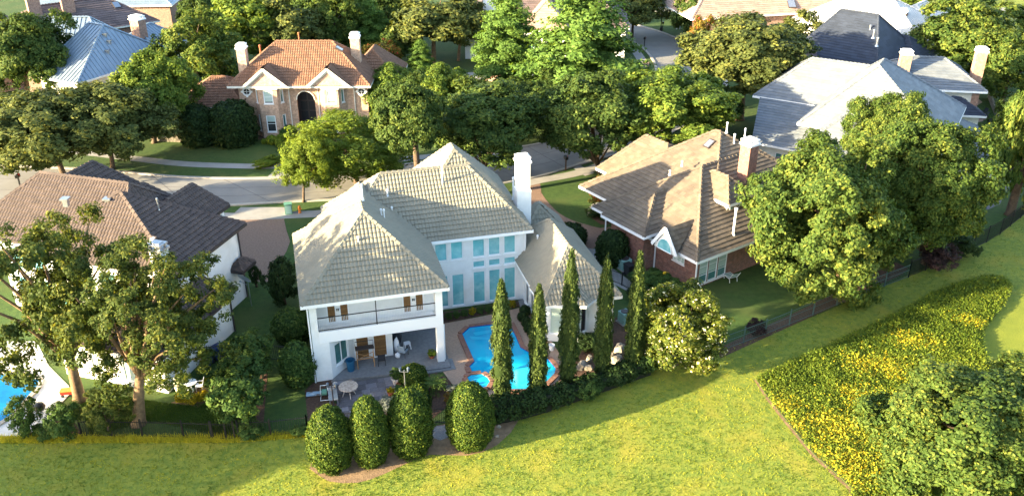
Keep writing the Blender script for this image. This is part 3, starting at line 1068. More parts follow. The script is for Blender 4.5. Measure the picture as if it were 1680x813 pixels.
wall(w, F3, (14, 17.2), (5.8, 17.2), 0, 2.9)
wall(w, F3, (9.5, 0), (9.5, -1.8), 0, 2.85)
wall(w, F3, (9.5, -1.8), (17.5, -1.8), 0, 2.85, [(1, 2.2, .6, 2.3), (4, 5.2, .6, 2.3)])
wall(w, F3, (17.5, -1.8), (17.5, 12), 0, 2.85)
w.build('wall', M['brick_red'], h3, uv=True)
for h in H3F:
    window(h3, F3, (0, 0), (9.5, 0), h, 'glass_teal', nx=1, nz=3, blind=('blind_green', .38))
window(h3, F3, (0, 4.6), (0, 0), (2.0, 3.3, 1.5, 2.5), 'blind_green', nx=3, nz=2)
window(h3, F3, (-1.3, 8.5), (-1.3, 4.6), (.7, 1.6, 1.0, 2.4), 'blind_green')
window(h3, F3, (5.8, 17.2), (5.8, 8.5), (3.0, 4.2, 1.0, 2.3), 'blind_green')
for h in [(1, 2.2, .6, 2.3), (4, 5.2, .6, 2.3)]: window(h3, F3, (9.5, -1.8), (17.5, -1.8), h, 'glass_teal', nx=2)
tb = M['tile_brown']
hip_roof(h3, F3, -.95, -.85, 17.5, 11.45, 3.0, (5.3, 5.3), (12.0, 5.3), 7.25, 'shake', tb, True)
hip_roof(h3, F3, 1.0, -.45, 17.8, 15.6, 3.0, (9.4, 7.3), (9.4, 7.9), 8.75, 'shake', tb, True)
hip_roof(h3, F3, -2.0, 3.9, 6.0, 9.0, 3.45, (1.4, 6.45), (3.6, 6.45), 5.45, 'shake', tb, True)
hip_roof(h3, F3, 5.0, 9.6, 14.5, 18.0, 3.0, (8.7, 12.6), (8.7, 15.6), 6.2, 'shake', tb, True)
hip_roof(h3, F3, 10.4, -2.9, 18.4, 7.0, 3.02, (14.4, -2.9), (14.4, 5.0), 6.1, 'shake', tb, True, gable=('front',))
# gable over the right wing
gm = MB(F3)
gm.face([(10.8, -2.75, 2.95), (18.0, -2.75, 2.95), (14.4, -2.75, 5.9)])
gm.build('gable_wall', M['white_wall'], h3)
gable_board(h3, [F3(10.4, -2.95, 3.0), F3(14.4, -2.95, 6.1), F3(18.4, -2.95, 3.0)])
# small gable with the arched window on the left wall
gf = [[F3(-1.5, .85, 3.0), F3(-1.5, 2.15, 4.75), F3(1.65, 2.15, 4.75)], [F3(-1.5, 3.45, 3.0), F3(-1.5, 2.15, 4.75), F3(1.65, 2.15, 4.75)]]
poly_roof(h3, [[F3(-1.5, .85, 3.0), F3(-.9, .85, 3.0), F3(1.65, 2.15, 4.75), F3(-1.5, 2.15, 4.75)][:4]], 'shake', tb, True) if False else None
poly_roof(h3, gf, 'shake', tb, True)
gable_board(h3, [F3(-1.52, .8, 2.95), F3(-1.52, 2.15, 4.8), F3(-1.52, 3.5, 2.95)], w=.26)
gm = MB(F3)
gm.face([(-1.42, .95, 2.85), (-1.42, 3.35, 2.85), (-1.42, 2.15, 4.6)])
gm.build('gable_wall', M['offwhite'], h3)
arc = [(-1.46, 2.15 + .78 * math.cos(math.pi * i / 10), 2.92 + .95 * math.sin(math.pi * i / 10)) for i in range(11)]
am = MB(F3)
am.face(arc)
aw = am.build('arched_window', M['glass_aqua'], h3)
ab = MB()
for p, q in zip(arc, arc[1:]): ab.bar(F3(*p), F3(*q), .07)
ab.bar(F3(-1.47, 1.37, 2.9), F3(-1.47, 2.93, 2.9), .07)
ab.build('frame', M['white'], aw)
# hipped dormer in the front slope
dm = MB(F3)
dm.box(4.75, 1.75, 4.3, 6.95, 4.8, 5.36)
dorm = dm.build('dormer', M['offwhite'], h3)
hip_roof(h3, F3, 4.3, 1.25, 7.4, 5.9, 5.55, (5.85, 2.9), (5.85, 4.6), 7.0, 'shake', tb, False)
dw = MB(F3)
dw.box(5.0, 1.68, 4.78, 6.7, 1.745, 5.34)
dwo = dw.build('window', M['white'], h3)
for i in range(3):
    pz = MB(F3)
    pz.box(5.08 + i * .54, 1.655, 4.84, 5.54 + i * .54, 1.677, 5.29)
    pz.build('pane', M['glass_teal'], dwo)
chimney(h3, F3, 8.5, 3.35, 3.0, 9.5, 1.0, 1.05, M['brick_red'], 'white')
F3B, _h = hip_faces(F3, 1.0, -.45, 17.8, 15.6, 3.0, (9.4, 7.3), (9.4, 7.9), 8.75)
F3A, _h = hip_faces(F3, -.95, -.85, 17.5, 11.45, 3.0, (5.3, 5.3), (12.0, 5.3), 7.25)
skylight(h3, on_face(1164, 237, F3B['left']), Vector((-.55, -.35, 1)))
vent_pipe(h3, on_face(1192, 216, F3B['left']), .7, .06)
vent_pipe(h3, on_face(1204, 235, F3B['front']), .7, .07)
vent_pipe(h3, on_face(1222, 222, F3B['front']), .5, .05)
vent_pipe(h3, on_face(1203, 384, F3A['front']), 2.1, .1)
vent_pipe(h3, on_face(1119, 270, F3A['left']), .2, .06)
vent_pipe(h3, on_face(1099, 285, F3A['left']), .2, .06)
vent_pipe(h3, on_face(1212, 290, F3A['front']), .35, .08)
for uu, vv in ((-.08, -.08), (-.1, 4.45), (-1.4, 9.1), (5.7, 16.9)): downpipe(h3, F3, uu, vv, 0, 2.85)

# ================= the peach brick house across the street
F5 = frame((-30.2, 94.8), .5)
h5 = thing('house', F5(7.2, 4), "peach brick two storey house with terracotta tile roof and twin bay windows", 'house')
w = MB()
wall(w, F5, (0, 0), (5.9, 0), 0, 5.9)
wall(w, F5, (5.9, 0), (5.9, 1.5), 0, 5.9)
wall(w, F5, (8.7, 1.5), (8.7, 0), 0, 5.9)
wall(w, F5, (8.7, 0), (14.2, 0), 0, 5.9)
wall(w, F5, (14.2, 0), (14.2, 7.2), 0, 5.9)
wall(w, F5, (14.2, 7.2), (0, 7.2), 0, 5.9)
wall(w, F5, (0, 7.2), (0, 0), 0, 5.9)
w.face([F5(5.9, 1.5, 0), F5(8.7, 1.5, 0), F5(8.7, 1.5, 5.9), F5(5.9, 1.5, 5.9)]) if False else None
w.build('wall', M['brick_peach'], h5, uv=True)
ew = MB(F5)
ew.box(5.9, .06, 0, 6.3, .3, 5.88)
ew.box(8.3, .06, 0, 8.7, .3, 5.88)
N_ = 14
arch = [(7.3 + 1.0 * math.cos(math.pi * (1 - i / N_)), 4.1 + 1.0 * math.sin(math.pi * (1 - i / N_))) for i in range(N_ + 1)]
for (x0, z0), (x1, z1) in zip(arch, arch[1:]):
    ew.face([(x0, .06, z0), (x1, .06, z1), (x1, .06, 5.88), (x0, .06, 5.88)])
    ew.face([(x0, .3, z0), (x1, .3, z1), (x1, .06, z1), (x0, .06, z0)])
ew.build('entrance_arch', M['brick_peach'], h5, uv=True)
at_ = MB()
for (x0, z0), (x1, z1) in zip(arch, arch[1:]): at_.bar(F5(x0 * 1.0, .03, z0), F5(x1, .03, z1), .16, .1)
at_.build('arch_trim', M['cream'], h5)
dd = MB(F5)
dd.box(5.92, 1.2, 0, 8.68, 1.4, 5.8)
door = dd.build('door_recess', M['gutter_dark'], h5)
dl = MB(F5)
for i in range(2):
    for k in range(4):
        dl.box(6.45 + i * .9, 1.12, .3 + k * 1.15, 7.2 + i * .9, 1.19, 1.3 + k * 1.15)
dl.build('door', M['black_plastic'], door)
FZ5 = (3.2, .35)
bays = [(1.35, 4.7), (8.75, 11.7)]
for bi, (x0, x1) in enumerate(((1.7, 5.2), (8.85, 11.9))):
    bw = MB()
    pts = [(x0, 0), (x0 + .75, -1.0), (x1 - .75, -1.0), (x1, 0)]
    mid = (x1 - x0 - 1.5)
    fz = [(mid / 2 - .52, mid / 2 + .52, 3.95, 5.45), (mid / 2 - .52, mid / 2 + .52, .7, 2.6)]
    sd = [(.42, .88, 3.95, 5.45), (.42, .88, .7, 2.6)]
    wall(bw, F5, pts[0], pts[1], 0, 5.7, sd)
    wall(bw, F5, pts[1], pts[2], 0, 5.7, fz)
    wall(bw, F5, pts[2], pts[3], 0, 5.7, sd)
    bay = bw.build('bay', M['brick_peach'], h5, uv=True)
    for h in fz: window(h5, F5, pts[1], pts[2], h, 'glass_dark', nz=2, blind=('blind_green', .15 if h[2] > 3 else .62), fw=.09)
    for h in sd:
        window(h5, F5, pts[0], pts[1], h, 'glass_teal', fw=.08)
        window(h5, F5, pts[2], pts[3], h, 'glass_teal', fw=.08)
    e = .22
    q = [(x0 - e, .0), (x0 + .75 - e * .5, -1.0 - e), (x1 - .75 + e * .5, -1.0 - e), (x1 + e, .0)]
    tpt = [(x0 + .7, -.12), (x0 + 1.0, -.35), (x1 - 1.0, -.35), (x1 - .7, -.12)]
    cm = MB(F5)
    for i in range(3):
        cm.face([(*q[i], 5.78), (*q[i + 1], 5.78), (*tpt[i + 1], 6.5), (*tpt[i], 6.5)])
    bc = cm.build('bay_roof', M['copper'], h5)
    sm = MB()
    for i in range(3):
        for k in range(6 if i == 1 else 3):
            t = k / (5 if i == 1 else 2)
            p = [q[i][j] + (q[i + 1][j] - q[i][j]) * t for j in (0, 1)]
            r_ = [tpt[i][j] + (tpt[i + 1][j] - tpt[i][j]) * t for j in (0, 1)]
            sm.bar(F5(*p, 5.8), F5(*r_, 6.52), .05)
    sm.build('standing_seams', M['copper'], bc)
    fb = MB()
    for i in range(3): fb.bar(F5(*q[i], 5.7), F5(*q[i + 1], 5.7), .1, .2)
    fb.build('bay_fascia', M['cream'], h5)
# round windows
for x in (.9, 13.55):
    om = MB()
    c = F5(x, -.04, 5.0)
    ring = [(x + .42 * math.cos(2 * math.pi * i / 16), 5.05 + .42 * math.sin(2 * math.pi * i / 16)) for i in range(16)]
    for i in range(16):
        a, b2 = ring[i], ring[(i + 1) % 16]
        om.bar(F5(a[0], -.05, a[1]), F5(b2[0], -.05, b2[1]), .12, .16)
    for dx, dz in ((.55, 0), (-.55, 0), (0, .55), (0, -.55)):
        om.bar(F5(x + dx * .8, -.05, 5.05 + dz * .8), F5(x + dx * 1.15, -.05, 5.05 + dz * 1.15), .12, .2)
    om.bar(F5(x - .4, -.05, 5.05), F5(x + .4, -.05, 5.05), .04)
    om.bar(F5(x, -.05, 4.65), F5(x, -.05, 5.45), .04)
    rw = om.build('round_window', M['white'], h5)
    pm = MB(F5)
    pm.face([(a[0], -.02, a[1]) for a in ring])
    pm.build('pane', M['glass_dark'], rw)
tt = M['tile_terra']
hip_roof(h5, F5, -.75, -1.25, 14.75, 7.9, 6.0, (4.0, 3.3), (10.2, 3.3), 9.8, 'barrel', tt, True, fascia='cream')
for x0, x1, z in ((.95, 5.75, 7.95), (7.85, 12.6, 7.95)):
    xm = (x0 + x1) / 2
    pf = [[F5(x0, -1.5, 6.02), F5(xm, -1.5, z), F5(xm, 1.4, z), F5(x0 + .4, -.8, 6.02)], [F5(x1, -1.5, 6.02), F5(xm, -1.5, z), F5(xm, 1.4, z), F5(x1 - .4, -.8, 6.02)]]
    poly_roof(h5, pf, 'barrel', tt, True)
    gm = MB(F5)
    gm.face([(x0 + .25, -1.3, 5.98), (x1 - .25, -1.3, 5.98), (xm, -1.3, z - .2)])
    gm.build('gable_wall', M['brick_peach'], h5, uv=True)
    gable_board(h5, [F5(x0, -1.53, 5.95), F5(xm, -1.53, z), F5(x1, -1.53, 5.95)], 'cream', .26)
    gable_board(h5, [F5(x0 + .35, -1.38, 5.98), F5(xm, -1.38, z - .3), F5(x1 - .35, -1.38, 5.98)], 'cream', .16)
hip_roof(h5, F5, 11.5, 3.0, 17.6, 10.5, 5.2, (14.2, 6.0), (14.2, 8.0), 8.2, 'barrel', tt, True, fascia='cream')
hip_roof(h5, F5, -7.6, .4, .2, 9.0, 3.1, (-4.0, 4.0), (-2.5, 4.0), 5.6, 'barrel', tt, True, fascia='cream')
g = MB(F5)
g.box(-7.1, 1.0, 0, -.02, 8.5, 2.95)
g.box(14.25, 3.4, 0, 17.2, 10, 5.0)
g.build('wing_wall', M['brick_peach'], h5, uv=True)
chimney(h5, F5, .65, 1.1, 3.0, 10.05, .95, 1.0, M['brick_peach'], 'white')
chimney(h5, F5, 12.7, 3.6, 5.0, 10.6, 1.0, 1.0, M['brick_peach'], 'white')
F5F, _h = hip_faces(F5, -.75, -1.25, 14.75, 7.9, 6.0, (4.0, 3.3), (10.2, 3.3), 9.8)
vent_pipe(h5, F5(6.4, 3.9, 9.3), 1.2, .08, 'terracotta')
vent_pipe(h5, F5(1.9, 3.9, 7.6), 1.5, .1, 'terracotta')
skylight(h5, on_face(556, 81, F5F['right']), Vector((.6, 0, 1)), .8, .9)
for x in (5.55, 8.75, 12.75): downpipe(h5, F5, x, -.1, 0, 5.9, 'cream')

# ================= the pale roofed house on the right
F4 = frame((24.0, 83.8), -31)
h4 = thing('house', (36, 90), "large pale grey roofed house with two brick chimneys behind the big maples", 'house')
ps = M['tile_slate']
def A3(u, v, z): return (*at(u, v, z), z)
def q4(x, y): return (1200 + x / 3.696, 60 + y / 3.696)
# low front wing: shed plane running up to the main roof
poly_roof(h4, [[F4(0, 0, 3.2), F4(9.0, 0, 3.2), F4(9.0, 7.2, 6.1), F4(-1.6, 7.2, 6.1)]], 'slate', ps, False, [(F4(0, 0, 3.2), F4(9, 0, 3.2))])
w = MB()
wall(w, F4, (.4, .5), (8.8, .5), 0, 3.1, [(2, 3.2, .8, 2.4), (5.2, 6.4, .8, 2.4)])
wall(w, F4, (-1.2, 7), (.4, .5), 0, 3.1)
w.build('wall', M['cream'], h4)
for h in [(2, 3.2, .8, 2.4), (5.2, 6.4, .8, 2.4)]: window(h4, F4, (.4, .5), (8.8, .5), h, 'glass_teal', nx=2)
hip_roof(h4, F4, -2.2, 6.6, 15.0, 16.5, 5.9, (2.2, 11.4), (9.5, 11.4), 9.4, 'slate', ps, False)
hip_roof(h4, F4, 4.0, 1.0, 17.5, 15.0, 5.6, (9.6, 6.6), (9.6, 9.4), 10.8, 'slate', ps, False)
hip_roof(h4, F4, 5.6, -4.2, 13.6, 6.0, 5.0, (8.8, .2), (8.8, 3.5), 7.9, 'slate', ps, False)
g = MB(F4)
g.box(-1.6, 7.2, 0, 14.4, 15.8, 5.7)
g.box(6.1, -3.7, 0, 13.1, 5.5, 4.8)
g.box(13.1, 1.6, 0, 16.9, 14.4, 5.4)
g.build('gable_wall', M['cream'], h4)
gw = MB(F4)
gw.box(7.6, -3.78, 2.6, 8.9, -3.71, 4.1)
gwo = gw.build('window', M['white'], h4)
for i in range(3):
    for k in range(2):
        p_ = MB(F4)
        p_.box(7.68 + i * .4, -3.81, 2.7 + k * .68, 8.02 + i * .4, -3.785, 3.3 + k * .68)
        p_.build('pane', M['glass_teal'], gwo)
# right block with the brick chimneys
F4b = frame((43.0, 93.5), -9)
hip_roof(h4, F4b, -.5, 2.8, 9.2, 13.0, 5.0, (2.0, 7.6), (5.4, 7.6), 7.4, 'slate', ps, False)
hip_roof(h4, F4b, 3.4, .6, 8.9, 4.6, 2.9, (5.6, 2.6), (6.4, 2.6), 4.3, 'slate', M['tile_dark'], False)
g = MB(F4b)
g.box(0, 3.4, 0, 8.6, 12.4, 4.85)
g.box(3.9, 1.1, 0, 8.4, 3.4, 2.75)
g.build('wing_wall', M['cream'], h4)
bk = MB(F4b)
bk.box(7.9, 3.32, 0, 8.66, 4.2, 4.84)
bk.build('brick_corner', M['brick_pink'], h4, uv=True)
chimney(h4, F4b, .6, 5.2, 4.5, 8.7, 1.15, 1.0, M['brick_pink'], 'white')
chimney(h4, F4b, 9.0, 6.8, 0, 8.9, 1.1, 1.0, M['brick_pink'], 'white')
# low rear wing beside the garden
F4c = frame((44.5, 80.5), -9)
hip_roof(h4, F4c, -7.0, -1.2, 3.2, 9.0, 3.1, (-2.0, 2.0), (-2.0, 5.6), 5.6, 'slate', ps, False)
g = MB(F4c)
g.box(-6.5, -.7, 0, 2.7, 8.5, 2.95)
g.build('porch_wall', M['cream'], h4)
for p in ((600, 355), (635, 335)):
    pass
vent_pipe(h4, A3(*q4(940, 320), 7.4), .6, .08)
vent_pipe(h4, A3(*q4(78, 612), 3.3), .7, .09)

# ================= dark roofed house, white roofed house and brown roofed brick house behind it
F9 = frame((44.0, 103.6), 48)
h9 = thing('house', (42, 108), "house with a steep dark slate roof between pale roof and white roof", 'house')
hip_roof(h9, F9, -1.0, 0, 12.4, 11.5, 5.0, (6.0, 3.6), (6.0, 8.4), 10.0, 'slate', M['tile_dark'], False)
hip_roof(h9, F9, -3.0, 7.0, 3.0, 14.0, 4.4, (0, 9.0), (0, 12.0), 6.6, 'slate', M['tile_plum'], False)
hip_roof(h9, F9, 7.0, -2.0, 14.0, 6.0, 4.6, (10.5, 1), (10.5, 3), 7.0, 'slate', M['tile_dark'], False)
g = MB(F9)
g.box(-.5, .5, 0, 11.9, 11, 4.85)
g.box(-2.5, 11, 0, 2.5, 13.5, 4.25)
g.box(7.5, -1.5, 0, 13.5, .5, 4.45)
g.build('wall', M['offwhite'], h9)
for p in ((712, 205), (735, 235), (757, 285)):
    q = A3(1240 + p[0] / 3.818, p[1] / 3.818, 8.2)
    vent_pipe(h9, q, .8, .1, 'steel')
F10 = frame((42.0, 129.0), -42)
h10 = thing('house', F10(6, 5), "cream house with a bright white metal roof behind the dark slate roof", 'house')
hip_roof(h10, F10, -2, -1.0, 17.5, 11.0, 5.0, (5.0, 5.0), (10.5, 5.0), 9.0, 'seam', M['metal_white'], False)
hip_roof(h10, F10, 8, 6.0, 17.0, 16.0, 5.0, (12.5, 9.0), (12.5, 12.5), 7.8, 'seam', M['metal_white'], False)
g = MB(F10)
g.box(-1.5, -.5, 0, 17.0, 10.5, 4.85)
g.box(8.5, 10.5, 0, 16.5, 15.5, 4.8)
g.build('wall', M['cream'], h10)
wz = MB(F10)
for i in range(5): wz.box(1 + i * 3.2, -.58, 1.2, 2.2 + i * 3.2, -.5, 3.4)
wz.build('window', M['glass_dark'], h10)
chimney(h10, F10, 13.0, 3.0, 5, 8.2, 1.0, .9, M['brick_pink'], 'white')
F11 = frame((34, 133.2), 14)
h11 = thing('house', F11(10, 6), "long pink brick house with a rosy brown roof at the top edge right", 'house')
hip_roof(h11, F11, -8, -.6, 23, 12.5, 5.0, (-2, 6.0), (17, 6.0), 9.2, 'slate', M['tile_rose'], False)
w = MB()
H11 = [(5 + i * 1.0, 5.7 + i * 1.0, 1.6, 3.9) for i in (0, 1)] + [(19.6 + i * 1.2, 20.4 + i * 1.2, 2.2, 4.2) for i in (0, 1)]
wall(w, F11, (-7.5, 0), (22.5, 0), 0, 4.85, H11)
wall(w, F11, (22.5, 0), (22.5, 12), 0, 4.85)
w.build('wall', M['brick_pink'], h11, uv=True)
for h in H11: window(h11, F11, (-7.5, 0), (22.5, 0), h, 'glass_dark', frame='copper')
F11F, _h = hip_faces(F11, -8, -.6, 23, 12.5, 5.0, (-2, 6.0), (17, 6.0), 9.2)
skylight(h11, on_face(1298, 6, F11F['front']), Vector((0, -.5, 1)), 1.2, 2.2)

# ================= blue metal roof house, brown hip roof house and grey roof beyond, upper left
F6 = frame((-49.3, 107.8), -27)
h6 = thing('house', F6(-1, 0), "house with a blue grey standing seam metal roof in the upper left", 'house')
mb_ = M['metal_blue']
hip_roof(h6, F6, -3.4, -8.6, 4.0, 6.5, 4.9, (-2.4, -.4), (.1, -.4), 9.5, 'seam', mb_, False, fascia='offwhite')
F6b = frame((-63, 110.3), 3)
hip_roof(h6, F6b, 0, 0, 11.5, 9.5, 4.9, (3.2, 4.6), (8.6, 4.6), 8.7, 'seam', mb_, False, fascia='offwhite')
F6c = frame((-51.5, 110.5), -12)
hip_roof(h6, F6c, -1, 1.5, 6.2, 10.0, 4.9, (2.6, 4.6), (2.6, 7.0), 7.6, 'seam', mb_, False, fascia='offwhite')
g = MB(F6)
g.box(-2.9, -8.1, 0, 3.5, 6.0, 4.75)
g.fr = F6c
g.box(-.5, 2, 0, 5.7, 9.5, 4.75)
g.build('wall', M['cream'], h6)
g = MB(F6b)
g.box(.5, .5, 0, 11.0, 9.0, 4.75)
g.build('brick_wall', M['brick_pink'], h6, uv=True)
chimney(h6, F6, -1.0, 5.6, 4, 9.3, 1.5, 1.2, M['brick_pink'], 'white')
F6F, _h = hip_faces(F6, -3.4, -8.6, 4.0, 6.5, 4.9, (-2.4, -.4), (.1, -.4), 9.5)
for p in ((173, 59), (180, 70), (177, 86)): slope_vent(h6, on_face(*p, F6F['right']), .5)

F7 = frame((-56.4, 125.8), 41)
h7 = thing('house', F7(-4, 5), "brick house with a long plum brown hip roof and two brick chimneys, top left", 'house')
hip_roof(h7, F7, -14, -.4, 6.4, 11, 5.0, (-8, 4.6), (1.0, 4.6), 8.3, 'slate', M['tile_plum'], False, fascia='cream')
hip_roof(h7, F7, -22, -5.5, -8, 9, 5.0, (-15.0, 0), (-15.0, 3.5), 8.9, 'slate', M['tile_plum'], False, fascia='cream')
g = MB(F7)
g.box(-13.4, .2, 0, 5.9, 10.4, 4.85)
g.box(-21.4, -5.0, 0, -8.5, 8.4, 4.85)
g.build('wall', M['brick_pink'], h7, uv=True)
chimney(h7, F7, -4.6, 3.2, 6, 10.4, 1.6, .9, M['brick_pink'], 'white')
chimney(h7, F7, -8.9, 3.4, 6, 10.8, 1.6, .9, M['brick_pink'], 'white')
F7F, _h = hip_faces(F7, -14, -.4, 6.4, 11, 5.0, (-8, 4.6), (1.0, 4.6), 8.3)
skylight(h7, on_face(108, 30, F7F['front']), Vector((.5, -.5, 1)), 1.0, 1.2)
skylight(h7, on_face(191, 9, F7F['front']), Vector((.5, -.5, 1)), 1.0, 1.2)
F12 = frame((-72, 141), 5)
h12 = thing('house', F12(8, 5), "grey roofed house at the top left edge beyond the brick chimneys", 'house')
hip_roof(h12, F12, -4, 0, 18, 12, 4.6, (2, 6), (12, 6), 8.6, 'slate', M['metal_blue'], False)
g = MB(F12)
g.box(-3.5, .5, 0, 17.5, 11.5, 4.4)
g.build('wall', M['brick_pink'], h12, uv=True)

# ================= brown roofed house top centre
F8 = frame((-2.5, 124.6), -4)
h8 = thing('house', F8(7, 5), "brown shingle roofed house half hidden behind the two bald cypress trees", 'house')
hip_roof(h8, F8, -5, 2.0, 19, 14, 5.0, (0, 8), (13, 8), 9.6, 'shake', M['tile_plum'], False)
hip_roof(h8, F8, 3.6, -.6, 10.6, 9.0, 5.0, (7.2, 2.4), (7.2, 6.6), 8.6, 'shake', M['tile_rose'], False)
w = MB()
wall(w, F8, (4.0, -.1), (10.2, -.1), 0, 4.85, [(1, 2.2, 1.8, 3.6), (3.4, 4.6, 1.8, 3.6)])
wall(w, F8, (10.2, -.1), (10.2, 2.5), 0, 4.85)
wall(w, F8, (10.2, 2.5), (18.5, 2.5), 0, 4.85)
wall(w, F8, (-4.5, 2.5), (4.0, 2.5), 0, 4.85)
wall(w, F8, (4.0, 2.5), (4.0, -.1), 0, 4.85)
w.build('wall', M['white_wall'], h8)
for h in [(1, 2.2, 1.8, 3.6), (3.4, 4.6, 1.8, 3.6)]: window(h8, F8, (4.0, -.1), (10.2, -.1), h, 'glass_aqua', nx=2)
chimney(h8, F8, -1.0, 4.6, 5, 9.6, 1.9, 1.1, M['white_wall'], 'white', uvb=False)
slope_vent(h8, (*F8(8.0, 2.2, 7.6),), .7)

# ------------------------------------------------------------------ trees and shrubs
nrg = np.random.default_rng(11)
LM = {
    'oak': leaf_mat('oak_leaves', (0.023, 0.044, 0.013), (0.052, 0.086, 0.021), (0.144, 0.172, 0.034), .28),
    'oak_olive': leaf_mat('olive_oak_leaves', (0.039, 0.055, 0.018), (0.078, 0.098, 0.029), (0.212, 0.208, 0.047), .28),
    'oak_bright': leaf_mat('bright_oak_leaves', (0.039, 0.072, 0.013), (0.098, 0.150, 0.026), (0.254, 0.276, 0.042), .34),
    'maple': leaf_mat('maple_leaves', (.022, .050, .013), (.072, .112, .024), (0.224, 0.231, 0.040), .32),
    'pecan': leaf_mat('pecan_leaves', (.024, .042, .012), (.062, .088, .022), (0.189, 0.186, 0.036), .34),
    'elm': leaf_mat('elm_leaves', (.055, .095, .012), (.130, .180, .026), (.240, .280, .045), .4),
    'baldcypress': leaf_mat('bald_cypress_needles', (.040, .085, .018), (.090, .160, .035), (.160, .235, .055), .36),
    'cypress': leaf_mat('italian_cypress_scale', (.024, .040, .012), (.048, .072, .019), (.110, .135, .026), .12),
    'topiary': leaf_mat('clipped_holly', (.014, .030, .007), (.045, .078, .013), (.170, .195, .026), .15),
    'dark': leaf_mat('dark_evergreen', (0.012, 0.024, 0.009), (0.024, 0.045, 0.014), (0.047, 0.073, 0.021), .18),
    'shrub': leaf_mat('garden_shrub', (0.026, 0.052, 0.016), (0.058, 0.104, 0.026), (0.124, 0.169, 0.039), .25),
    'magnolia': leaf_mat('flowering_magnolia', (.018, .038, .010), (.070, .095, .016), (.220, .215, .030), .28, accent=(.62, .58, .40), acc_at=.93),
    'crape': leaf_mat('crape_myrtle', (.045, .060, .014), (.16, .13, .025), (.28, .20, .03), .35, accent=(.46, .07, .04), acc_at=.9),
    'purple': leaf_mat('purple_loropetalum', (.022, .016, .016), (.045, .028, .028), (.075, .045, .040), .2),
    'lime': leaf_mat('lime_shrub', (.07, .115, .015), (.14, .19, .022), (.23, .26, .035), .3),
    'silver': leaf_mat('silver_shrub', (.07, .085, .075), (.13, .15, .13), (.21, .22, .19), .2),
    'flower_yellow': leaf_mat('yellow_flowering', (.05, .07, .012), (.16, .15, .012), (.5, .36, .012), .25),
    'palm': leaf_mat('sago_fronds', (.035, .07, .018), (.075, .125, .03), (.13, .17, .04), .2),
}


def leaf_cloud(pos, nrm, size, rnd, asp=.5, updir=None, jitter=.35):
    """arrays -> verts (n*4, 3): a small rhombus leaf for each point"""
    n = len(pos)
    if updir is None:
        r = nrg.normal(size=(n, 3))
    else:
        r = np.tile(np.array(updir, float), (n, 1)) + nrg.normal(size=(n, 3)) * jitter
    t = r - nrm * (r * nrm).sum(1)[:, None]
    t /= np.linalg.norm(t, axis=1)[:, None] + 1e-9
    b = np.cross(nrm, t)
    L = size[:, None]
    V = np.stack([pos - t * L, pos + b * L * asp + nrm * L * .12, pos + t * L, pos - b * L * asp + nrm * L * .12], 1)
    return V.reshape(-1, 3)


def quads_mesh(name, V, rnd, m, extra=None):
    """mesh of n quads from V (n*4, 3); extra: (verts, faces, material) closed body added to it"""
    n = len(V) // 4
    me = bpy.data.meshes.new(name)
    ev, ef = (extra[0], extra[1]) if extra else (np.zeros((0, 3)), [])
    allv = np.concatenate([V, ev]) if len(ev) else V
    me.vertices.add(len(allv))
    me.vertices.foreach_set("co", allv.astype(np.float32).ravel())
    el = sum(len(f) for f in ef)
    me.loops.add(n * 4 + el)
    li = np.arange(n * 4)
    if ef: li = np.concatenate([li, np.array([i + n * 4 for f in ef for i in f])])
    me.loops.foreach_set("vertex_index", li.astype(np.int32))
    me.polygons.add(n + len(ef))
    st = np.arange(n) * 4
    if ef:
        ls = np.cumsum([0] + [len(f) for f in ef])[:-1] + n * 4
        st = np.concatenate([st, ls])
    me.polygons.foreach_set("loop_start", st.astype(np.int32))
    me.materials.append(m)
    a = me.attributes.new("rnd", 'FLOAT', 'FACE')
    a.data.foreach_set("value", np.concatenate([np.clip(rnd, 0, 1), np.zeros(len(ef))]).astype(np.float32))
    me.update(calc_edges=True)
    return me


def unit(v): return v / (np.linalg.norm(v, axis=-1, keepdims=True) + 1e-9)


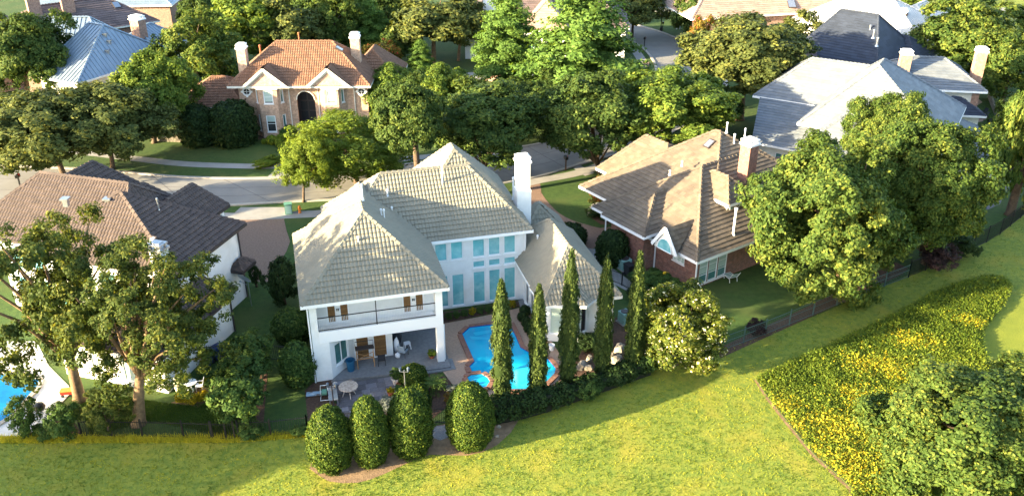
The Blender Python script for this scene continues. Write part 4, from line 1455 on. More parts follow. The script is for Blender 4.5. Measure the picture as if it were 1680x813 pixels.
def crown_round(name, m, nbig=26, nsub=13, nleaf=55, leaf=.03, rbig=.34, rsub=.13, flat=1.0, lowcut=-.55, spread=.72, seed=0, up=.35, asp=.55, inner=.12, acc=0.0):
    """broad crown: big boughs, each of puffs, each of leaves; returns mesh and bough centres"""
    g = np.random.default_rng(seed)
    C = []
    for k in range(nbig):
        i = k + .5
        z = 1 - (1 - lowcut) * i / nbig
        th = 2.39996 * i + g.uniform(-.4, .4)
        r = math.sqrt(1 - z * z)
        rad = spread * g.uniform(.66, 1.16) if g.random() > inner else spread * g.uniform(.2, .6)
        C.append((r * math.cos(th) * rad, r * math.sin(th) * rad, z * rad))
    C = np.array(C)
    P, N_, Q = [], [], []
    for c in C:
        rb = rbig * g.uniform(.7, 1.25)
        tone = g.uniform(-.12, .12)
        d = unit(g.normal(size=(nsub, 3)) + unit(c) * .55 + np.array([0, 0, .25]))
        sc_ = c + d * rb * g.uniform(.55, 1.0, size=(nsub, 1)) * np.array([1, 1, .85])
        for s_ in sc_:
            nl = int(nleaf * g.uniform(.7, 1.3))
            rs = rsub * g.uniform(.7, 1.3)
            ld = unit(g.normal(size=(nl, 3)))
            pos = s_ + ld * rs * (g.random((nl, 1)) ** .45) * np.array([1, 1, .8])
            nn = unit(ld * .7 + unit(s_ - c * .3) * .6 + g.normal(size=(nl, 3)) * .45 + np.array([0, 0, up]))
            P.append(pos)
            N_.append(nn)
            q = .46 + tone + g.normal(size=nl) * .16 + g.uniform(-.08, .08)
            if acc: q = np.where(g.random(nl) < acc, .99, np.minimum(q, .85))
            Q.append(q)
    P, N_, Q = np.concatenate(P), np.concatenate(N_), np.concatenate(Q)
    P[:, 2] *= flat
    sz = leaf * g.uniform(.7, 1.35, size=len(P))
    V = leaf_cloud(P, N_, sz, Q, asp)
    return quads_mesh(name, V, Q, m), C * np.array([1, 1, flat])


def crown_cone(name, m, nlev=20, leaf=.026, seed=0, nleaf=85):
    """tall pyramidal crown of level plumes with gaps between"""
    g = np.random.default_rng(seed)
    P, N_, Q, C = [], [], [], []
    for i in range(nlev):
        z = -1 + 2 * (i + .3) / nlev
        R0 = .56 * (1 - ((z + 1) / 2.1) ** 1.9) ** .85 + .05
        if z < -.75: R0 *= .8
        nb = max(3, int(11 * R0 / .56))
        for j in range(nb):
            th = 2.399 * (i * 7 + j) + g.uniform(-.25, .25) + j * 2 * math.pi / nb
            L = R0 * g.uniform(.62, 1.15)
            tone = g.uniform(-.1, .1)
            for f in np.linspace(.25, 1, max(2, int(5 * L / .5) + 1)):
                c = np.array([math.cos(th) * L * f, math.sin(th) * L * f, z - .05 * f + .05 * (1 - f) + g.uniform(-.02, .02)])
                C.append(c)
                nl = int(nleaf * g.uniform(.6, 1.2))
                rs = .10 * g.uniform(.8, 1.4)
                ld = unit(g.normal(size=(nl, 3)))
                P.append(c + ld * rs * (g.random((nl, 1)) ** .5) * np.array([1, 1, .75]))
                N_.append(unit(ld * .6 + np.array([math.cos(th), math.sin(th), .6]) * .6 + g.normal(size=(nl, 3)) * .45))
                Q.append(.5 + tone + g.normal(size=nl) * .15)
    P, N_, Q = np.concatenate(P), np.concatenate(N_), np.concatenate(Q)
    V = leaf_cloud(P, N_, leaf * g.uniform(.7, 1.3, size=len(P)), Q, .5)
    return quads_mesh(name, V, Q, m), np.array(C[::6])


def lathe_body(prof, n=20, k=.93):
    ev, ef = [], []
    for r, z in prof:
        for j in range(n):
            ev.append((r * k * math.cos(2 * math.pi * j / n), r * k * math.sin(2 * math.pi * j / n), z))
    for i in range(len(prof) - 1):
        for j in range(n):
            ef.append([i * n + j, i * n + (j + 1) % n, (i + 1) * n + (j + 1) % n, (i + 1) * n + j])
    ef.append(list(range(n))[::-1])
    ef.append([(len(prof) - 1) * n + j for j in range(n)])
    return np.array(ev), ef


def clipped(name, m, prof, nleaf=9000, leaf=.03, rough=.02, lump=.03, seed=0, asp=.62, tilt=.5, acc=0.0):
    """clipped or dense shrub: leaves over a turned body; prof = (radius, z) bottom to top in metres or units"""
    g = np.random.default_rng(seed)
    pr = np.array(prof)
    seg = np.linalg.norm(np.diff(pr, axis=0), axis=1) * (pr[:-1, 0] + pr[1:, 0] + 1e-3)
    cum = np.concatenate([[0], np.cumsum(seg)]) / seg.sum()
    u = g.random(nleaf)
    idx = np.clip(np.searchsorted(cum, u) - 1, 0, len(seg) - 1)
    f = ((u - cum[idx]) / (cum[idx + 1] - cum[idx] + 1e-9))[:, None]
    pz = pr[idx] * (1 - f) + pr[idx + 1] * f
    th = g.random(nleaf) * 2 * math.pi
    d = pr[idx + 1] - pr[idx]
    nr, nz = d[:, 1], -d[:, 0]
    N0 = unit(np.stack([nr * np.cos(th), nr * np.sin(th), nz], 1))
    lmp = lump * (np.sin(th * 5 + pz[:, 1] * 6 + seed) + np.sin(th * 9 - pz[:, 1] * 11) * .6)
    pos = np.stack([pz[:, 0] * np.cos(th), pz[:, 0] * np.sin(th), pz[:, 1]], 1) + N0 * (lmp + g.normal(size=nleaf) * rough)[:, None]
    nn = unit(N0 + g.normal(size=(nleaf, 3)) * tilt)
    q = .45 + g.normal(size=nleaf) * .2
    if acc: q = np.where(g.random(nleaf) < acc, .99, np.minimum(q, .86))
    V = leaf_cloud(pos, nn, leaf * g.uniform(.7, 1.3, size=nleaf), q, asp)
    return quads_mesh(name, V, q, m, lathe_body(prof))


PRO = {}
def proto(key):
    """crown meshes, made once and shared"""
    if key in PRO: return PRO[key]
    sp, k = key.rsplit('_', 1)
    k = int(k)
    sd = abs(hash(sp)) % 1000 if False else sum(map(ord, sp)) * 3 + k * 17
    if sp in ('oak', 'oak_olive', 'oak_bright'):
        r = crown_round(sp, LM[sp], 48, 15, 64, .0315, .28, .12, seed=sd, spread=.72, lowcut=-.65)
    elif sp == 'oak_far':
        r = crown_round(sp, LM['oak'], 30, 10, 40, .050, .33, .16, seed=sd, lowcut=-.7)
    elif sp == 'bright_far':
        r = crown_round(sp, LM['oak_bright'], 30, 10, 40, .050, .33, .16, seed=sd, lowcut=-.7)
    elif sp == 'olive_far':
        r = crown_round(sp, LM['oak_olive'], 30, 10, 40, .050, .33, .16, seed=sd, lowcut=-.7)
    elif sp == 'maple':
        r = crown_round(sp, LM[sp], 70, 20, 80, .019, .25, .085, seed=sd, spread=.76, lowcut=-.85, asp=.6)
    elif sp == 'maple_far':
        r = crown_round(sp, LM['maple'], 44, 13, 50, .034, .27, .115, seed=sd, spread=.75, lowcut=-.85)
    elif sp == 'pecan':
        r = crown_round(sp, LM[sp], 70, 10, 66, .0195, .17, .078, seed=sd, spread=.84, lowcut=-.85, inner=.28)
    elif sp == 'elm':
        r = crown_round(sp, LM[sp], 46, 14, 50, .032, .27, .12, seed=sd, spread=.74, lowcut=-.7, asp=.4)
    elif sp == 'baldcypress':
        r = crown_cone(sp, LM[sp], seed=sd)
    elif sp == 'crape':
        r = crown_round(sp, LM[sp], 16, 9, 40, .05, .36, .18, seed=sd, acc=.12)
    elif sp == 'magnolia':
        r = crown_round(sp, LM[sp], 64, 14, 64, .028, .27, .12, seed=sd, spread=.70, lowcut=-.95, acc=.05)
    elif sp in ('shrub', 'dark', 'lime', 'purple', 'silver', 'flower_yellow'):
        r = crown_round(sp, LM[sp], 22, 9, 34, .055, .34, .17, seed=sd, spread=.70, lowcut=-1, acc=.3 if sp == 'flower_yellow' else 0)
    PRO[key] = r
    return r


def branches(mb, base, centres, h_fork, r0, n, tr):
    """trunk and limbs, base at the ground, limbs out to the bough centres"""
    bx, by = base[0], base[1]
    fork = Vector((bx + tr[0] * .35, by + tr[1] * .35, h_fork))
    mb.tube([(bx, by, -.15), (bx + tr[0] * .04, by + tr[1] * .04, .25), (bx + tr[0] * .15, by + tr[1] * .15, h_fork * .5), tuple(fork)], [r0 * 1.5, r0 * 1.08, r0 * .92, r0 * .78], 9)
    for c in centres[:n]:
        c = Vector(c)
        m1 = fork.lerp(c, .45) + Vector((rng.uniform(-.3, .3), rng.uniform(-.3, .3), .12 * (c - fork).length))
        mb.tube([tuple(fork - Vector((0, 0, .2))), tuple(m1), tuple(c)], [r0 * .5, r0 * .3, r0 * .09], 6, cap=False)


def k_at(Y, z): return FPX / (Y * _c - (z - CAM_H) * _s)


def tree(label, base, top, rx, bot, sp, name='tree', cat='tree', group=None, bark='bark', cx=None, fork=None, r0=None, limbs=9, ry=None, fill=.93):
    """base, crown box (top, bottom, half-width, centre) are read off the photograph and turned into metres"""
    X, Y = at(*base)
    vc = (top + bot) / 2
    zc = height_at(Y, vc)
    kc = k_at(Y, zc)
    Xc = ((cx if cx is not None else base[0]) - 840) / kc
    if cx is None: X = Xc
    R_ = rx / kc
    dl = math.atan2(CAM_H - zc, Y)
    E = (bot - top) / 2 / kc
    cone = 'bald' in sp
    if cone:
        hz = E / math.cos(dl)
    else:
        hz = max(math.sqrt(max(E * E - (R_ * math.sin(dl)) ** 2, 0)) / math.cos(dl), .66 * R_)
        E2 = math.sqrt((hz * math.cos(dl)) ** 2 + (R_ * math.sin(dl)) ** 2)
        if E2 > E:                                  # keep the top where it is seen, let the skirt come down
            zc = max(zc - (E2 - E) / math.cos(dl), min(zc, hz * .8 + .5))
            Xc *= 1.0
    hz = min(hz, zc - .15) if zc > .6 else max(zc, .3)
    t = thing(name, (X, Y, 0), label, cat, group)
    me, C = proto(sp)
    dx = Xc - X
    crown = link('crown', me, t, (dx, 0, zc))
    zt, zb = zc + hz, zc - hz
    crown.scale = (R_ / fill, R_ / fill, hz / fill) if not cone else (R_ / .58, R_ / .58, hz / 1.02)
    rot = rng.uniform(0, 6.28)
    crown.rotation_euler = (0, 0, rot)
    mb = MB()
    ca, sa = math.cos(rot), math.sin(rot)
    W = []
    for c in C:
        x, y, z = c[0] * crown.scale[0], c[1] * crown.scale[1], c[2] * crown.scale[2]
        W.append((dx + x * ca - y * sa, x * sa + y * ca, zc + z))
    hf = fork if fork else max(.4, zb + .3 * (zt - zb))
    r0 = r0 or max(.08, .026 * zt)
    if cone:
        mb.tube([(dx, 0, -.1), (dx, 0, .5), (dx, 0, zt * .6), (dx, 0, zt * .97)], [r0 * 1.7, r0 * 1.1, r0 * .6, r0 * .1], 9)
        for c in W[::2]: mb.tube([(dx, 0, c[2]), c], [r0 * .2, r0 * .06], 5, cap=False)
    else:
        rng.shuffle(W)
        branches(mb, (0, 0), W, hf, r0, limbs, (dx, 0))
    mb.build('trunk', M[bark], t, smooth=True, world=False)
    return t


def bush(label, base, w, top, sp='shrub', name='shrub', cat='shrub', group=None, seed=None, k2=1.0):
    """low shrub without a visible stem: foliage over short stems"""
    X, Y = at(*base)
    k = px_per_m(X, Y)
    h = max(.25, height_at(Y, top) - .35 * w / k * .5)
    k = k_at(Y, h / 2)
    X = (base[0] - 840) / k
    t = thing(name, (X, Y, 0), label, cat, group)
    me, C = proto(sp + '_' + str(rng.randint(1, 2)))
    o = link('foliage', me, t, (0, 0, h * .5))
    r = w / k
    o.scale = (r, r * k2, h * .53)
    o.rotation_euler = (0, 0, rng.uniform(0, 6))
    mb = MB()
    for i in range(5):
        a = i * 1.26
        mb.tube([(.08 * math.cos(a), .08 * math.sin(a), -.05), (r * .35 * math.cos(a), r * .35 * math.sin(a), h * .55)], [.035, .015], 5)
    mb.build('stems', M['bark'], t, world=False)
    return t


def dome(label, base, w, top, sp, prof, nleaf, leaf, name='clipped_shrub', cat='shrub', group=None, seed=1, rough=.02, lump=.03, acc=0, asp=.62):
    X, Y = at(*base)
    k = px_per_m(X, Y)
    r = w / k
    h = height_at(Y, top)
    if cat != 'evergreen' or 'dome' in name: h = max(.3, h - r * .3)
    k = k_at(Y, h / 2)
    r = w / k
    X = (base[0] - 840) / k
    t = thing(name, (X, Y, 0), label, cat, group)
    P = [(a * r, b * h) for a, b in prof]
    link('foliage', clipped(name, LM[sp], P, nleaf, leaf, rough, lump, seed, asp, acc=acc), t)
    mb = MB()
    mb.tube([(0, 0, -.1), (0, 0, h * .4)], [.09, .05], 7)
    mb.build('stem', M['bark'], t, world=False)
    return t


EGG = [(.62, .02), (.80, .10), (.95, .24), (1.0, .38), (.97, .53), (.86, .69), (.66, .84), (.40, .94), (.16, .99), (.02, 1.0)]
BALL = [(.55, .03), (.85, .18), (1, .42), (.95, .62), (.76, .82), (.45, .95), (.15, 1.0), (.02, 1.0)]
SPINDLE = [(.42, .005), (.66, .05), (.88, .14), (1.0, .27), (1.0, .42), (.92, .58), (.76, .73), (.52, .86), (.26, .95), (.04, 1.0)]

# --- the clipped row on the golf side of the fence
gp = 'egg shaped clipped evergreens outside the fence'
dome("leftmost egg shaped clipped evergreen, fattest of the close trio by the bare soil", (541, 764), 37, 668, 'topiary', EGG, 17000, .056, 'clipped_evergreen', 'evergreen', gp, 1, .045, .055)
dome("slimmest egg shaped clipped evergreen, second in the row from the left", (605, 757), 32, 651, 'topiary', EGG, 17000, .056, 'clipped_evergreen', 'evergreen', gp, 2, .04, .035)
dome("egg shaped clipped evergreen with a dark shaded left flank, third in the row", (672, 740), 37, 638, 'topiary', EGG, 17000, .056, 'clipped_evergreen', 'evergreen', gp, 3, .045, .055)
dome("broad egg shaped clipped evergreen standing apart beside the gate", (771, 727), 40, 629, 'topiary', EGG, 17000, .056, 'clipped_evergreen', 'evergreen', gp, 4, .04, .03)


def italian(label, base, w, top, seed):
    X, Y = at(*base)
    k = px_per_m(X, Y)
    r, h = w / k, height_at(Y, top)
    t = thing('cypress', (X, Y, 0), label, 'cypress tree', 'slender cypresses along the pool fence')
    g = np.random.default_rng(seed)
    P, N_, Q, S = [], [], [], []
    prof = np.array(SPINDLE)
    for i in range(330):
        zf = g.random() ** .9
        rr = np.interp(zf, prof[:, 1], prof[:, 0]) * r * g.uniform(.78, 1.06)
        th = g.uniform(0, 2 * math.pi)
        n = 38
        ln = g.uniform(.35, .8)
        s_ = g.random(n)
        c = np.stack([rr * math.cos(th) * (1 - .25 * s_) + g.normal(size=n) * .06, rr * math.sin(th) * (1 - .25 * s_) + g.normal(size=n) * .06, zf * h * .95 + (s_ - .3) * ln], 1)
        c[:, 2] = np.clip(c[:, 2], .02, h)
        P.append(c)
        N_.append(unit(np.array([math.cos(th), math.sin(th), .2]) + g.normal(size=(n, 3)) * .5))
        Q.append(.42 + g.uniform(-.22, .26) + g.normal(size=n) * .12)
    P, N_, Q = np.concatenate(P), np.concatenate(N_), np.concatenate(Q)
    V = leaf_cloud(P, N_, g.uniform(.06, .13, size=len(P)), Q, .35, (0, 0, 1), .3)
    link('crown', quads_mesh('cypress_crown', V, Q, LM['cypress'], lathe_body([(a * r, b * h) for a, b in SPINDLE], 14, .74)), t)
    mb = MB()
    mb.tube([(0, 0, -.1), (0, 0, h * .5)], [.13, .06], 7)
    mb.build('trunk', M['bark'], t, world=False)
    return t


italian("slender cypress in front of the pool nearest the spa, yellowing at its foot", (824, 662), 18, 457, 21)
italian("shortest slender cypress, against the right half of the pool", (882, 652), 16, 466, 22)
italian("tallest slender cypress, in front of the octagonal bay of the white house", (931, 636), 17, 406, 23)
italian("slender cypress in front of the corner of the white house wing", (986, 622), 15, 417, 24)
italian("slender cypress beside the white flowering shrub, last of the row", (1036, 612), 15, 411, 25)
italian("small thin cypress shoot between tall cypress and white flowering shrub", (1049, 604), 7, 515, 26)

tree("large rounded magnolia covered in pale cream flowers beyond the last cypress", (1117, 598), 456, 78, 612, 'magnolia_1', 'flowering_tree', limbs=7, fork=.8, r0=.09)
bush("leafy light green shrub low at the foot of the flowering magnolia", (1062, 607), 26, 570, 'shrub')

# --- the open trees of the left garden
tree("open crowned pecan with a leaning trunk beside the left pool", (131, 656), 330, 132, 640, 'pecan_1', bark='bark_warm', cx=92, fork=3.2, r0=.36, limbs=20)
tree("open crowned pecan with a forked trunk behind the black fence, right of the pair", (227, 695), 388, 126, 650, 'pecan_2', bark='bark_warm', cx=252, fork=3.6, r0=.36, limbs=20)
tree("small multi stemmed tree low in front of the two pecans", (178, 708), 628, 42, 706, 'pecan_2', cx=176, r0=.06, fork=.7)
bush("dark rounded shrub at the corner of the white pool deck", (104, 716), 32, 655, 'shrub')
bush("dark shrub by the fence in front of the left pool", (38, 716), 26, 645, 'shrub')
bush("low shrub at the left end of the black fence beside the dark one", (75, 720), 18, 690, 'shrub')
gp = 'tall shrubs between the two gardens'
tree("tall loose shrub at the far end of the row between the gardens", (408, 616), 540, 40, 616, 'shrub_1', 'tall_shrub', 'shrub', gp, r0=.06)
tree("tall loose shrub in the middle of the row between the gardens", (398, 660), 574, 44, 660, 'shrub_2', 'tall_shrub', 'shrub', gp, r0=.06)
tree("tall loose shrub at the fence end of the row between the gardens", (386, 700), 604, 46, 700, 'shrub_1', 'tall_shrub', 'shrub', gp, r0=.06)
bush("pale leafy shrub spilling over the fence corner left of the clipped evergreens", (412, 716), 24, 690, 'shrub')
bush("low green creeper at the fence by the leftmost clipped evergreen", (492, 712), 16, 696, 'shrub')
gp = 'dense round shrubs along the left wall of the white house'
dome("dense round shrub under the eave corner of the white house", (478, 556), 31, 502, 'shrub', BALL, 4200, .10, 'round_shrub', 'shrub', gp, 5, .07, .06)
dome("dense round shrub beside the white house corner near the mulch", (488, 628), 28, 558, 'shrub', BALL, 4200, .10, 'round_shrub', 'shrub', gp, 6, .07, .06)
tree("dark bushy evergreen along the far half of the left wall of the white house", (462, 498), 418, 30, 496, 'dark_1', 'dark_evergreen', 'evergreen')
tree("dark little conifer at the drive end behind the satellite dish", (418, 470), 430, 10, 468, 'dark_2', 'dark_evergreen', 'evergreen')

# --- around the brick house
dome("low dark domed bush beside the drive behind the white house wing", (936, 402), 27, 362, 'dark', BALL, 3600, .10, 'round_bush', 'bush', None, 7, .06, .05)
dome("tall dark rounded holly against the brick wall", (1005, 430), 26, 374, 'dark', [(.8, .02), (.97, .2), (1, .5), (.93, .72), (.72, .9), (.35, 1), (.02, 1.01)], 4200, .10, 'round_bush', 'bush', None, 8, .06, .05)
tree("small crape myrtle with golden tips at the left corner of the brick house", (990, 352), 287, 24, 345, 'crape_1', 'crape_myrtle', limbs=5, r0=.05)
bush("low dark bush in the kerbed bed under the crape myrtle", (975, 355), 15, 337, 'dark')
bush("second low dark bush in the kerbed bed, nearer the brick wall", (994, 362), 12, 346, 'dark')
bush("wide green shrub against the brick wall below the arched gable", (1062, 470), 30, 438, 'shrub')
bush("green shrub with a yellow bloom at the brick wall", (1092, 476), 24, 446, 'shrub')
bush("dark shrub in front of the air conditioner cabinet", (1048, 490), 22, 460, 'dark')
bush("dark clipped hedge bush against the bay of the white house", (968, 574), 22, 540, 'dark')
bush("purple leaved shrub at the green garden fence", (1240, 548), 17, 522, 'purple')

# --- big trees on the right
tree("huge near maple with a broad lit crown in front of the brick house lawn", (1380, 490), 224, 134, 506, 'maple_1', 'maple_tree', bark='bark_warm', cx=1352, fork=4.2, r0=.38, limbs=14)
tree("huge maple behind the near one, its crown darker towards the garden fence", (1520, 432), 186, 110, 424, 'maple_1', 'maple_tree', bark='bark_warm', cx=1512, fork=4.5, r0=.36, limbs=14)
tree("tall maple crown rising in front of the pale grey roof", (1452, 372), 148, 72, 330, 'maple_1', 'maple_tree', bark='bark', cx=1455)
bush("dark purple bush under the big maple by the wire fence", (1540, 440), 34, 395, 'purple')
bush("dark bush under the big maple beside the purple one", (1580, 420), 28, 380, 'dark')
tree("large leafy tree cut off by the bottom right corner", (1590, 905), 580, 165, 860, 'maple_1', 'leafy_tree', cx=1590, r0=.3)
tree("tall dense tree at the right edge beside the garden terrace", (1694, 352), 92, 56, 345, 'maple_far_1')
tree("round crowned tree behind the garden lawn at the right edge", (1660, 172), 56, 60, 160, 'maple_far_2')
tree("wide bright crowned tree behind the white roof at the upper right", (1575, 140), -4, 82, 128, 'maple_far_1')
tree("bright tree at the top right corner above the garden", (1652, 115), 8, 62, 108, 'maple_far_2')
tree("small dark tree beneath the wide bright crown at the upper right", (1530, 108), 55, 26, 104, 'oak_far_1')
tree("tree in shade behind the far garden hedge on the right", (1662, 262), 150, 30, 250, 'oak_far_2')

# --- along the street
tree("light green elm with drooping twigs nearest the street kerb in front of the drive", (498, 331), 215, 50, 318, 'elm_1', 'elm_tree', cx=505, fork=2.2, r0=.12, limbs=10)
tree("wide light green elm over the street behind the white house ridge", (585, 300), 180, 92, 290, 'elm_1', 'elm_tree', cx=575, fork=2.6, r0=.24, limbs=12)
tree("dark leafed oak right of the wide elm across the street", (690, 342), 128, 60, 256, 'oak_1', 'oak_tree', cx=670)
tree("spreading oak with three trunks behind the top of the white house roof", (795, 298), 130, 92, 272, 'oak_2', 'oak_tree', cx=795, fork=1.5, limbs=12)
tree("spreading oak with a forked trunk beside the brick mailbox", (984, 283), 118, 88, 262, 'oak_1', 'oak_tree', cx=975, fork=1.0, r0=.26, limbs=14)
tree("sunlit oak over the street behind the brick house ridge", (1092, 276), 110, 100, 226, 'oak_bright_1', 'oak_tree', cx=1105, limbs=12)
tree("big olive green oak with a stout pale trunk left of the pale grey roof", (1213, 196), 22, 108, 172, 'oak_olive_1', 'oak_tree', bark='bark_warm', cx=1222, fork=4.2, r0=.5, limbs=12)
tree("olive green bushy tree between the big oak and the dark slate roof", (1302, 118), 24, 46, 112, 'olive_far_1')
tree("giant bald cypress with a broad feathery light green pyramid beside the cul de sac", (958, 186), -26, 104, 190, 'baldcypress_1', 'bald_cypress', cx=958)
tree("smaller feathery bald cypress with a bare dark lower trunk", (833, 153), -10, 58, 128, 'baldcypress_1', 'bald_cypress')
tree("dark oak beyond the giant bald cypress at the head of the street", (1040, 62), -25, 52, 48, 'olive_far_2', 'oak_tree')
tree("dark tree behind the street lamp at the head of the street", (1136, 70), -18, 34, 62, 'oak_far_1')
tree("bright bushy tree on the far side above the big olive oak", (1200, 60), -20, 48, 55, 'bright_far_1')
tree("tree with brown tips at the left flank of the big olive oak", (1150, 100), 22, 22, 95, 'crape_1')

# --- across the street, around the peach brick house
tree("grey green oak at the street corner far left, trunk in the shade", (108, 296), 146, 108, 292, 'oak_olive_2', 'oak_tree', cx=72, fork=2.6, r0=.3, limbs=12)
tree("second grey green oak beside the street, crown reaching the lawn", (185, 276), 132, 92, 268, 'oak_olive_1', 'oak_tree', cx=182, fork=2.6, limbs=12)
tree("oak with a dark trunk at the rubble wall left of the peach house hedge", (253, 234), 84, 64, 215, 'oak_bright_1', 'oak_tree', cx=258, limbs=12)
tree("dark round crowned tree in front of the blue metal roof", (48, 176), 14, 74, 162, 'oak_2', 'oak_tree', cx=52)
tree("dense round crowned tree right of the blue metal roof", (326, 162), 22, 66, 150, 'maple_far_1', cx=326)
tree("yellow green sunlit tree behind the left chimney of the peach house", (402, 108), -10, 60, 92, 'bright_far_2', cx=402)
tree("grey olive tree behind the peach house roof on the left", (482, 110), 2, 54, 98, 'olive_far_1', cx=482)
tree("dark green tree behind the middle of the peach house ridge", (545, 96), -14, 46, 86, 'maple_far_2', cx=548)
tree("light green feathery tree above the right chimney of the peach house", (604, 92), -4, 38, 84, 'baldcypress_1', 'bald_cypress', cx=604)
tree("red and gold crape myrtle behind the right chimney of the peach house", (622, 128), 64, 34, 120, 'crape_2', 'crape_myrtle', cx=624)
tree("wide olive oak with two pale trunks beyond the side drive", (712, 104), -10, 72, 80, 'olive_far_1', 'oak_tree', bark='bark_warm', cx=712, fork=3.5, r0=.35)
tree("oak with a pale trunk just right of the wide olive oak", (752, 100), 2, 46, 78, 'olive_far_2', 'oak_tree', bark='bark_warm', cx=762, fork=3)
tree("mid green tree in front of the right wing of the peach house", (645, 208), 105, 52, 200, 'oak_bright_1', cx=645)
tree("mid green tree left of the spreading street oak, across the street", (725, 208), 105, 56, 200, 'oak_bright_1', cx=725)
tree("small feathery conifer between the peach house and the side drive", (690, 128), 66, 24, 124, 'baldcypress_1', 'conifer', cx=690)
tree("dark oak behind the spreading street oak", (850, 222), 128, 62, 212, 'oak_2', 'oak_tree', cx=850)
tree("dark broad tree filling the bank under the giant bald cypress", (905, 208), 120, 48, 204, 'oak_1', cx=905)
tree("dark oak between the sunlit street oak and the big olive oak", (1165, 222), 128, 52, 212, 'oak_1', 'oak_tree', cx=1160)
gp = 'dark dense hedge bushes left of the peach house'
dome("dark dense hedge bush left of the peach house, next to the wing roof", (322, 236), 28, 166, 'dark', [(.85, .02), (1, .25), (1, .55), (.88, .82), (.55, .97), (.02, 1.0)], 4200, .16, 'hedge_bush', 'hedge', gp, 9, .1, .1)
dome("dark dense hedge bush against the left bay of the peach house", (382, 234), 37, 158, 'dark', [(.85, .02), (1, .25), (1, .55), (.88, .82), (.55, .97), (.02, 1.0)], 5200, .16, 'hedge_bush', 'hedge', gp, 10, .1, .1)
dome("tall dark clipped dome beside the right bay of the peach house", (566, 212), 31, 155, 'topiary', EGG, 5200, .12, 'clipped_dome', 'evergreen', None, 11, .05, .04)
dome("dark bush under the entrance of the peach house", (470, 222), 17, 200, 'shrub', BALL, 1400, .12, 'round_bush', 'bush', None, 12, .05, .04)
dome("dark bush right of the entrance arch of the peach house", (512, 226), 15, 204, 'shrub', BALL, 1400, .12, 'round_bush', 'bush', None, 13, .05, .04)
gp = 'clipped lime green balls at the peach house corner'
for i, (x, y, r_, lb) in enumerate(((446, 236, 9, "largest clipped lime green ball by the peach house corner"), (461, 231, 7, "rear clipped lime green ball by the peach house corner"), (459, 240, 8, "middle clipped lime green ball by the peach house corner"), (464, 247, 8, "front clipped lime green ball nearest the lawn edge"), (433, 235, 4, "tiny clipped lime green ball at the mulch edge"))):
    dome(lb, (x, y), r_, y - 1.8 * r_, 'lime', BALL, 500, .10, 'ball_shrub', 'shrub', gp, 14 + i, .03, .03)
bush("bright yellow green ground shrub at the lawn edge by the sidewalk", (440, 272), 30, 252, 'lime', k2=.5)
bush("round dark hedge at the end of the plum brown roofed house", (252, 68), 17, 44, 'shrub')

# --- off to the left: two golf course trees, two added to shade the street
for (x, y, r_, h_, lb) in ((-47, 27.5, 4.2, 10.5, "round tree on the golf course beyond the lower left corner"), (-66, 24, 5.0, 12.5, "larger tree on the golf course farther beyond the lower left corner"), (-53, 65.5, 4.5, 9.0, "added tree shading the street, unseen beyond the left edge"), (-66, 59, 4.5, 9.5, "second added tree shading the street, unseen beyond the left edge")):
    t = thing('tree', (x, y, 0), lb, 'tree')
    me, C = proto('oak_far_1')
    o = link('crown', me, t, (0, 0, h_ * .58))
    o.scale = (r_, r_, h_ * .42)
    mb = MB()
    branches(mb, (0, 0), [(c[0] * r_, c[1] * r_, h_ * .58 + c[2] * h_ * .42) for c in C], 2.5, .25, 6, (0, 0))
    mb.build('trunk', M['bark'], t, world=False)
# --- the wooded strip along the top edge
gp = 'trees of the wooded strip along the top edge'
for i, (x, y, top, r_, sp, lb) in enumerate((
        (262, 40, -18, 36, 'bright_far_1', "bright tree behind the lawn at the top, left of the dark gap"),
        (330, 60, -10, 34, 'oak_far_2', "dark tree at the top behind the dense round crown"),
        (352, 20, -34, 38, 'maple_far_1', "leafy tree at the top edge left of the yellow green tree"),
        (440, 40, -38, 42, 'bright_far_2', "sunlit yellow green tree at the top edge above the peach house"),
        (515, 48, -36, 42, 'oak_far_1', "dark tree at the top edge above the middle of the peach house"),
        (580, 62, -28, 38, 'oak_far_2', "dark tree at the top edge left of the feathery conifer"),
        (645, 72, -22, 40, 'oak_far_1', "dark tree at the top edge right of the crape myrtle"),
        (655, 108, 40, 30, 'oak_far_2', "dark tree behind the red crape myrtle"),
        (790, 60, -26, 38, 'oak_far_1', "dark tree at the top behind the smaller bald cypress"),
        (1010, 20, -44, 42, 'oak_far_2', "dark tree at the top edge above the giant bald cypress"),
        (1090, 4, -48, 44, 'oak_far_1', "dark tree at the top edge above the street lamp"),
        (1165, 30, -34, 44, 'maple_far_2', "leafy tree at the top edge left of the rosy roof"),
        (1205, 20, -30, 34, 'oak_far_1', "dark tree at the top edge touching the rosy roof"),
        (1500, 20, -30, 34, 'bright_far_1', "bright tree at the top edge right of the white roof"),
        (215, 22, -24, 30, 'oak_far_1', "dark tree at the top edge beyond the plum brown roof"))):
    tree(lb, (x, y), top, r_, y - 6, sp, group=gp, limbs=5)

# ------------------------------------------------------------------ grass that stands up, ground cover, beds
def inside(P, poly):
    x, y = P[:, 0], P[:, 1]
    ok = np.zeros(len(P), bool)
    n = len(poly)
    for i in range(n):
        (x0, y0), (x1, y1) = poly[i], poly[(i + 1) % n]
        c = ((y0 > y) != (y1 > y)) & (x < (x1 - x0) * (y - y0) / (y1 - y0 + 1e-12) + x0)
        ok ^= c
    return ok


def sample_area(poly, n, near=0.0):
    a = np.array(poly)
    lo, hi = a.min(0), a.max(0)
    out = []
    tot = 0
    while tot < n:
        P = nrg.random((n * 2, 2)) * (hi - lo) + lo
        P = P[inside(P, poly)]
        if near:
            keep = nrg.random(len(P)) < np.clip((near / (P[:, 1] + 1)) ** 2, 0, 1)
            P = P[keep]
        out.append(P)
        tot += len(P)
    return np.concatenate(out)[:n]


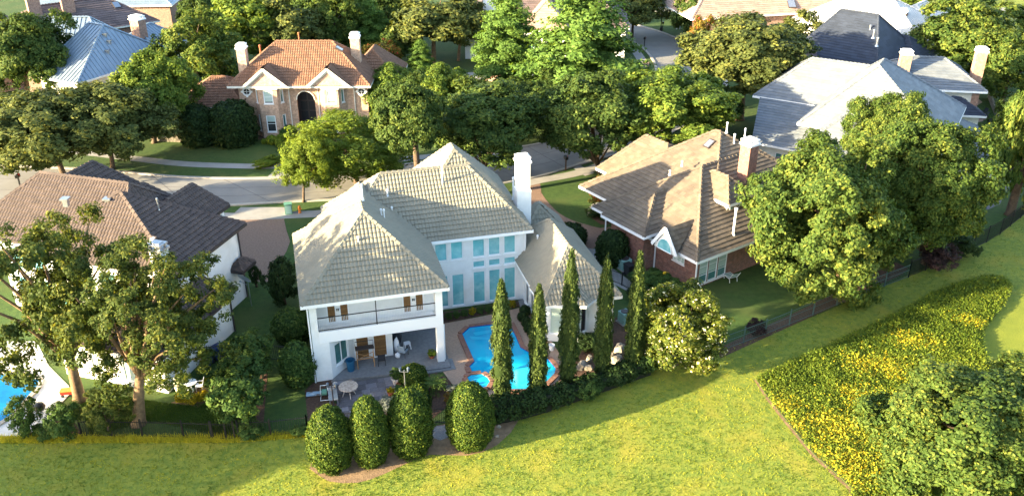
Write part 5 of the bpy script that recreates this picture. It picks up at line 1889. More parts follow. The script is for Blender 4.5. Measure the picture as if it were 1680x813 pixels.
def lownoise(P, s, seed):
    """smooth noise in 0..1: value noise on a random lattice, two octaves"""
    g = np.random.default_rng(seed)
    T = g.random((64, 64))
    out = 0
    for o, wt in ((1, .65), (2.3, .35)):
        q = P * s * .55 * o + 31.7 * o
        i = np.floor(q).astype(int)
        f = q - i
        f = f * f * (3 - 2 * f)
        a = T[i[:, 0] % 64, i[:, 1] % 64]
        b_ = T[(i[:, 0] + 1) % 64, i[:, 1] % 64]
        c = T[i[:, 0] % 64, (i[:, 1] + 1) % 64]
        d = T[(i[:, 0] + 1) % 64, (i[:, 1] + 1) % 64]
        out = out + wt * ((a * (1 - f[:, 0]) + b_ * f[:, 0]) * (1 - f[:, 1]) + (c * (1 - f[:, 0]) + d * f[:, 0]) * f[:, 1])
    return np.clip(.5 + (out - .5) * 1.5, 0, 1)


def blades(name, poly, n, h, w, m, tone, z=0.0, lean=.5, near=0.0, tuft=0, bare=()):
    P = sample_area(poly, n, near)
    for q_ in bare: P = P[~inside(P, q_)]
    if tuft:
        C = P[: n // tuft]
        P = (C[:, None, :] + nrg.normal(size=(len(C), tuft, 2)) * h * .35).reshape(-1, 2)
    n = len(P)
    hh = h * nrg.uniform(.5, 1.3, n) * (.75 + .5 * lownoise(P, 1.1, 3))
    th = nrg.uniform(0, 6.283, n)
    d = np.stack([np.cos(th), np.sin(th)], 1)
    ln = nrg.normal(size=(n, 2)) * lean
    b = np.concatenate([P, np.full((n, 1), z)], 1)
    s3 = np.concatenate([d * w / 2, np.zeros((n, 1))], 1)
    up = np.stack([ln[:, 0] * hh, ln[:, 1] * hh, hh], 1)
    V = np.stack([b - s3, b + s3, b + up + s3 * .35, b + up - s3 * .35], 1).reshape(-1, 3)
    q = tone(P) + nrg.normal(size=n) * .13
    return tag(link(name, quads_mesh(name, V, q, m)), kind='stuff')


LM['rough'] = leaf_mat('golf_grass_blades', (.075, .125, .016), (.245, .275, .034), (.500, .440, .040), .35, (1.2, 1.15, .5))
LM['lawn'] = leaf_mat('lawn_grass_blades', (.028, .058, .010), (.050, .092, .015), (.085, .130, .022), .3, (1.2, 1.2, .5))
LM['cover'] = leaf_mat('ground_cover_leaves', (.040, .075, .010), (.115, .160, .020), (.265, .275, .028), .3, accent=(.55, .42, .030), acc_at=.95)

golf_view = [p for p in golf_edge if p[0] > -48 and p[0] < 62] + [(62, 84), (62, 26), (-48, 26)]
patch = smooth_line(px((1240, 622), (1290, 600), (1370, 565), (1430, 536), (1480, 512), (1540, 480), (1590, 462), (1630, 456), (1652, 462), (1657, 480), (1642, 508), (1618, 535), (1610, 560), (1618, 590), (1650, 640), (1690, 700), (1700, 760), (1690, 860), (1420, 850), (1395, 800), (1335, 745), (1290, 690), (1262, 655), (1240, 622)), 3)
fair = px((1725, 470), (1650, 500), (1622, 520), (1610, 545), (1612, 575), (1640, 620), (1720, 660), (2000, 640), (2000, 430))


soil_poly = smooth_line(px((508, 768), (540, 789), (588, 791), (630, 777), (664, 761), (706, 745), (765, 747), (815, 730), (850, 690), (815, 682), (760, 690), (700, 700), (600, 715), (515, 745)), 2)


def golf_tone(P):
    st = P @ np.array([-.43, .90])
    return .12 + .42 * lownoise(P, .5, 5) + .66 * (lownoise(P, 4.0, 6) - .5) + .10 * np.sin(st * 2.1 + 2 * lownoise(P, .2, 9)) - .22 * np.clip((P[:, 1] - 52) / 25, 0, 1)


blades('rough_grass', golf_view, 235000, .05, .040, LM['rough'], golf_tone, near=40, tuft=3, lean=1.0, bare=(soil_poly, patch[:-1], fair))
# the raised bed of leafy ground cover on the golf course
pa = np.array(patch)
pc = pa.mean(0)
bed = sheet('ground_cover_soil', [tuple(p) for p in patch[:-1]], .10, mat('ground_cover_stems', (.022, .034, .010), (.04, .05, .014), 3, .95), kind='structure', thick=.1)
rim = smooth_line(px((1237, 623), (1258, 656), (1286, 692), (1331, 747), (1391, 802), (1413, 850), (1420, 850), (1395, 800), (1335, 745), (1290, 690), (1262, 655), (1241, 622)), 1)
sheet('bare_rim', rim, .012, M['soil'])
P = sample_area(patch[:-1], 150000, 60)
f1 = lownoise(P, .9, 12) * lownoise(P, .35, 13)
# flowering drifts, densest towards the near left rim
drift = np.zeros(len(P))
for (u, v, r) in ((1375, 700, 1.6), (1395, 760, 1.7), (1350, 690, 1.1), (1285, 660, .9), (1440, 597, 1.3), (1420, 590, 1.0), (1470, 608, 1.0), (1425, 655, 1.2), (1400, 640, .8), (1465, 652, .8), (1473, 675, .7), (1495, 555, .9), (1478, 545, .6), (1527, 558, .6), (1310, 692, .6), (1340, 738, .9), (1592, 524, .7), (1445, 712, .6), (1452, 728, .5)):
    c = np.array(at(u, v, .4))
    drift = np.maximum(drift, np.exp(-(((P - c) / np.array([r * 1.4, r])) ** 2).sum(1)))
hz = .10 + .34 * nrg.random(len(P)) ** .6 * (.6 + .6 * lownoise(P, 1.6, 8))
P = P + nrg.normal(size=P.shape) * .09
pos = np.concatenate([P, hz[:, None]], 1)
nn = unit(np.stack([nrg.normal(size=len(P)) * .55, nrg.normal(size=len(P)) * .55, np.full(len(P), .75)], 1))
q = .42 + .3 * drift + .25 * (f1 - .3) + nrg.normal(size=len(P)) * .17
q = np.where(nrg.random(len(P)) < drift * .30, .99, np.minimum(q, .86))
tag(link('ground_cover', quads_mesh('ground_cover', leaf_cloud(pos, nn, nrg.uniform(.042, .095, len(P)), q, .6), q, LM['cover'])), kind='stuff')
# unmown fringe and lawn blades where the camera is close
yard_left = px((240, 690), (385, 716), (352, 660), (300, 664), (200, 650), (130, 660), (150, 716))
blades('lawn_grass', yard_left, 22000, .07, .03, LM['lawn'], lambda P: .55 + .3 * (lownoise(P, 1.5, 4) - .5), lean=.7)
fringe = px((0, 716), (385, 716), (500, 709), (505, 717), (385, 726), (0, 727))
blades('fringe_grass', fringe, 9000, .22, .035, LM['rough'], lambda P: .72 + .2 * lownoise(P, 2, 4))

# ------------------------------------------------------------------ pool garden
sheet('pool_deck', px((722, 532), (800, 517), (866, 502), (884, 520), (905, 560), (918, 580), (935, 600), (930, 622), (900, 645), (850, 656), (800, 656), (752, 650), (742, 630), (724, 606)), .030, M['pool_deck'], thick=.03)
water_m = bpy.data.materials.new('pool_water')
nt, p = nodes_of(water_m)
N, L = nt.nodes, nt.links
tc = N.new("ShaderNodeTexCoord")
n1 = N.new("ShaderNodeTexNoise")
n1.inputs["Scale"].default_value = .45
n1.inputs["Detail"].default_value = 3
L.new(tc.outputs["Object"], n1.inputs["Vector"])
cr = N.new("ShaderNodeValToRGB")
cr.color_ramp.elements[0].position = .36
cr.color_ramp.elements[0].color = (.004, .30, .52, 1)
cr.color_ramp.elements[1].position = .66
cr.color_ramp.elements[1].color = (.012, .42, .62, 1)
L.new(n1.outputs[0], cr.inputs[0])
L.new(cr.outputs[0], p.inputs["Base Color"])
p.inputs["Roughness"].default_value = .06
p.inputs["IOR"].default_value = 1.33
n2 = N.new("ShaderNodeTexNoise")
n2.inputs["Scale"].default_value = 4
L.new(tc.outputs["Object"], n2.inputs["Vector"])
b = N.new("ShaderNodeBump")
b.inputs["Strength"].default_value = .12
L.new(n2.outputs[0], b.inputs["Height"])
L.new(b.outputs[0], p.inputs["Normal"])
M['water'] = water_m
M['water_deep'] = mat('deep_pool_water', (.004, .12, .32), (.006, .20, .42), .5, .06)
M['pool_tile'] = mat('cobalt_pool_tile', (.012, .05, .30), (.02, .10, .42), 9, .2)
M['pool_step'] = mat('pale_pool_step', (.015, .42, .62), rough=.1)


def unit_box(name, m):
    mb = MB()
    mb.box(-.5, -.5, 0, .5, .5, 1)
    return mb.mesh(name, m)


STONE = [unit_box('coping_stone', M['coping'])]


def stone_row(parent, line, w, z, h, step, me, name, closed=True):
    """lay separate stones outside a closed outline"""
    pts = list(line) + ([line[0]] if closed else [])
    off = root_offset(parent)
    area = sum(a[0] * b_[1] - b_[0] * a[1] for a, b_ in zip(pts, pts[1:]))
    sgn = -1 if area < 0 else 1
    for a, b_ in zip(pts, pts[1:]):
        Ld = math.hypot(b_[0] - a[0], b_[1] - a[1])
        n = max(1, round(Ld / step))
        ang = math.atan2(b_[1] - a[1], b_[0] - a[0])
        nx, ny = math.sin(ang) * sgn, -math.cos(ang) * sgn
        for i in range(n):
            t = (i + .5) / n
            x, y = a[0] + (b_[0] - a[0]) * t + nx * w / 2, a[1] + (b_[1] - a[1]) * t + ny * w / 2
            o = link(name, me, parent, Vector((x, y, z + rng.uniform(-.006, .008))) - off)
            o.scale = (Ld / n - .02, w, h)
            o.rotation_euler = (0, 0, ang + rng.uniform(-.01, .01))


pool_line = px((758, 549), (770, 538), (807, 533.5), (836, 531), (846, 552), (854, 571), (870, 580), (897, 588), (912, 606), (910, 614), (893, 631), (864, 640), (820, 640), (803, 627), (790, 615), (774, 611), (770, 602), (778, 594))
pool = thing('swimming_pool', (*at(835, 590), .03), "turquoise swimming pool with brick coping behind the slender cypresses", 'swimming pool')
mb = MB()
mb.face([(x, y, .055) for x, y in pool_line])
mb.build('water', M['water'], pool)
mb = MB()
pl2 = pool_line + [pool_line[0]]
for a, c in zip(pl2, pl2[1:]): mb.bar((*a, .075), (*c, .075), .05, .06)
mb.build('waterline_tile', M['pool_tile'], pool)
stone_row(pool, pool_line, .34, .03, .10, .42, STONE[0], 'coping_stone')
mb = MB()
for pts in (((776, 545), (806, 540), (815, 543), (780, 550)), ((770, 551), (800, 553), (808, 556), (774, 556))):
    mb.face([(*at(*q, .06), .060) for q in pts])
mb.build('pool_step', M['pool_step'], pool)
spa_line = px((766, 622), (773, 618), (790, 616), (800, 622), (804, 629), (798, 638), (786, 641), (774, 636))
spa = thing('spa_pool', (*at(785, 628), .03), "small round spa with a brick rim joined to the turquoise pool", 'spa')
mb = MB()
mb.face([(x, y, .16) for x, y in spa_line])
mb.build('water', M['water'], spa)
stone_row(spa, spa_line, .32, .03, .20, .40, STONE[0], 'coping_stone')
pool2_line = px((-70, 700), (-20, 706), (18, 682), (62, 634), (64, 624), (40, 616), (-80, 612))
sheet('pool_terrace', px((-160, 712), (40, 716), (62, 712), (92, 680), (100, 662), (118, 642), (112, 632), (80, 600), (60, 560), (-200, 560)), .030, M['fabric_white'] if False else mat('white_pool_terrace', (.58, .57, .56), (.50, .495, .49), 2, .85, .1, 20), thick=.03)
pool2 = thing('swimming_pool', (*at(0, 660), .03), "deep blue swimming pool cut off by the left edge", 'swimming pool')
mb = MB()
mb.face([(x, y, .055) for x, y in pool2_line])
mb.build('water', M['water_deep'], pool2)
stone_row(pool2, pool2_line, .30, .03, .09, .55, unit_box('rim_stone', M['kerb']), 'rim_stone')

# slate patio under the round table: every paver its own piece
patio_poly = [FM(*q)[:2] for q in ((.95, -.36), (4.75, -.62), (5.15, -1.2), (4.9, -2.4), (4.3, -3.2), (3.6, -4.1), (1.6, -4.3), (1.15, -3.0), (.75, -1.2))]
patio = sheet('patio', patio_poly, .022, M['grout'])
pv = unit_box('paver', M['paver'])
pv_meshes = []
for i in range(5):
    m2 = pv.copy()
    m2.attributes['rnd'].data.foreach_set("value", [i / 4] * len(m2.polygons))
    pv_meshes.append(m2)
yy = -4.2
while yy < -.4:
    hgt = rng.choice((.42, .55))
    xx = .8 + rng.uniform(-.3, 0)
    while xx < 5.1:
        wd = rng.choice((.42, .55, .72))
        c = FM(xx + wd / 2, yy + hgt / 2)
        if inside(np.array([c[:2]]), patio_poly)[0]:
            o = link('paver', rng.choice(pv_meshes), patio, (c[0], c[1], .024))
            o.scale = (wd - .025, hgt - .025, .03 + rng.uniform(0, .012))
            o.rotation_euler = (0, 0, R(15) + rng.uniform(-.015, .015))
        xx += wd
    yy += hgt

# ------------------------------------------------------------------ fences
def fence(line, label, h=1.25, m='iron', step=2.3, pick=.13, rails=(.12, 1.12), name='iron_fence', mesh=False, group=None):
    t = thing(name, (*line[0], 0), label, 'fence', group)
    pk = MB()
    for a, c in zip(line, line[1:]):
        Ld = math.hypot(c[0] - a[0], c[1] - a[1])
        n = max(1, round(Ld / step))
        for i in range(n + (1 if c is line[-1] else 0)):
            x, y = a[0] + (c[0] - a[0]) * i / n, a[1] + (c[1] - a[1]) * i / n
            pb = MB()
            pb.box(x - .035, y - .035, -.1, x + .035, y + .035, h + .1)
            pb.build('post', M[m], t)
        for z in rails:
            rb_ = MB()
            rb_.bar((*a, z), (*c, z), .035, .035)
            rb_.build('rail', M[m], t)
        k = max(1, round(Ld / pick))
        for i in range(k):
            x, y = a[0] + (c[0] - a[0]) * (i + .5) / k, a[1] + (c[1] - a[1]) * (i + .5) / k
            if mesh: pk.bar((x, y, .05), (x + .1 * (c[0] - a[0]) / Ld, y + .1 * (c[1] - a[1]) / Ld, h - .05), .008)
            else: pk.box(x - .009, y - .009, .06, x + .009, y + .009, h)
        if mesh:
            for z in np.linspace(.1, h - .1, 8): pk.bar((*a, z), (*c, z), .007)
    tag(pk.build('pickets', M[m], t), kind='stuff')
    return t


fence(px((135, 716), (235, 717), (302, 718.5), (348, 720)), "black iron fence along the bottom of the left garden")
fence(px((350, 720), (372, 721), (386, 720)), "black iron gate end beside the tall shrubs of the left garden", name='iron_gate', step=1.0)
fence(px((392, 718), (445, 716), (505, 709)), "black iron fence behind the leafy corner, left of the clipped evergreens")
fence(px((505, 709), (560, 703), (640, 699), (703, 694)), "black iron fence hidden behind the row of clipped evergreens")
fence(px((703, 694), (733, 695)), "black iron garden gate between the third and fourth clipped evergreens", name='iron_gate', step=1.1)
fence(px((733, 695), (800, 688), (850, 676)), "black iron fence behind the fourth clipped evergreen")
fence(px((1183, 576), (1255, 549), (1333, 517), (1410, 485), (1490, 455)), "grey green wire fence between the brick house lawn and the golf course", m='fence_green', step=2.6, pick=.2, rails=(.1, .7, 1.15), name='wire_fence', mesh=True)
fence(px((1490, 455), (1545, 432), (1595, 410), (1640, 385), (1690, 345), (1760, 300)), "tall black iron fence at the right edge along the golf course", h=1.5, rails=(.12, 1.4))
fence(px((318, 600), (332, 592), (372, 590), (400, 588), (440, 590), (480, 592)), "black iron fence across the gap between the white houses", step=2.0)
fence(px((797, 131), (820, 134), (845, 139)), "black iron fence on the low brick wall beside the side drive", h=2.0, rails=(1.0, 1.9))
wl = MB()
for a, c in zip(px((797, 132), (820, 135)), px((820, 135), (846, 140))): wl.bar((*a, .45), (*c, .45), .3, .9)
gw_ = wl.build('garden_wall', M['brick_pink'], None, uv=True)
tag(gw_, "low brick wall under the iron fence beside the side drive", 'wall')
# rubble wall across the street
rw = thing('rubble_wall', at(278, 230), "low rubble stone wall between oak trunk and dark hedge bush", 'wall')
rs = MB()
A_, B_ = at(250, 230), at(306, 233)
for i in range(46):
    for k in range(5):
        t = (i + .5 * (k % 2) + rng.uniform(-.1, .1)) / 46
        x, y = A_[0] + (B_[0] - A_[0]) * t, A_[1] + (B_[1] - A_[1]) * t + rng.uniform(-.05, .05)
        rs.rnd = rng.random()
        rs.box(x - .055, y - .2, k * .2, x + .05, y + .2, k * .2 + .18)
tag(rs.build('stones', M['stone'], rw), kind='stuff')
rc = MB()
rc.bar((*A_, .45), (*B_, .45), .3, .86)
rc.build('wall_core', M['grout'], rw)

# hedge along the pool fence
def hedge(line, n, h, w, label, sp, name='hedge'):
    t = thing(name, (*line[0], 0), label, 'hedge')
    P, N_, Q = [], [], []
    for a, c in zip(line, line[1:]):
        Ld = math.hypot(c[0] - a[0], c[1] - a[1])
        k = int(n * Ld)
        s_ = nrg.random(k)
        cx_, cy_ = a[0] + (c[0] - a[0]) * s_, a[1] + (c[1] - a[1]) * s_
        th = nrg.uniform(-.5, math.pi + .5, k)
        lm = 1 + .22 * np.sin(s_ * Ld * 2.1) + .15 * np.sin(s_ * Ld * 5.3 + 1)
        rr = nrg.uniform(.75, 1.08, k) * lm
        nx_, ny_ = -(c[1] - a[1]) / Ld, (c[0] - a[0]) / Ld
        P.append(np.stack([cx_ + nx_ * np.cos(th) * w * rr, cy_ + ny_ * np.cos(th) * w * rr, np.clip(h * .55 + np.sin(th) * h * .5 * rr, .03, 9)], 1))
        N_.append(unit(np.stack([nx_ * np.cos(th), ny_ * np.cos(th), np.sin(th)], 1) + nrg.normal(size=(k, 3)) * .6))
        Q.append(.45 + nrg.normal(size=k) * .2)
    P, N_, Q = np.concatenate(P), np.concatenate(N_), np.concatenate(Q)
    link('foliage', quads_mesh(name, leaf_cloud(P - np.array([*line[0], 0]), N_, nrg.uniform(.06, .13, len(P)), Q, .6), Q, LM[sp]), t)
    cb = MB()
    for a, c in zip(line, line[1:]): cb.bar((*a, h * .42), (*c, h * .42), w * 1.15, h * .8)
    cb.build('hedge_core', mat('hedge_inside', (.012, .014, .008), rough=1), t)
    return t


hedge(px((808, 690), (850, 682), (900, 668)), 650, 1.5, .75, "dark loose hedge behind the fourth clipped evergreen along the pool fence", 'dark')
hedge(px((896, 668), (945, 652), (1000, 632), (1062, 610)), 650, 1.15, .7, "low dark hedge under the right hand cypresses along the golf course", 'dark')
bush("bright green leafy shrub in the low hedge between the two middle cypresses", (965, 655), 20, 622, 'shrub')
bush("silvery grey shrub behind the two middle clipped evergreens", (640, 672), 24, 648, 'silver')
bush("second silvery shrub, nearer the round table", (606, 668), 16, 654, 'silver')
bush("low silver green shrub beside the spa at the fourth clipped evergreen", (748, 646), 16, 630, 'silver')
bush("orange tinted small shrub at the top of the fourth clipped evergreen", (740, 660), 12, 642, 'crape')
dome("wide clipped dome bush at the edge of the slate patio", (677, 628), 24, 596, 'topiary', [(.7, .05), (.95, .25), (1, .5), (.85, .78), (.5, .96), (.02, 1)], 3600, .06, 'dome_bush', 'bush', None, 31, .03, .03)
dome("small round bush between the dome bush and the clipped evergreens", (686, 650), 16, 626, 'topiary', BALL, 1800, .06, 'round_bush', 'bush', None, 32, .03, .03)
dome("round bush behind the third clipped evergreen", (690, 672), 18, 640, 'topiary', BALL, 1800, .06, 'round_bush', 'bush', None, 33, .03, .03)
gp = 'boxwood balls along the walk to the glass doors'
for i, (x, y, lb) in enumerate(((861, 516, "boxwood ball farthest up the walk by the glass doors"), (858, 526, "boxwood ball second from the top of the walk"), (864, 535, "boxwood ball in the middle of the walk row"), (868, 544, "boxwood ball second nearest the pool"), (874, 552, "boxwood ball nearest the pool"))):
    dome(lb, (x, y), 9, y - 17, 'dark', BALL, 700, .06, 'boxwood_ball', 'bush', gp, 40 + i, .02, .02)
gp = 'yellow flowering plants in the bed under the tall windows'
for i, x in enumerate(range(736, 846, 13)):
    nm = ("first", "second", "third", "fourth", "fifth", "sixth", "seventh", "eighth", "ninth")[i]
    bush(nm + " flowering plant from the balcony in the bed under the tall windows", (x, 523 - (x - 736) * .19 + 1), 7, 511 - (x - 736) * .19, 'flower_yellow' if i in (3, 6, 7, 8) else 'shrub', 'bedding_plant', 'plant', gp)


def sago(label, base, r, h):
    X, Y = at(*base)
    t = thing('sago_palm', (X, Y, 0), label, 'palm')
    tb = MB()
    tb.tube([(0, 0, -.05), (0, 0, h)], [.16, .13], 9)
    tb.build('trunk', M['bark'], t, world=False)
    P, N_, Q, U = [], [], [], []
    for i in range(38):
        th = i * 2.4
        el = rng.uniform(.1, 1.2)
        for k in range(26):
            s_ = (k + 1) / 26
            rad = r * s_ * math.cos(el * (1 - .5 * s_))
            z = h + r * (math.sin(el) * s_ - .55 * s_ * s_)
            for sd in (-1, 1):
                P.append((rad * math.cos(th) - sd * .05 * math.sin(th), rad * math.sin(th) + sd * .05 * math.cos(th), z))
                N_.append((-.2 * math.cos(th), -.2 * math.sin(th), 1))
                Q.append(.4 + .3 * rng.random())
    P, N_, Q = np.array(P), unit(np.array(N_) + nrg.normal(size=(len(P), 3)) * .25), np.array(Q)
    link('fronds', quads_mesh('fronds', leaf_cloud(P, N_, np.full(len(P), .075), Q, .3), Q, LM['palm']), t)
    return t


sago("sago palm in the mulch bed between dome bush and pool deck", (712, 640), .95, .45)

# rocks of the slope beside the cypresses
gp = 'limestone boulders of the rockery by the cypresses'
def boulder(base, w, h, label, seed):
    X, Y = at(*base)
    g = random.Random(seed)
    bm = bmesh.new()
    bmesh.ops.create_icosphere(bm, subdivisions=2, radius=1)
    for v in bm.verts:
        k = 1 + g.uniform(-.16, .16)
        v.co = Vector((v.co.x * k * w / 2, v.co.y * k * w * .36, max(-.2, v.co.z * k) * h))
    me = bpy.data.meshes.new('boulder')
    bm.to_mesh(me)
    bm.free()
    me.materials.append(M['stone'])
    a = me.attributes.new("rnd", 'FLOAT', 'FACE')
    a.data.foreach_set("value", [g.uniform(.4, .9)] * len(me.polygons))
    o = link('boulder', me, None, (X, Y, 0))
    o.rotation_euler = (0, 0, g.uniform(0, 3))
    return tag(o, label, 'boulder', gp)


for i, (x, y, w_, h_, lb) in enumerate(((954, 602, 1.0, .5, "squarish pale boulder right of the tallest cypress"), (967, 591, .7, .45, "grey boulder behind the squarish pale one"), (965, 605, .75, .3, "flat sunlit boulder low in front of the squarish one"), (1012, 592, 1.1, .4, "long flat boulder between the last two tall cypresses"), (1016, 575, 1.2, .5, "boulder with a sloping top below the white house corner"), (1003, 585, .6, .35, "small boulder left of the long flat one"), (1025, 602, .8, .35, "boulder at the foot of the flowering magnolia"), (985, 602, .6, .3, "small boulder half behind the middle cypress"), (1000, 570, .6, .35, "small boulder near the white house wall"), (510, 704, .5, .28, "lone boulder at the mulch edge by the leftmost clipped evergreen"), (818, 700, .35, .18, "small pale stone right of the fourth clipped evergreen"), (815, 716, .3, .15, "smallest pale stone at the base of the fourth clipped evergreen"))):
    boulder((x, y), w_, h_, lb, i)

# ------------------------------------------------------------------ furniture and small things
def part(mb, name, m, t, **k): return mb.build(name, M[m] if isinstance(m, str) else m, t, world=False, **k)


def at_m(u, v, off=0): return FM(u, v, off)


# round table on the slate patio
t = thing('patio_table', (*at(573, 649), .05), "round mosaic topped patio table on the slate pavers", 'table')
mb = MB(); mb.lathe([(.52, .66), (.60, .67), (.62, .70), (.60, .73), (.02, .735)], 28); part(mb, 'tabletop', 'mosaic', t)
for k in range(4):
    a = k * math.pi / 2 + .4
    mb = MB(); mb.tube([(.38 * math.cos(a), .38 * math.sin(a), .66), (.30 * math.cos(a), .30 * math.sin(a), .3), (.42 * math.cos(a), .42 * math.sin(a), 0)], [.04, .03, .035], 7); part(mb, 'leg', 'pale_pot', t)
# glass topped bench
t = thing('garden_bench', (*at(547, 655), .05), "narrow grey metal bench with pale pots left of the round table", 'bench', rz=R(15))
mb = MB(); mb.box(-.28, -.75, .42, .28, .75, .47); part(mb, 'seat', 'steel', t)
for x in (-.24, .24):
    for y in (-.68, .68):
        mb = MB(); mb.box(x - .03, y - .03, 0, x + .03, y + .03, .42); part(mb, 'leg', 'steel', t)
for i, (x, y, lb) in enumerate(((545, 640, "pale pot at the far end of the grey bench"), (550, 633, "pale pot in the middle of the grey bench"))):
    p_ = at(x, y, .5)
    t = thing('flower_pot', (*p_, .52), lb, 'pot', 'pale pots on the grey bench')
    mb = MB(); mb.lathe([(.09, 0), (.14, .2), (.15, .22), (.13, .22), (.12, .18), (.02, .17)], 12); part(mb, 'pot', 'pale_pot', t)
M['lantern_blue'] = mat('blue_grey_lantern', (.10, .13, .17), rough=.4)
# lamp posts
def lamp_post(base, h, label, m, two=True):
    t = thing('lamp_post', (*at(*base), .02), label, 'lamp post')
    mb = MB(); mb.lathe([(.10, 0), (.09, .15), (.045, .2), (.035, h - .1), (.05, h)], 10); part(mb, 'post', m, t)
    mb = MB(); mb.bar((-.25, 0, h - .12), (.25, 0, h - .12), .035); part(mb, 'crossarm', m, t)
    for x in ((-.25, .25) if two else (0,)):
        mb = MB(); mb.lathe([(.03, h - .12), (.07, h - .02), (.085, h + .14), (.10, h + .16), (.02, h + .24)], 8, (x, 0, 0)); part(mb, 'lantern', 'lantern_blue', t)
    return t
lamp_post((549, 676), 2.0, "dark two armed lamp post in front of the grey bench", 'gutter_dark')
lamp_post((666, 652), 2.1, "pale two armed lamp post beside the wide dome bush", 'steel')
# blue bin on the terrace
t = thing('waste_bin', FM(2.28, .55, .15), "round teal blue waste bin on the terrace below the angled window", 'bin')
mb = MB(); mb.lathe([(.24, 0), (.30, .74), (.33, .76), (.33, .82), (.30, .83), (.29, .78), (.22, .1), (.02, .1)], 18); part(mb, 'body', 'teal_plastic', t)
mb = MB(); mb.tube([(-.34, 0, .62), (-.38, 0, .7), (-.34, 0, .78)], .02, 6); part(mb, 'handle', 'teal_plastic', t)
# honey wood trestle
t = thing('wooden_trestle', FM(3.3, .85, .15), "honey coloured wooden trestle with a crossed back and dark board in front of blinds", 'trestle', rz=R(15))
for sx in (-.55, .55):
    for sy, y2 in ((-.3, -.02), (.3, .02)):
        mb = MB(); mb.bar((sx, sy, 0), (sx, y2, 1.35), .05, .05); part(mb, 'leg', 'wood', t)
for z in (.55, 1.3):
    mb = MB(); mb.bar((-.55, 0, z), (.55, 0, z), .045, .06); part(mb, 'rail', 'wood', t)
for a, c in (((-.55, 0, .55), (.55, 0, 1.0)), ((.55, 0.03, .55), (-.55, .03, 1.0))):
    mb = MB(); mb.bar(a, c, .035, .035); part(mb, 'brace', 'wood', t)
mb = MB(); mb.box(-.62, -.22, 1.37, .62, .22, 1.45); part(mb, 'board', 'gutter_dark', t)
mb = MB(); mb.tube([(-.6, .2, 1.45), (-.6, .2, 1.8), (.6, .2, 1.8), (.6, .2, 1.45)], .022, 6); part(mb, 'back_rail', 'iron', t)


def chair(loc, rz, label, m, frame_m='iron', group=None, s=1.0, name='patio_chair'):
    t = thing(name, loc, label, 'chair', group, rz)
    t.scale = (s, s, s)
    mb = MB(); mb.box(-.26, -.26, .40, .26, .26, .45); part(mb, 'seat', m, t)
    mb = MB()
    mb.bar((-.24, .25, .45), (-.24, .36, .95), .03); mb.bar((.24, .25, .45), (.24, .36, .95), .03)
    mb.face([(-.23, .26, .5), (.23, .26, .5), (.23, .36, .94), (-.23, .36, .94)])
    mb.box(-.25, .345, .93, .25, .375, .97)
    part(mb, 'backrest', m, t)
    for x in (-.24, .24):
        for y in (-.24, .24):
            mb = MB(); mb.box(x - .018, y - .018, 0, x + .018, y + .018, .40); part(mb, 'leg', frame_m, t)
        mb = MB(); mb.bar((x, -.24, .64), (x, .3, .64), .035); mb.bar((x, -.24, .44), (x, -.24, .63), .025); part(mb, 'armrest', frame_m, t)
    return t


chair(FM(4.35, .72, .15), R(190), "black sling chair with folded white cloth right of the wooden trestle", 'fabric_dark')
t = tag(link('folded_cloth', None), "folded white cloth on the black sling chair", 'cloth') if False else None
chair(FM(5.9, 1.35, .15), R(160), "dark blue metal chair under the balcony near the white bundles", 'dish', 'iron')
t = thing('stool', FM(6.3, 2.2, .15), "small white plastic stool under the balcony", 'stool', rz=R(20))
mb = MB(); mb.prism([(-.2, -.2), (.2, -.2), (.24, 0), (.2, .2), (-.2, .2), (-.24, 0)], .40, .44, True); part(mb, 'seat', 'fabric_white', t)
for x in (-.17, .17):
    for y in (-.17, .17):
        mb = MB(); mb.bar((x, y, .4), (x * 1.25, y * 1.25, 0), .05); part(mb, 'leg', 'fabric_white', t)


def bundle(loc, r, h, label, m, seed, name='cloth_bundle', cat='bundle'):
    g = random.Random(seed)
    bm = bmesh.new()
    bmesh.ops.create_icosphere(bm, subdivisions=3, radius=1)
    for v in bm.verts:
        k = 1 + .18 * math.sin(v.co.x * 5 + seed) * math.cos(v.co.y * 4 - seed) + g.uniform(-.05, .05)
        v.co = Vector((v.co.x * k * r, v.co.y * k * r, max(-.95, v.co.z * k) * h / 2 + h / 2))
    me = bpy.data.meshes.new(name)
    bm.to_mesh(me); bm.free()
    me.materials.append(M[m])
    me.polygons.foreach_set("use_smooth", [True] * len(me.polygons))
    return tag(link(name, me, None, loc), label, cat)


bundle(FM(5.55, 1.95, .15), .2, 1.1, "tall white cloth bundle leaning at the terrace wall corner", 'fabric_white', 1)
bundle(FM(5.5, 1.2, .15), .17, .4, "low white cloth bundle beside the blue metal chair", 'fabric_white', 2)
bundle(FM(5.75, 2.9, .15), .3, 1.0, "dark covered bundle behind the tall white one", 'fabric_dark', 3)
# outdoor counter at the back of the covered terrace
t = thing('outdoor_counter', FM(7.3, 5.2, .15), "grey outdoor counter with a pale front edge deep under the balcony", 'counter', rz=R(15))
mb = MB(); mb.box(-.9, -.4, 0, .9, .4, .85); part(mb, 'cabinet', 'steel', t)
mb = MB(); mb.box(-.98, -.48, .852, .98, .45, .92); part(mb, 'worktop', 'concrete', t)
for x in (-.45, .45):
    mb = MB(); mb.box(x - .38, -.43, .1, x + .38, -.403, .78); part(mb, 'door', 'dish', t)


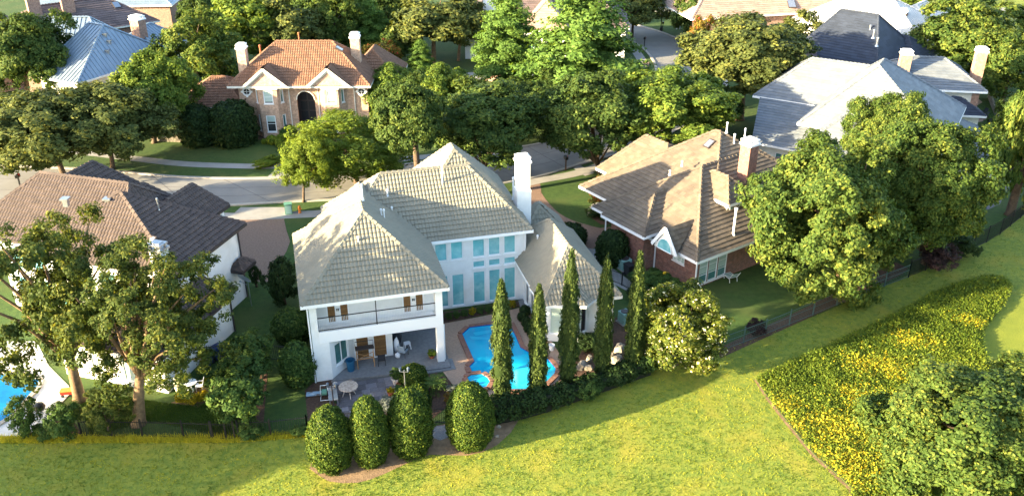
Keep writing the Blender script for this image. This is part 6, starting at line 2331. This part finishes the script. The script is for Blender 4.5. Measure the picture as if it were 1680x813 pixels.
def pot_plant(loc, r, h, pm, sp, label, ph=.5, group=None, wide=1.0):
    t = thing('potted_plant', loc, label, 'potted plant', group)
    mb = MB(); mb.lathe([(r * .62, 0), (r * .95, h * .86), (r * 1.06, h * .88), (r * 1.06, h), (r * .92, h), (r * .88, h * .85), (.02, h * .84)], 16); part(mb, 'pot', pm, t)
    if sp:
        me, C = proto(sp)
        o = link('foliage', me, t, (0, 0, h + ph * .42))
        o.scale = (r * 1.25 * wide, r * 1.25 * wide, ph * .55)
        sm = MB(); sm.tube([(0, 0, h * .8), (0, 0, h + ph * .5)], .02, 5); part(sm, 'stem', 'bark', t)
    return t


pot_plant(FM(4.98, -1.62, .05), .33, .52, 'pale_pot', 'shrub_1', "large pale pot with a bushy green plant on the slate patio", .75)
pot_plant(FM(5.2, -2.15, .05), .30, .30, 'terracotta', None, "wide empty terracotta bowl beside the pale two armed lamp post")
pot_plant(FM(5.0, -2.72, .05), .30, .36, 'pale_pot', 'shrub_2', "pale pot with low green plants in front of the terracotta bowl", .2)
pot_plant(FM(4.45, -2.75, .05), .22, .30, 'terracotta', 'flower_yellow_1', "terracotta pot with a yellow green plant at the patio edge", .3)
pot_plant(FM(5.45, -1.55, .05), .17, .28, 'terracotta', None, "small terracotta pot behind the pale lamp post")
pot_plant(FM(7.72, .6, .15), .24, .24, 'terracotta', 'lime_1', "terracotta bowl with a leafy plant on the terrace by the white column", .4, wide=1.2)
# blue board and hose cart on the mulch
t = thing('weathered_board', (*at(520, 648), .12), "weathered pale blue board lying on the mulch by the house corner", 'board', rz=R(8))
mb = MB(); mb.box(-.65, -.2, .0, .65, .2, .06); part(mb, 'panel', 'blue_paint', t)
mb = MB(); mb.box(-.65, -.24, -.1, -.58, .24, 0); mb.box(.58, -.24, -.1, .65, .24, 0); part(mb, 'batten', 'gutter_dark', t)
t = thing('hose_cart', (*at(533, 652), .02), "white tube framed hose cart with a green hose beside the blue board", 'hose cart', rz=R(10))
mb = MB(); mb.tube([(-.24, .2, 0), (-.24, .05, .5), (-.2, 0, .95), (.2, 0, .95), (.24, .05, .5), (.24, .2, 0)], .022, 7); part(mb, 'frame', 'white', t)
mb = MB(); mb.tube([(-.24, .0, .08), (-.26, -.35, .05), (.26, -.35, .05), (.24, 0, .08)], .022, 7); part(mb, 'base', 'white', t)
mb = MB()
mb.tube([(-.16, .06, .38), (.16, .06, .38)], .2, 14); part(mb, 'hose_reel', 'green_box', t)
# bucket, pail
t = thing('bucket', (*at(905, 574), .03), "white bucket on the deck below the bay of the white house", 'bucket')
mb = MB(); mb.lathe([(.15, 0), (.20, .4), (.22, .42), (.19, .42), (.15, .08), (.02, .08)], 16); part(mb, 'body', 'fabric_white', t)
mb = MB(); mb.tube([(-.2, 0, .4), (-.1, -.12, .3), (.1, -.12, .3), (.2, 0, .4)], .012, 5); part(mb, 'handle', 'steel', t)


# air conditioners and wheeled bins
def ac_unit(base, label, s=.85):
    t = thing('air_conditioner', (*at(*base), 0), label, 'air conditioner', rz=R(30))
    mb = MB(); mb.box(-s / 2 - .1, -s / 2 - .1, -.05, s / 2 + .1, s / 2 + .1, .06); part(mb, 'pad', 'concrete', t)
    mb = MB(); mb.box(-s / 2, -s / 2, .062, s / 2, s / 2, .9); part(mb, 'cabinet', 'ac_green', t)
    mb = MB()
    for k in range(7):
        for a in (-1, 1):
            mb.box(-s / 2 + .05, a * (s / 2 + .008) - .008, .16 + k * .1, s / 2 - .05, a * (s / 2 + .008) + .008, .20 + k * .1)
            mb.box(a * (s / 2 + .008) - .008, -s / 2 + .05, .16 + k * .1, a * (s / 2 + .008) + .008, s / 2 - .05, .20 + k * .1)
    tag(part(mb, 'louvres', 'ac_green', t), kind='stuff')
    mb = MB(); mb.lathe([(s * .42, .9), (s * .42, .95), (s * .36, .955), (.02, .957)], 18); part(mb, 'fan_grille', 'gutter_dark', t)
    return t


ac_unit((1024, 440), "pale teal air conditioner cabinet between brick wall and dark bin")


def wheelie(loc, rz, label, m, group=None):
    t = thing('wheeled_bin', loc, label, 'bin', group, rz)
    mb = MB()
    b0, b1 = [(-.22, -.25), (.22, -.25), (.22, .25), (-.22, .25)], [(-.29, -.34), (.29, -.34), (.29, .36), (-.29, .36)]
    va = [mb.vert((*q, .08)) for q in b0]; vb = [mb.vert((*q, .95)) for q in b1]
    for i in range(4):
        mb.f.append([va[i], va[(i + 1) % 4], vb[(i + 1) % 4], vb[i]]); mb.r.append(.5); mb.m.append(0)
    mb.f.append(va[::-1]); mb.r.append(.5); mb.m.append(0)
    part(mb, 'body', m, t)
    mb = MB(); mb.box(-.31, -.37, .955, .31, .40, 1.02); part(mb, 'lid', m, t)
    for x in (-.26, .26):
        mb = MB(); mb.tube([(x - .03, .3, .12), (x + .03, .3, .12)], .12, 12); part(mb, 'wheel', 'black_plastic', t)
    mb = MB(); mb.tube([(-.28, .44, .9), (.28, .44, .9)], .02, 6); part(mb, 'handle', m, t)
    return t


wheelie((*at(1031, 452), .02), R(30), "black wheeled bin in front of the pale teal cabinet", 'black_plastic')
wheelie((*at(342, 598), 0), R(-20), "navy wheeled bin nearest the fence gap by the left house", 'blue_plastic', 'navy bins by the left house')
wheelie((*at(358, 588), 0), R(-35), "navy wheeled bin tilted behind the nearest one", 'blue_plastic', 'navy bins by the left house')
ac_unit((1024, 528), "dark shaded cabinet at the far corner of the white house wing", .7)
# metal hand rail frame on the path
t = thing('handrail', (*at(985, 428), .02), "blue grey hand rail on the path beside the tall dark holly", 'handrail', rz=R(-30))
mb = MB(); mb.tube([(-.6, 0, 0), (-.6, 0, .9), (.6, 0, .9), (.6, 0, 0)], .03, 7); part(mb, 'frame', 'dish', t)
mb = MB(); mb.bar((-.6, 0, .5), (.6, 0, .5), .03); part(mb, 'rail', 'dish', t)
fence(px((982, 452), (1020, 468), (1042, 480)), "short black iron fence along the path behind the cypresses", h=1.1, rails=(.1, 1.0))
# striped lounge chair on the lawn
t = thing('lounge_chair', (*at(1200, 460), 0), "green and white striped lounge chair on the lawn under the three windows", 'lounge chair', rz=R(200))
for k in range(8):
    mb = MB(); mb.box(-.32, -.75 + k * .11, .30, .32, -.66 + k * .11, .33); part(mb, 'seat_strip', 'stripe_green' if k % 2 else 'fabric_white', t)
for k in range(6):
    y0, z0 = .13 + k * .07, .32 + k * .10
    mb = MB(); mb.face([(-.32, y0, z0), (.32, y0, z0), (.32, y0 + .065, z0 + .09), (-.32, y0 + .065, z0 + .09)]); part(mb, 'back_strip', 'stripe_green' if k % 2 else 'fabric_white', t)
for x in (-.34, .34):
    mb = MB(); mb.bar((x, -.78, .3), (x, .15, .3), .04); mb.bar((x, .15, .3), (x, .58, .95), .04); part(mb, 'side_rail', 'white', t)
    for y in (-.6, .2):
        mb = MB(); mb.bar((x, y, .3), (x, y + .08, 0), .035); part(mb, 'leg', 'white', t)


def dish(loc, rz, r, label, pole=None):
    t = thing('satellite_dish', loc, label, 'satellite dish', rz=rz)
    mb = MB()
    prof = [(.02, 0), (r * .5, .04 * r / .45), (r * .85, .14 * r / .45), (r, .2 * r / .45)]
    rings = []
    el = R(35)
    def tf(x, y, z):   # bowl opening forward (-y) and up
        return (x, -z * math.cos(el) + y * math.sin(el) * -1, z * math.sin(el) + y * math.cos(el))
    mb.fr = tf
    mb.lathe(prof, 20, cap=False)
    part(mb, 'reflector', 'dish', t, smooth=True)
    mb = MB(); mb.tube([(0, -.05, -r * .85), (0, -.6 * r - .3, .1)], .02, 6); mb.box(-.05, -.6 * r - .38, .06, .05, -.6 * r - .26, .16); part(mb, 'feed_arm', 'dish', t)
    mb = MB(); mb.tube([(0, .03, 0), (0, .12, -.2), (0, .12, -(pole or .5))], .03, 6); part(mb, 'mast', 'steel', t)
    return t


dish((*at(404, 457, 2.4), 2.4), R(-25), .55, "large grey satellite dish on the side wall of the left white house", 2.4)
dish((*at(1270, 308, 3.6), 3.6), R(10), .42, "grey satellite dish on the right roof edge of the brick house", .6)
dish((*at(243, 43, 4.2), 4.2), R(20), .5, "pale satellite dish at the end wall of the plum brown roofed house", 1.0)
# things in the left garden
t = thing('storage_barrel', (*at(297, 640), 0), "beige plastic barrel at the corner of the left white house", 'barrel')
mb = MB(); mb.lathe([(.30, 0), (.36, .3), (.36, .8), (.30, 1.05), (.28, 1.07), (.02, 1.08)], 18); part(mb, 'body', 'beige', t)
mb = MB(); mb.lathe([(.37, .5), (.38, .52), (.38, .58), (.37, .6)], 18, cap=False); part(mb, 'band', 'gutter_dark', t)
gp = 'white garden chairs round the little table'
t = thing('garden_table', (*at(314, 640), 0), "small round white garden table at the left house corner", 'table')
mb = MB(); mb.lathe([(.38, .62), (.42, .63), (.42, .66), (.02, .665)], 18); part(mb, 'tabletop', 'white', t)
mb = MB(); mb.lathe([(.25, 0), (.06, .06), (.05, .62)], 10); part(mb, 'pedestal', 'white', t)
for i, (dx, dy, r_, lb) in enumerate(((-.6, .1, 80, "white garden chair left of the little table by the barrel"), (.55, .1, -80, "white garden chair right of the little table"), (0, -.55, 180, "white garden chair in front of the little table"))):
    q = at(314, 640)
    chair((q[0] + dx, q[1] + dy, 0), R(r_), lb, 'fabric_white', 'white', gp, .85, 'garden_chair')
gp = 'yellow flowering shrubs of the left garden bed'
for x, y, lb in ((298, 657, "yellow flowering shrub nearest the beige barrel"), (315, 660, "yellow flowering shrub in front of the white garden chairs"), (332, 655, "yellow flowering shrub at the right end of the soil bed"), (338, 632, "small yellow shrub behind the white garden chairs")):
    bush(lb, (x, y), 13, y - 14, 'flower_yellow', 'flowering_shrub', 'shrub', gp)
bush("low dark shrub beside the fence gap by the white garden chairs", (340, 622), 16, 606, 'shrub')
t = thing('toy_wagon', (*at(112, 648), .03), "red toy wagon with an orange rim at the pool terrace edge", 'wagon', rz=R(10))
mb = MB(); mb.box(-.38, -.22, .18, .38, .22, .38); part(mb, 'tray', 'red', t)
mb = MB(); mb.box(-.40, -.24, .382, .40, .24, .42); part(mb, 'rim', 'orange', t)
for x in (-.25, .25):
    for y in (-.24, .24):
        mb = MB(); mb.tube([(x, y - .03, .1), (x, y + .03, .1)], .1, 12); part(mb, 'wheel', 'black_plastic', t)
mb = MB(); mb.tube([(.38, 0, .25), (.75, 0, .5)], .015, 5); part(mb, 'handle', 'black_plastic', t)
t = thing('kettle_grill', (*at(69, 683), .03), "black covered kettle grill on the white terrace by the dark shrub", 'grill')
mb = MB(); mb.lathe([(.1, .45), (.3, .55), (.36, .72), (.34, .76), (.28, .92), (.1, 1.0), (.02, 1.01)], 16); part(mb, 'kettle', 'black_plastic', t)
for k in range(3):
    a = k * 2.09
    mb = MB(); mb.tube([(.18 * math.cos(a), .18 * math.sin(a), .55), (.34 * math.cos(a), .34 * math.sin(a), 0)], .018, 6); part(mb, 'leg', 'steel', t)
fb = fence(px((318, 600), (297, 632)), "pale hand rail fence running from the black fence to the house corner", m='white', h=1.0, rails=(.5, .95), step=1.6, pick=.3, name='rail_fence')


# street furniture
def mailbox(base, label, post, brick=False, h=1.1):
    t = thing('mailbox', (*at(*base), 0), label, 'mailbox', rz=R(rng.uniform(-20, 20)))
    mb = MB()
    if brick: mb.box(-.22, -.22, 0, .22, .22, h * .62)
    else: mb.box(-.06, -.06, 0, .06, .06, h)
    part(mb, 'post', post, t, uv=True)
    mb = MB()
    z = h * .62 if brick else h
    mb.prism([(-.16, -.28), (.16, -.28), (.16, .28), (-.16, .28)], z, z + .2, True)
    mb.tube([(0, -.28, z + .2), (0, .28, z + .2)], .16, 12)
    part(mb, 'box', 'iron', t)
    mb = MB(); mb.box(.165, .0, z + .12, .185, .06, z + .38); mb.box(.165, -.08, z + .3, .185, .06, z + .38); part(mb, 'flag', 'red', t)
    return t


mailbox((928, 279), "brown mailbox on a stout post between the grass strips by the spreading oak", 'bark', False, 1.2)
mailbox((34, 308), "black mailbox on a post by the far left kerb", 'iron')
mailbox((1057, 76), "black mailbox on the verge inside the street bend", 'iron')
mailbox((1087, 50), "black mailbox beside the street lamp at the head of the street", 'iron')
t = thing('street_lamp', (*at(1084, 51), 0), "black street lamp at the head of the street near the pickup", 'street lamp')
mb = MB(); mb.lathe([(.22, 0), (.2, .5), (.08, .7), (.06, 3.6), (.09, 3.7)], 10); part(mb, 'post', 'iron', t)
mb = MB(); mb.lathe([(.12, 3.7), (.24, 4.1), (.26, 4.15), (.05, 4.4), (.02, 4.5)], 10); part(mb, 'lantern', 'fabric_white', t)
t = thing('utility_box', (*at(474, 350), 0), "green utility box on the grass beside the drive", 'utility box', rz=R(15))
mb = MB(); mb.box(-.32, -.28, 0, .32, .28, .95); part(mb, 'cabinet', 'green_box', t)
mb = MB(); mb.box(-.36, -.32, .952, .36, .32, 1.02); part(mb, 'lid', 'green_box', t)
mb = MB(); mb.box(-.27, -.297, .1, .27, -.283, .88); part(mb, 'door', 'ac_green', t)
t = thing('hydrant', (*at(492, 349), 0), "small orange hydrant marker by the sidewalk near the green box", 'hydrant')
mb = MB(); mb.lathe([(.16, 0), (.12, .1), (.11, .5), (.14, .55), (.1, .7), (.02, .75)], 10); part(mb, 'body', 'orange', t)
mb = MB(); mb.tube([(-.2, 0, .4), (.2, 0, .4)], .06, 8); part(mb, 'nozzle', 'orange', t)
t = thing('valve_cover', (*at(363, 340), 0), "small teal meter lid in the kerb grass behind the left house", 'meter lid')
mb = MB(); mb.lathe([(.3, .0), (.3, .06), (.02, .07)], 12); part(mb, 'lid', 'teal_plastic', t)
mb = MB(); mb.lathe([(.38, -.02), (.38, .03), (.31, .035)], 12, cap=False); part(mb, 'rim', 'concrete', t)
for i, (x, lb) in enumerate(((1110, "pale bollard left of its twin on the verge beyond the bend"), (1115, "pale bollard right of its twin on the verge beyond the bend"))):
    t = thing('bollard', (*at(x, 48), 0), lb, 'bollard', 'pale twin bollards')
    mb = MB(); mb.lathe([(.12, 0), (.12, .8), (.08, .88), (.02, .9)], 10); part(mb, 'post', 'white', t)
    mb = MB(); mb.lathe([(.125, .6), (.125, .68)], 10, cap=False); part(mb, 'band', 'green_box', t)
# kerbed ring of the small bed on the brick house lawn
kr = smooth_line(px((965, 354), (968, 342), (982, 335), (1000, 344), (1006, 356)), 4)
km = MB()
for a, c in zip(kr, kr[1:]): km.bar((*a, .06), (*c, .06), .22, .16)
tag(km.build('bed_kerb', M['kerb']), kind='structure')

# pickup at the head of the street
t = thing('pickup', (*at(1097, 22), 0), "silver pickup truck parked beyond the street lamp, its tail lights red", 'pickup truck', rz=R(8))
silver = mat('silver_car_paint', (.45, .46, .48), rough=.3, metal=.6, spec=.6)
mb = MB()
mb.prism([(-2.7, -.95), (2.7, -.95), (2.75, -.6), (2.75, .6), (2.7, .95), (-2.7, .95)], .5, 1.05, True)
for y in (-.95, .87): mb.box(-2.7, y, 1.05, -.6, y + .08, 1.35)
mb.box(-2.7, -.87, 1.05, -2.62, .87, 1.35)
part(mb, 'body', silver, t)
mb = MB()
prof = [(-.6, 1.05), (2.1, 1.05), (1.4, 1.8), (-.45, 1.82)]
for i in range(4):
    a, c = prof[i], prof[(i + 1) % 4]
    mb.face([(a[0], -.85, a[1]), (c[0], -.85, c[1]), (c[0], .85, c[1]), (a[0], .85, a[1])])
mb.face([(x, -.85, z) for x, z in prof]); mb.face([(x, .85, z) for x, z in prof[::-1]])
part(mb, 'cab', silver, t)
for y in (-.86, .86):
    mb = MB(); mb.face([(-.3, y, 1.15), (1.75, y, 1.15), (1.3, y, 1.7), (-.25, y, 1.7)]); part(mb, 'window', 'glass_dark', t)
for x in (-1.7, 1.75):
    for y in (-.9, .9):
        mb = MB(); mb.tube([(x, y - .13, .4), (x, y + .13, .4)], .4, 16); o = part(mb, 'wheel', 'black_plastic', t)
        mb = MB(); mb.tube([(x, y - .14, .4), (x, y + .14, .4)], .22, 12); part(mb, 'rim', 'steel', o)
for y in (-.8, .8):
    mb = MB(); mb.box(-2.75, y - .1, .8, -2.70, y + .1, 1.2); part(mb, 'tail_light', 'red', t)

# terrace set in the far right garden
c0 = at(1601, 192)
t = thing('garden_table', (*c0, .02), "dark round table on the round terrace in the far right garden", 'table')
mb = MB(); mb.lathe([(.62, .68), (.66, .7), (.66, .73), (.02, .735)], 20); part(mb, 'tabletop', 'fabric_dark', t)
mb = MB(); mb.lathe([(.35, 0), (.07, .06), (.06, .68)], 10); part(mb, 'pedestal', 'iron', t)
gp = 'dark chairs round the table in the far right garden'
for i in range(5):
    a = i * 1.257 + .3
    lb = ("dark chair nearest the brick corner at the far garden table", "dark chair behind the far garden table", "dark chair at the left of the far garden table", "dark chair in front left of the far garden table", "dark chair in front right of the far garden table")[i]
    chair((c0[0] + 1.0 * math.cos(a), c0[1] + 1.0 * math.sin(a), .02), a - math.pi / 2, lb, 'fabric_dark', 'iron', gp, 1, 'garden_chair')
t = thing('spa_tub', (*at(1630, 292), .02), "pale blue tub with a dark lid by the low rear roof at the right", 'tub', rz=R(-9))
mb = MB(); mb.box(-.9, -.9, 0, .9, .9, .85); part(mb, 'shell', mat('pale_blue_shell', (.18, .42, .62), rough=.4), t)
mb = MB(); mb.box(-.95, -.95, .852, .95, .95, .92); part(mb, 'rim', 'white', t)
mb = MB(); mb.box(-.85, -.85, .922, .85, .85, 1.0); part(mb, 'lid', 'tile_dark', t)
hedge([at(1625, 205), at(1632, 245)], 120, 1.2, .8, "dark clipped hedge along the far right garden lawn", 'shrub')
wl = MB()
A_, B_ = at(1622, 160), at(1650, 232)
wl.bar((*A_, .35), (*B_, .35), .25, .7)
tag(wl.build('garden_wall', M['stone']), "low pale wall along the edge of the far right garden lawn", 'wall')
# lone yellow bloom on the brick house wall shrub
t = thing('yellow_bloom', (*at(1093, 448, 1.2), 1.0), "single large yellow bloom in front of the brick wall", 'flower')
mb = MB()
for k in range(9):
    a = k * .7
    mb.face([(0, 0, .2), (.16 * math.cos(a), .16 * math.sin(a), .3), (.3 * math.cos(a + .2), .3 * math.sin(a + .2), .2), (.14 * math.cos(a + .5), .14 * math.sin(a + .5), .12)])
part(mb, 'petals', 'yellow', t)
mb = MB(); mb.tube([(0, 0, -1.0), (0, 0, .2)], .02, 5); part(mb, 'stem', 'green_box', t)
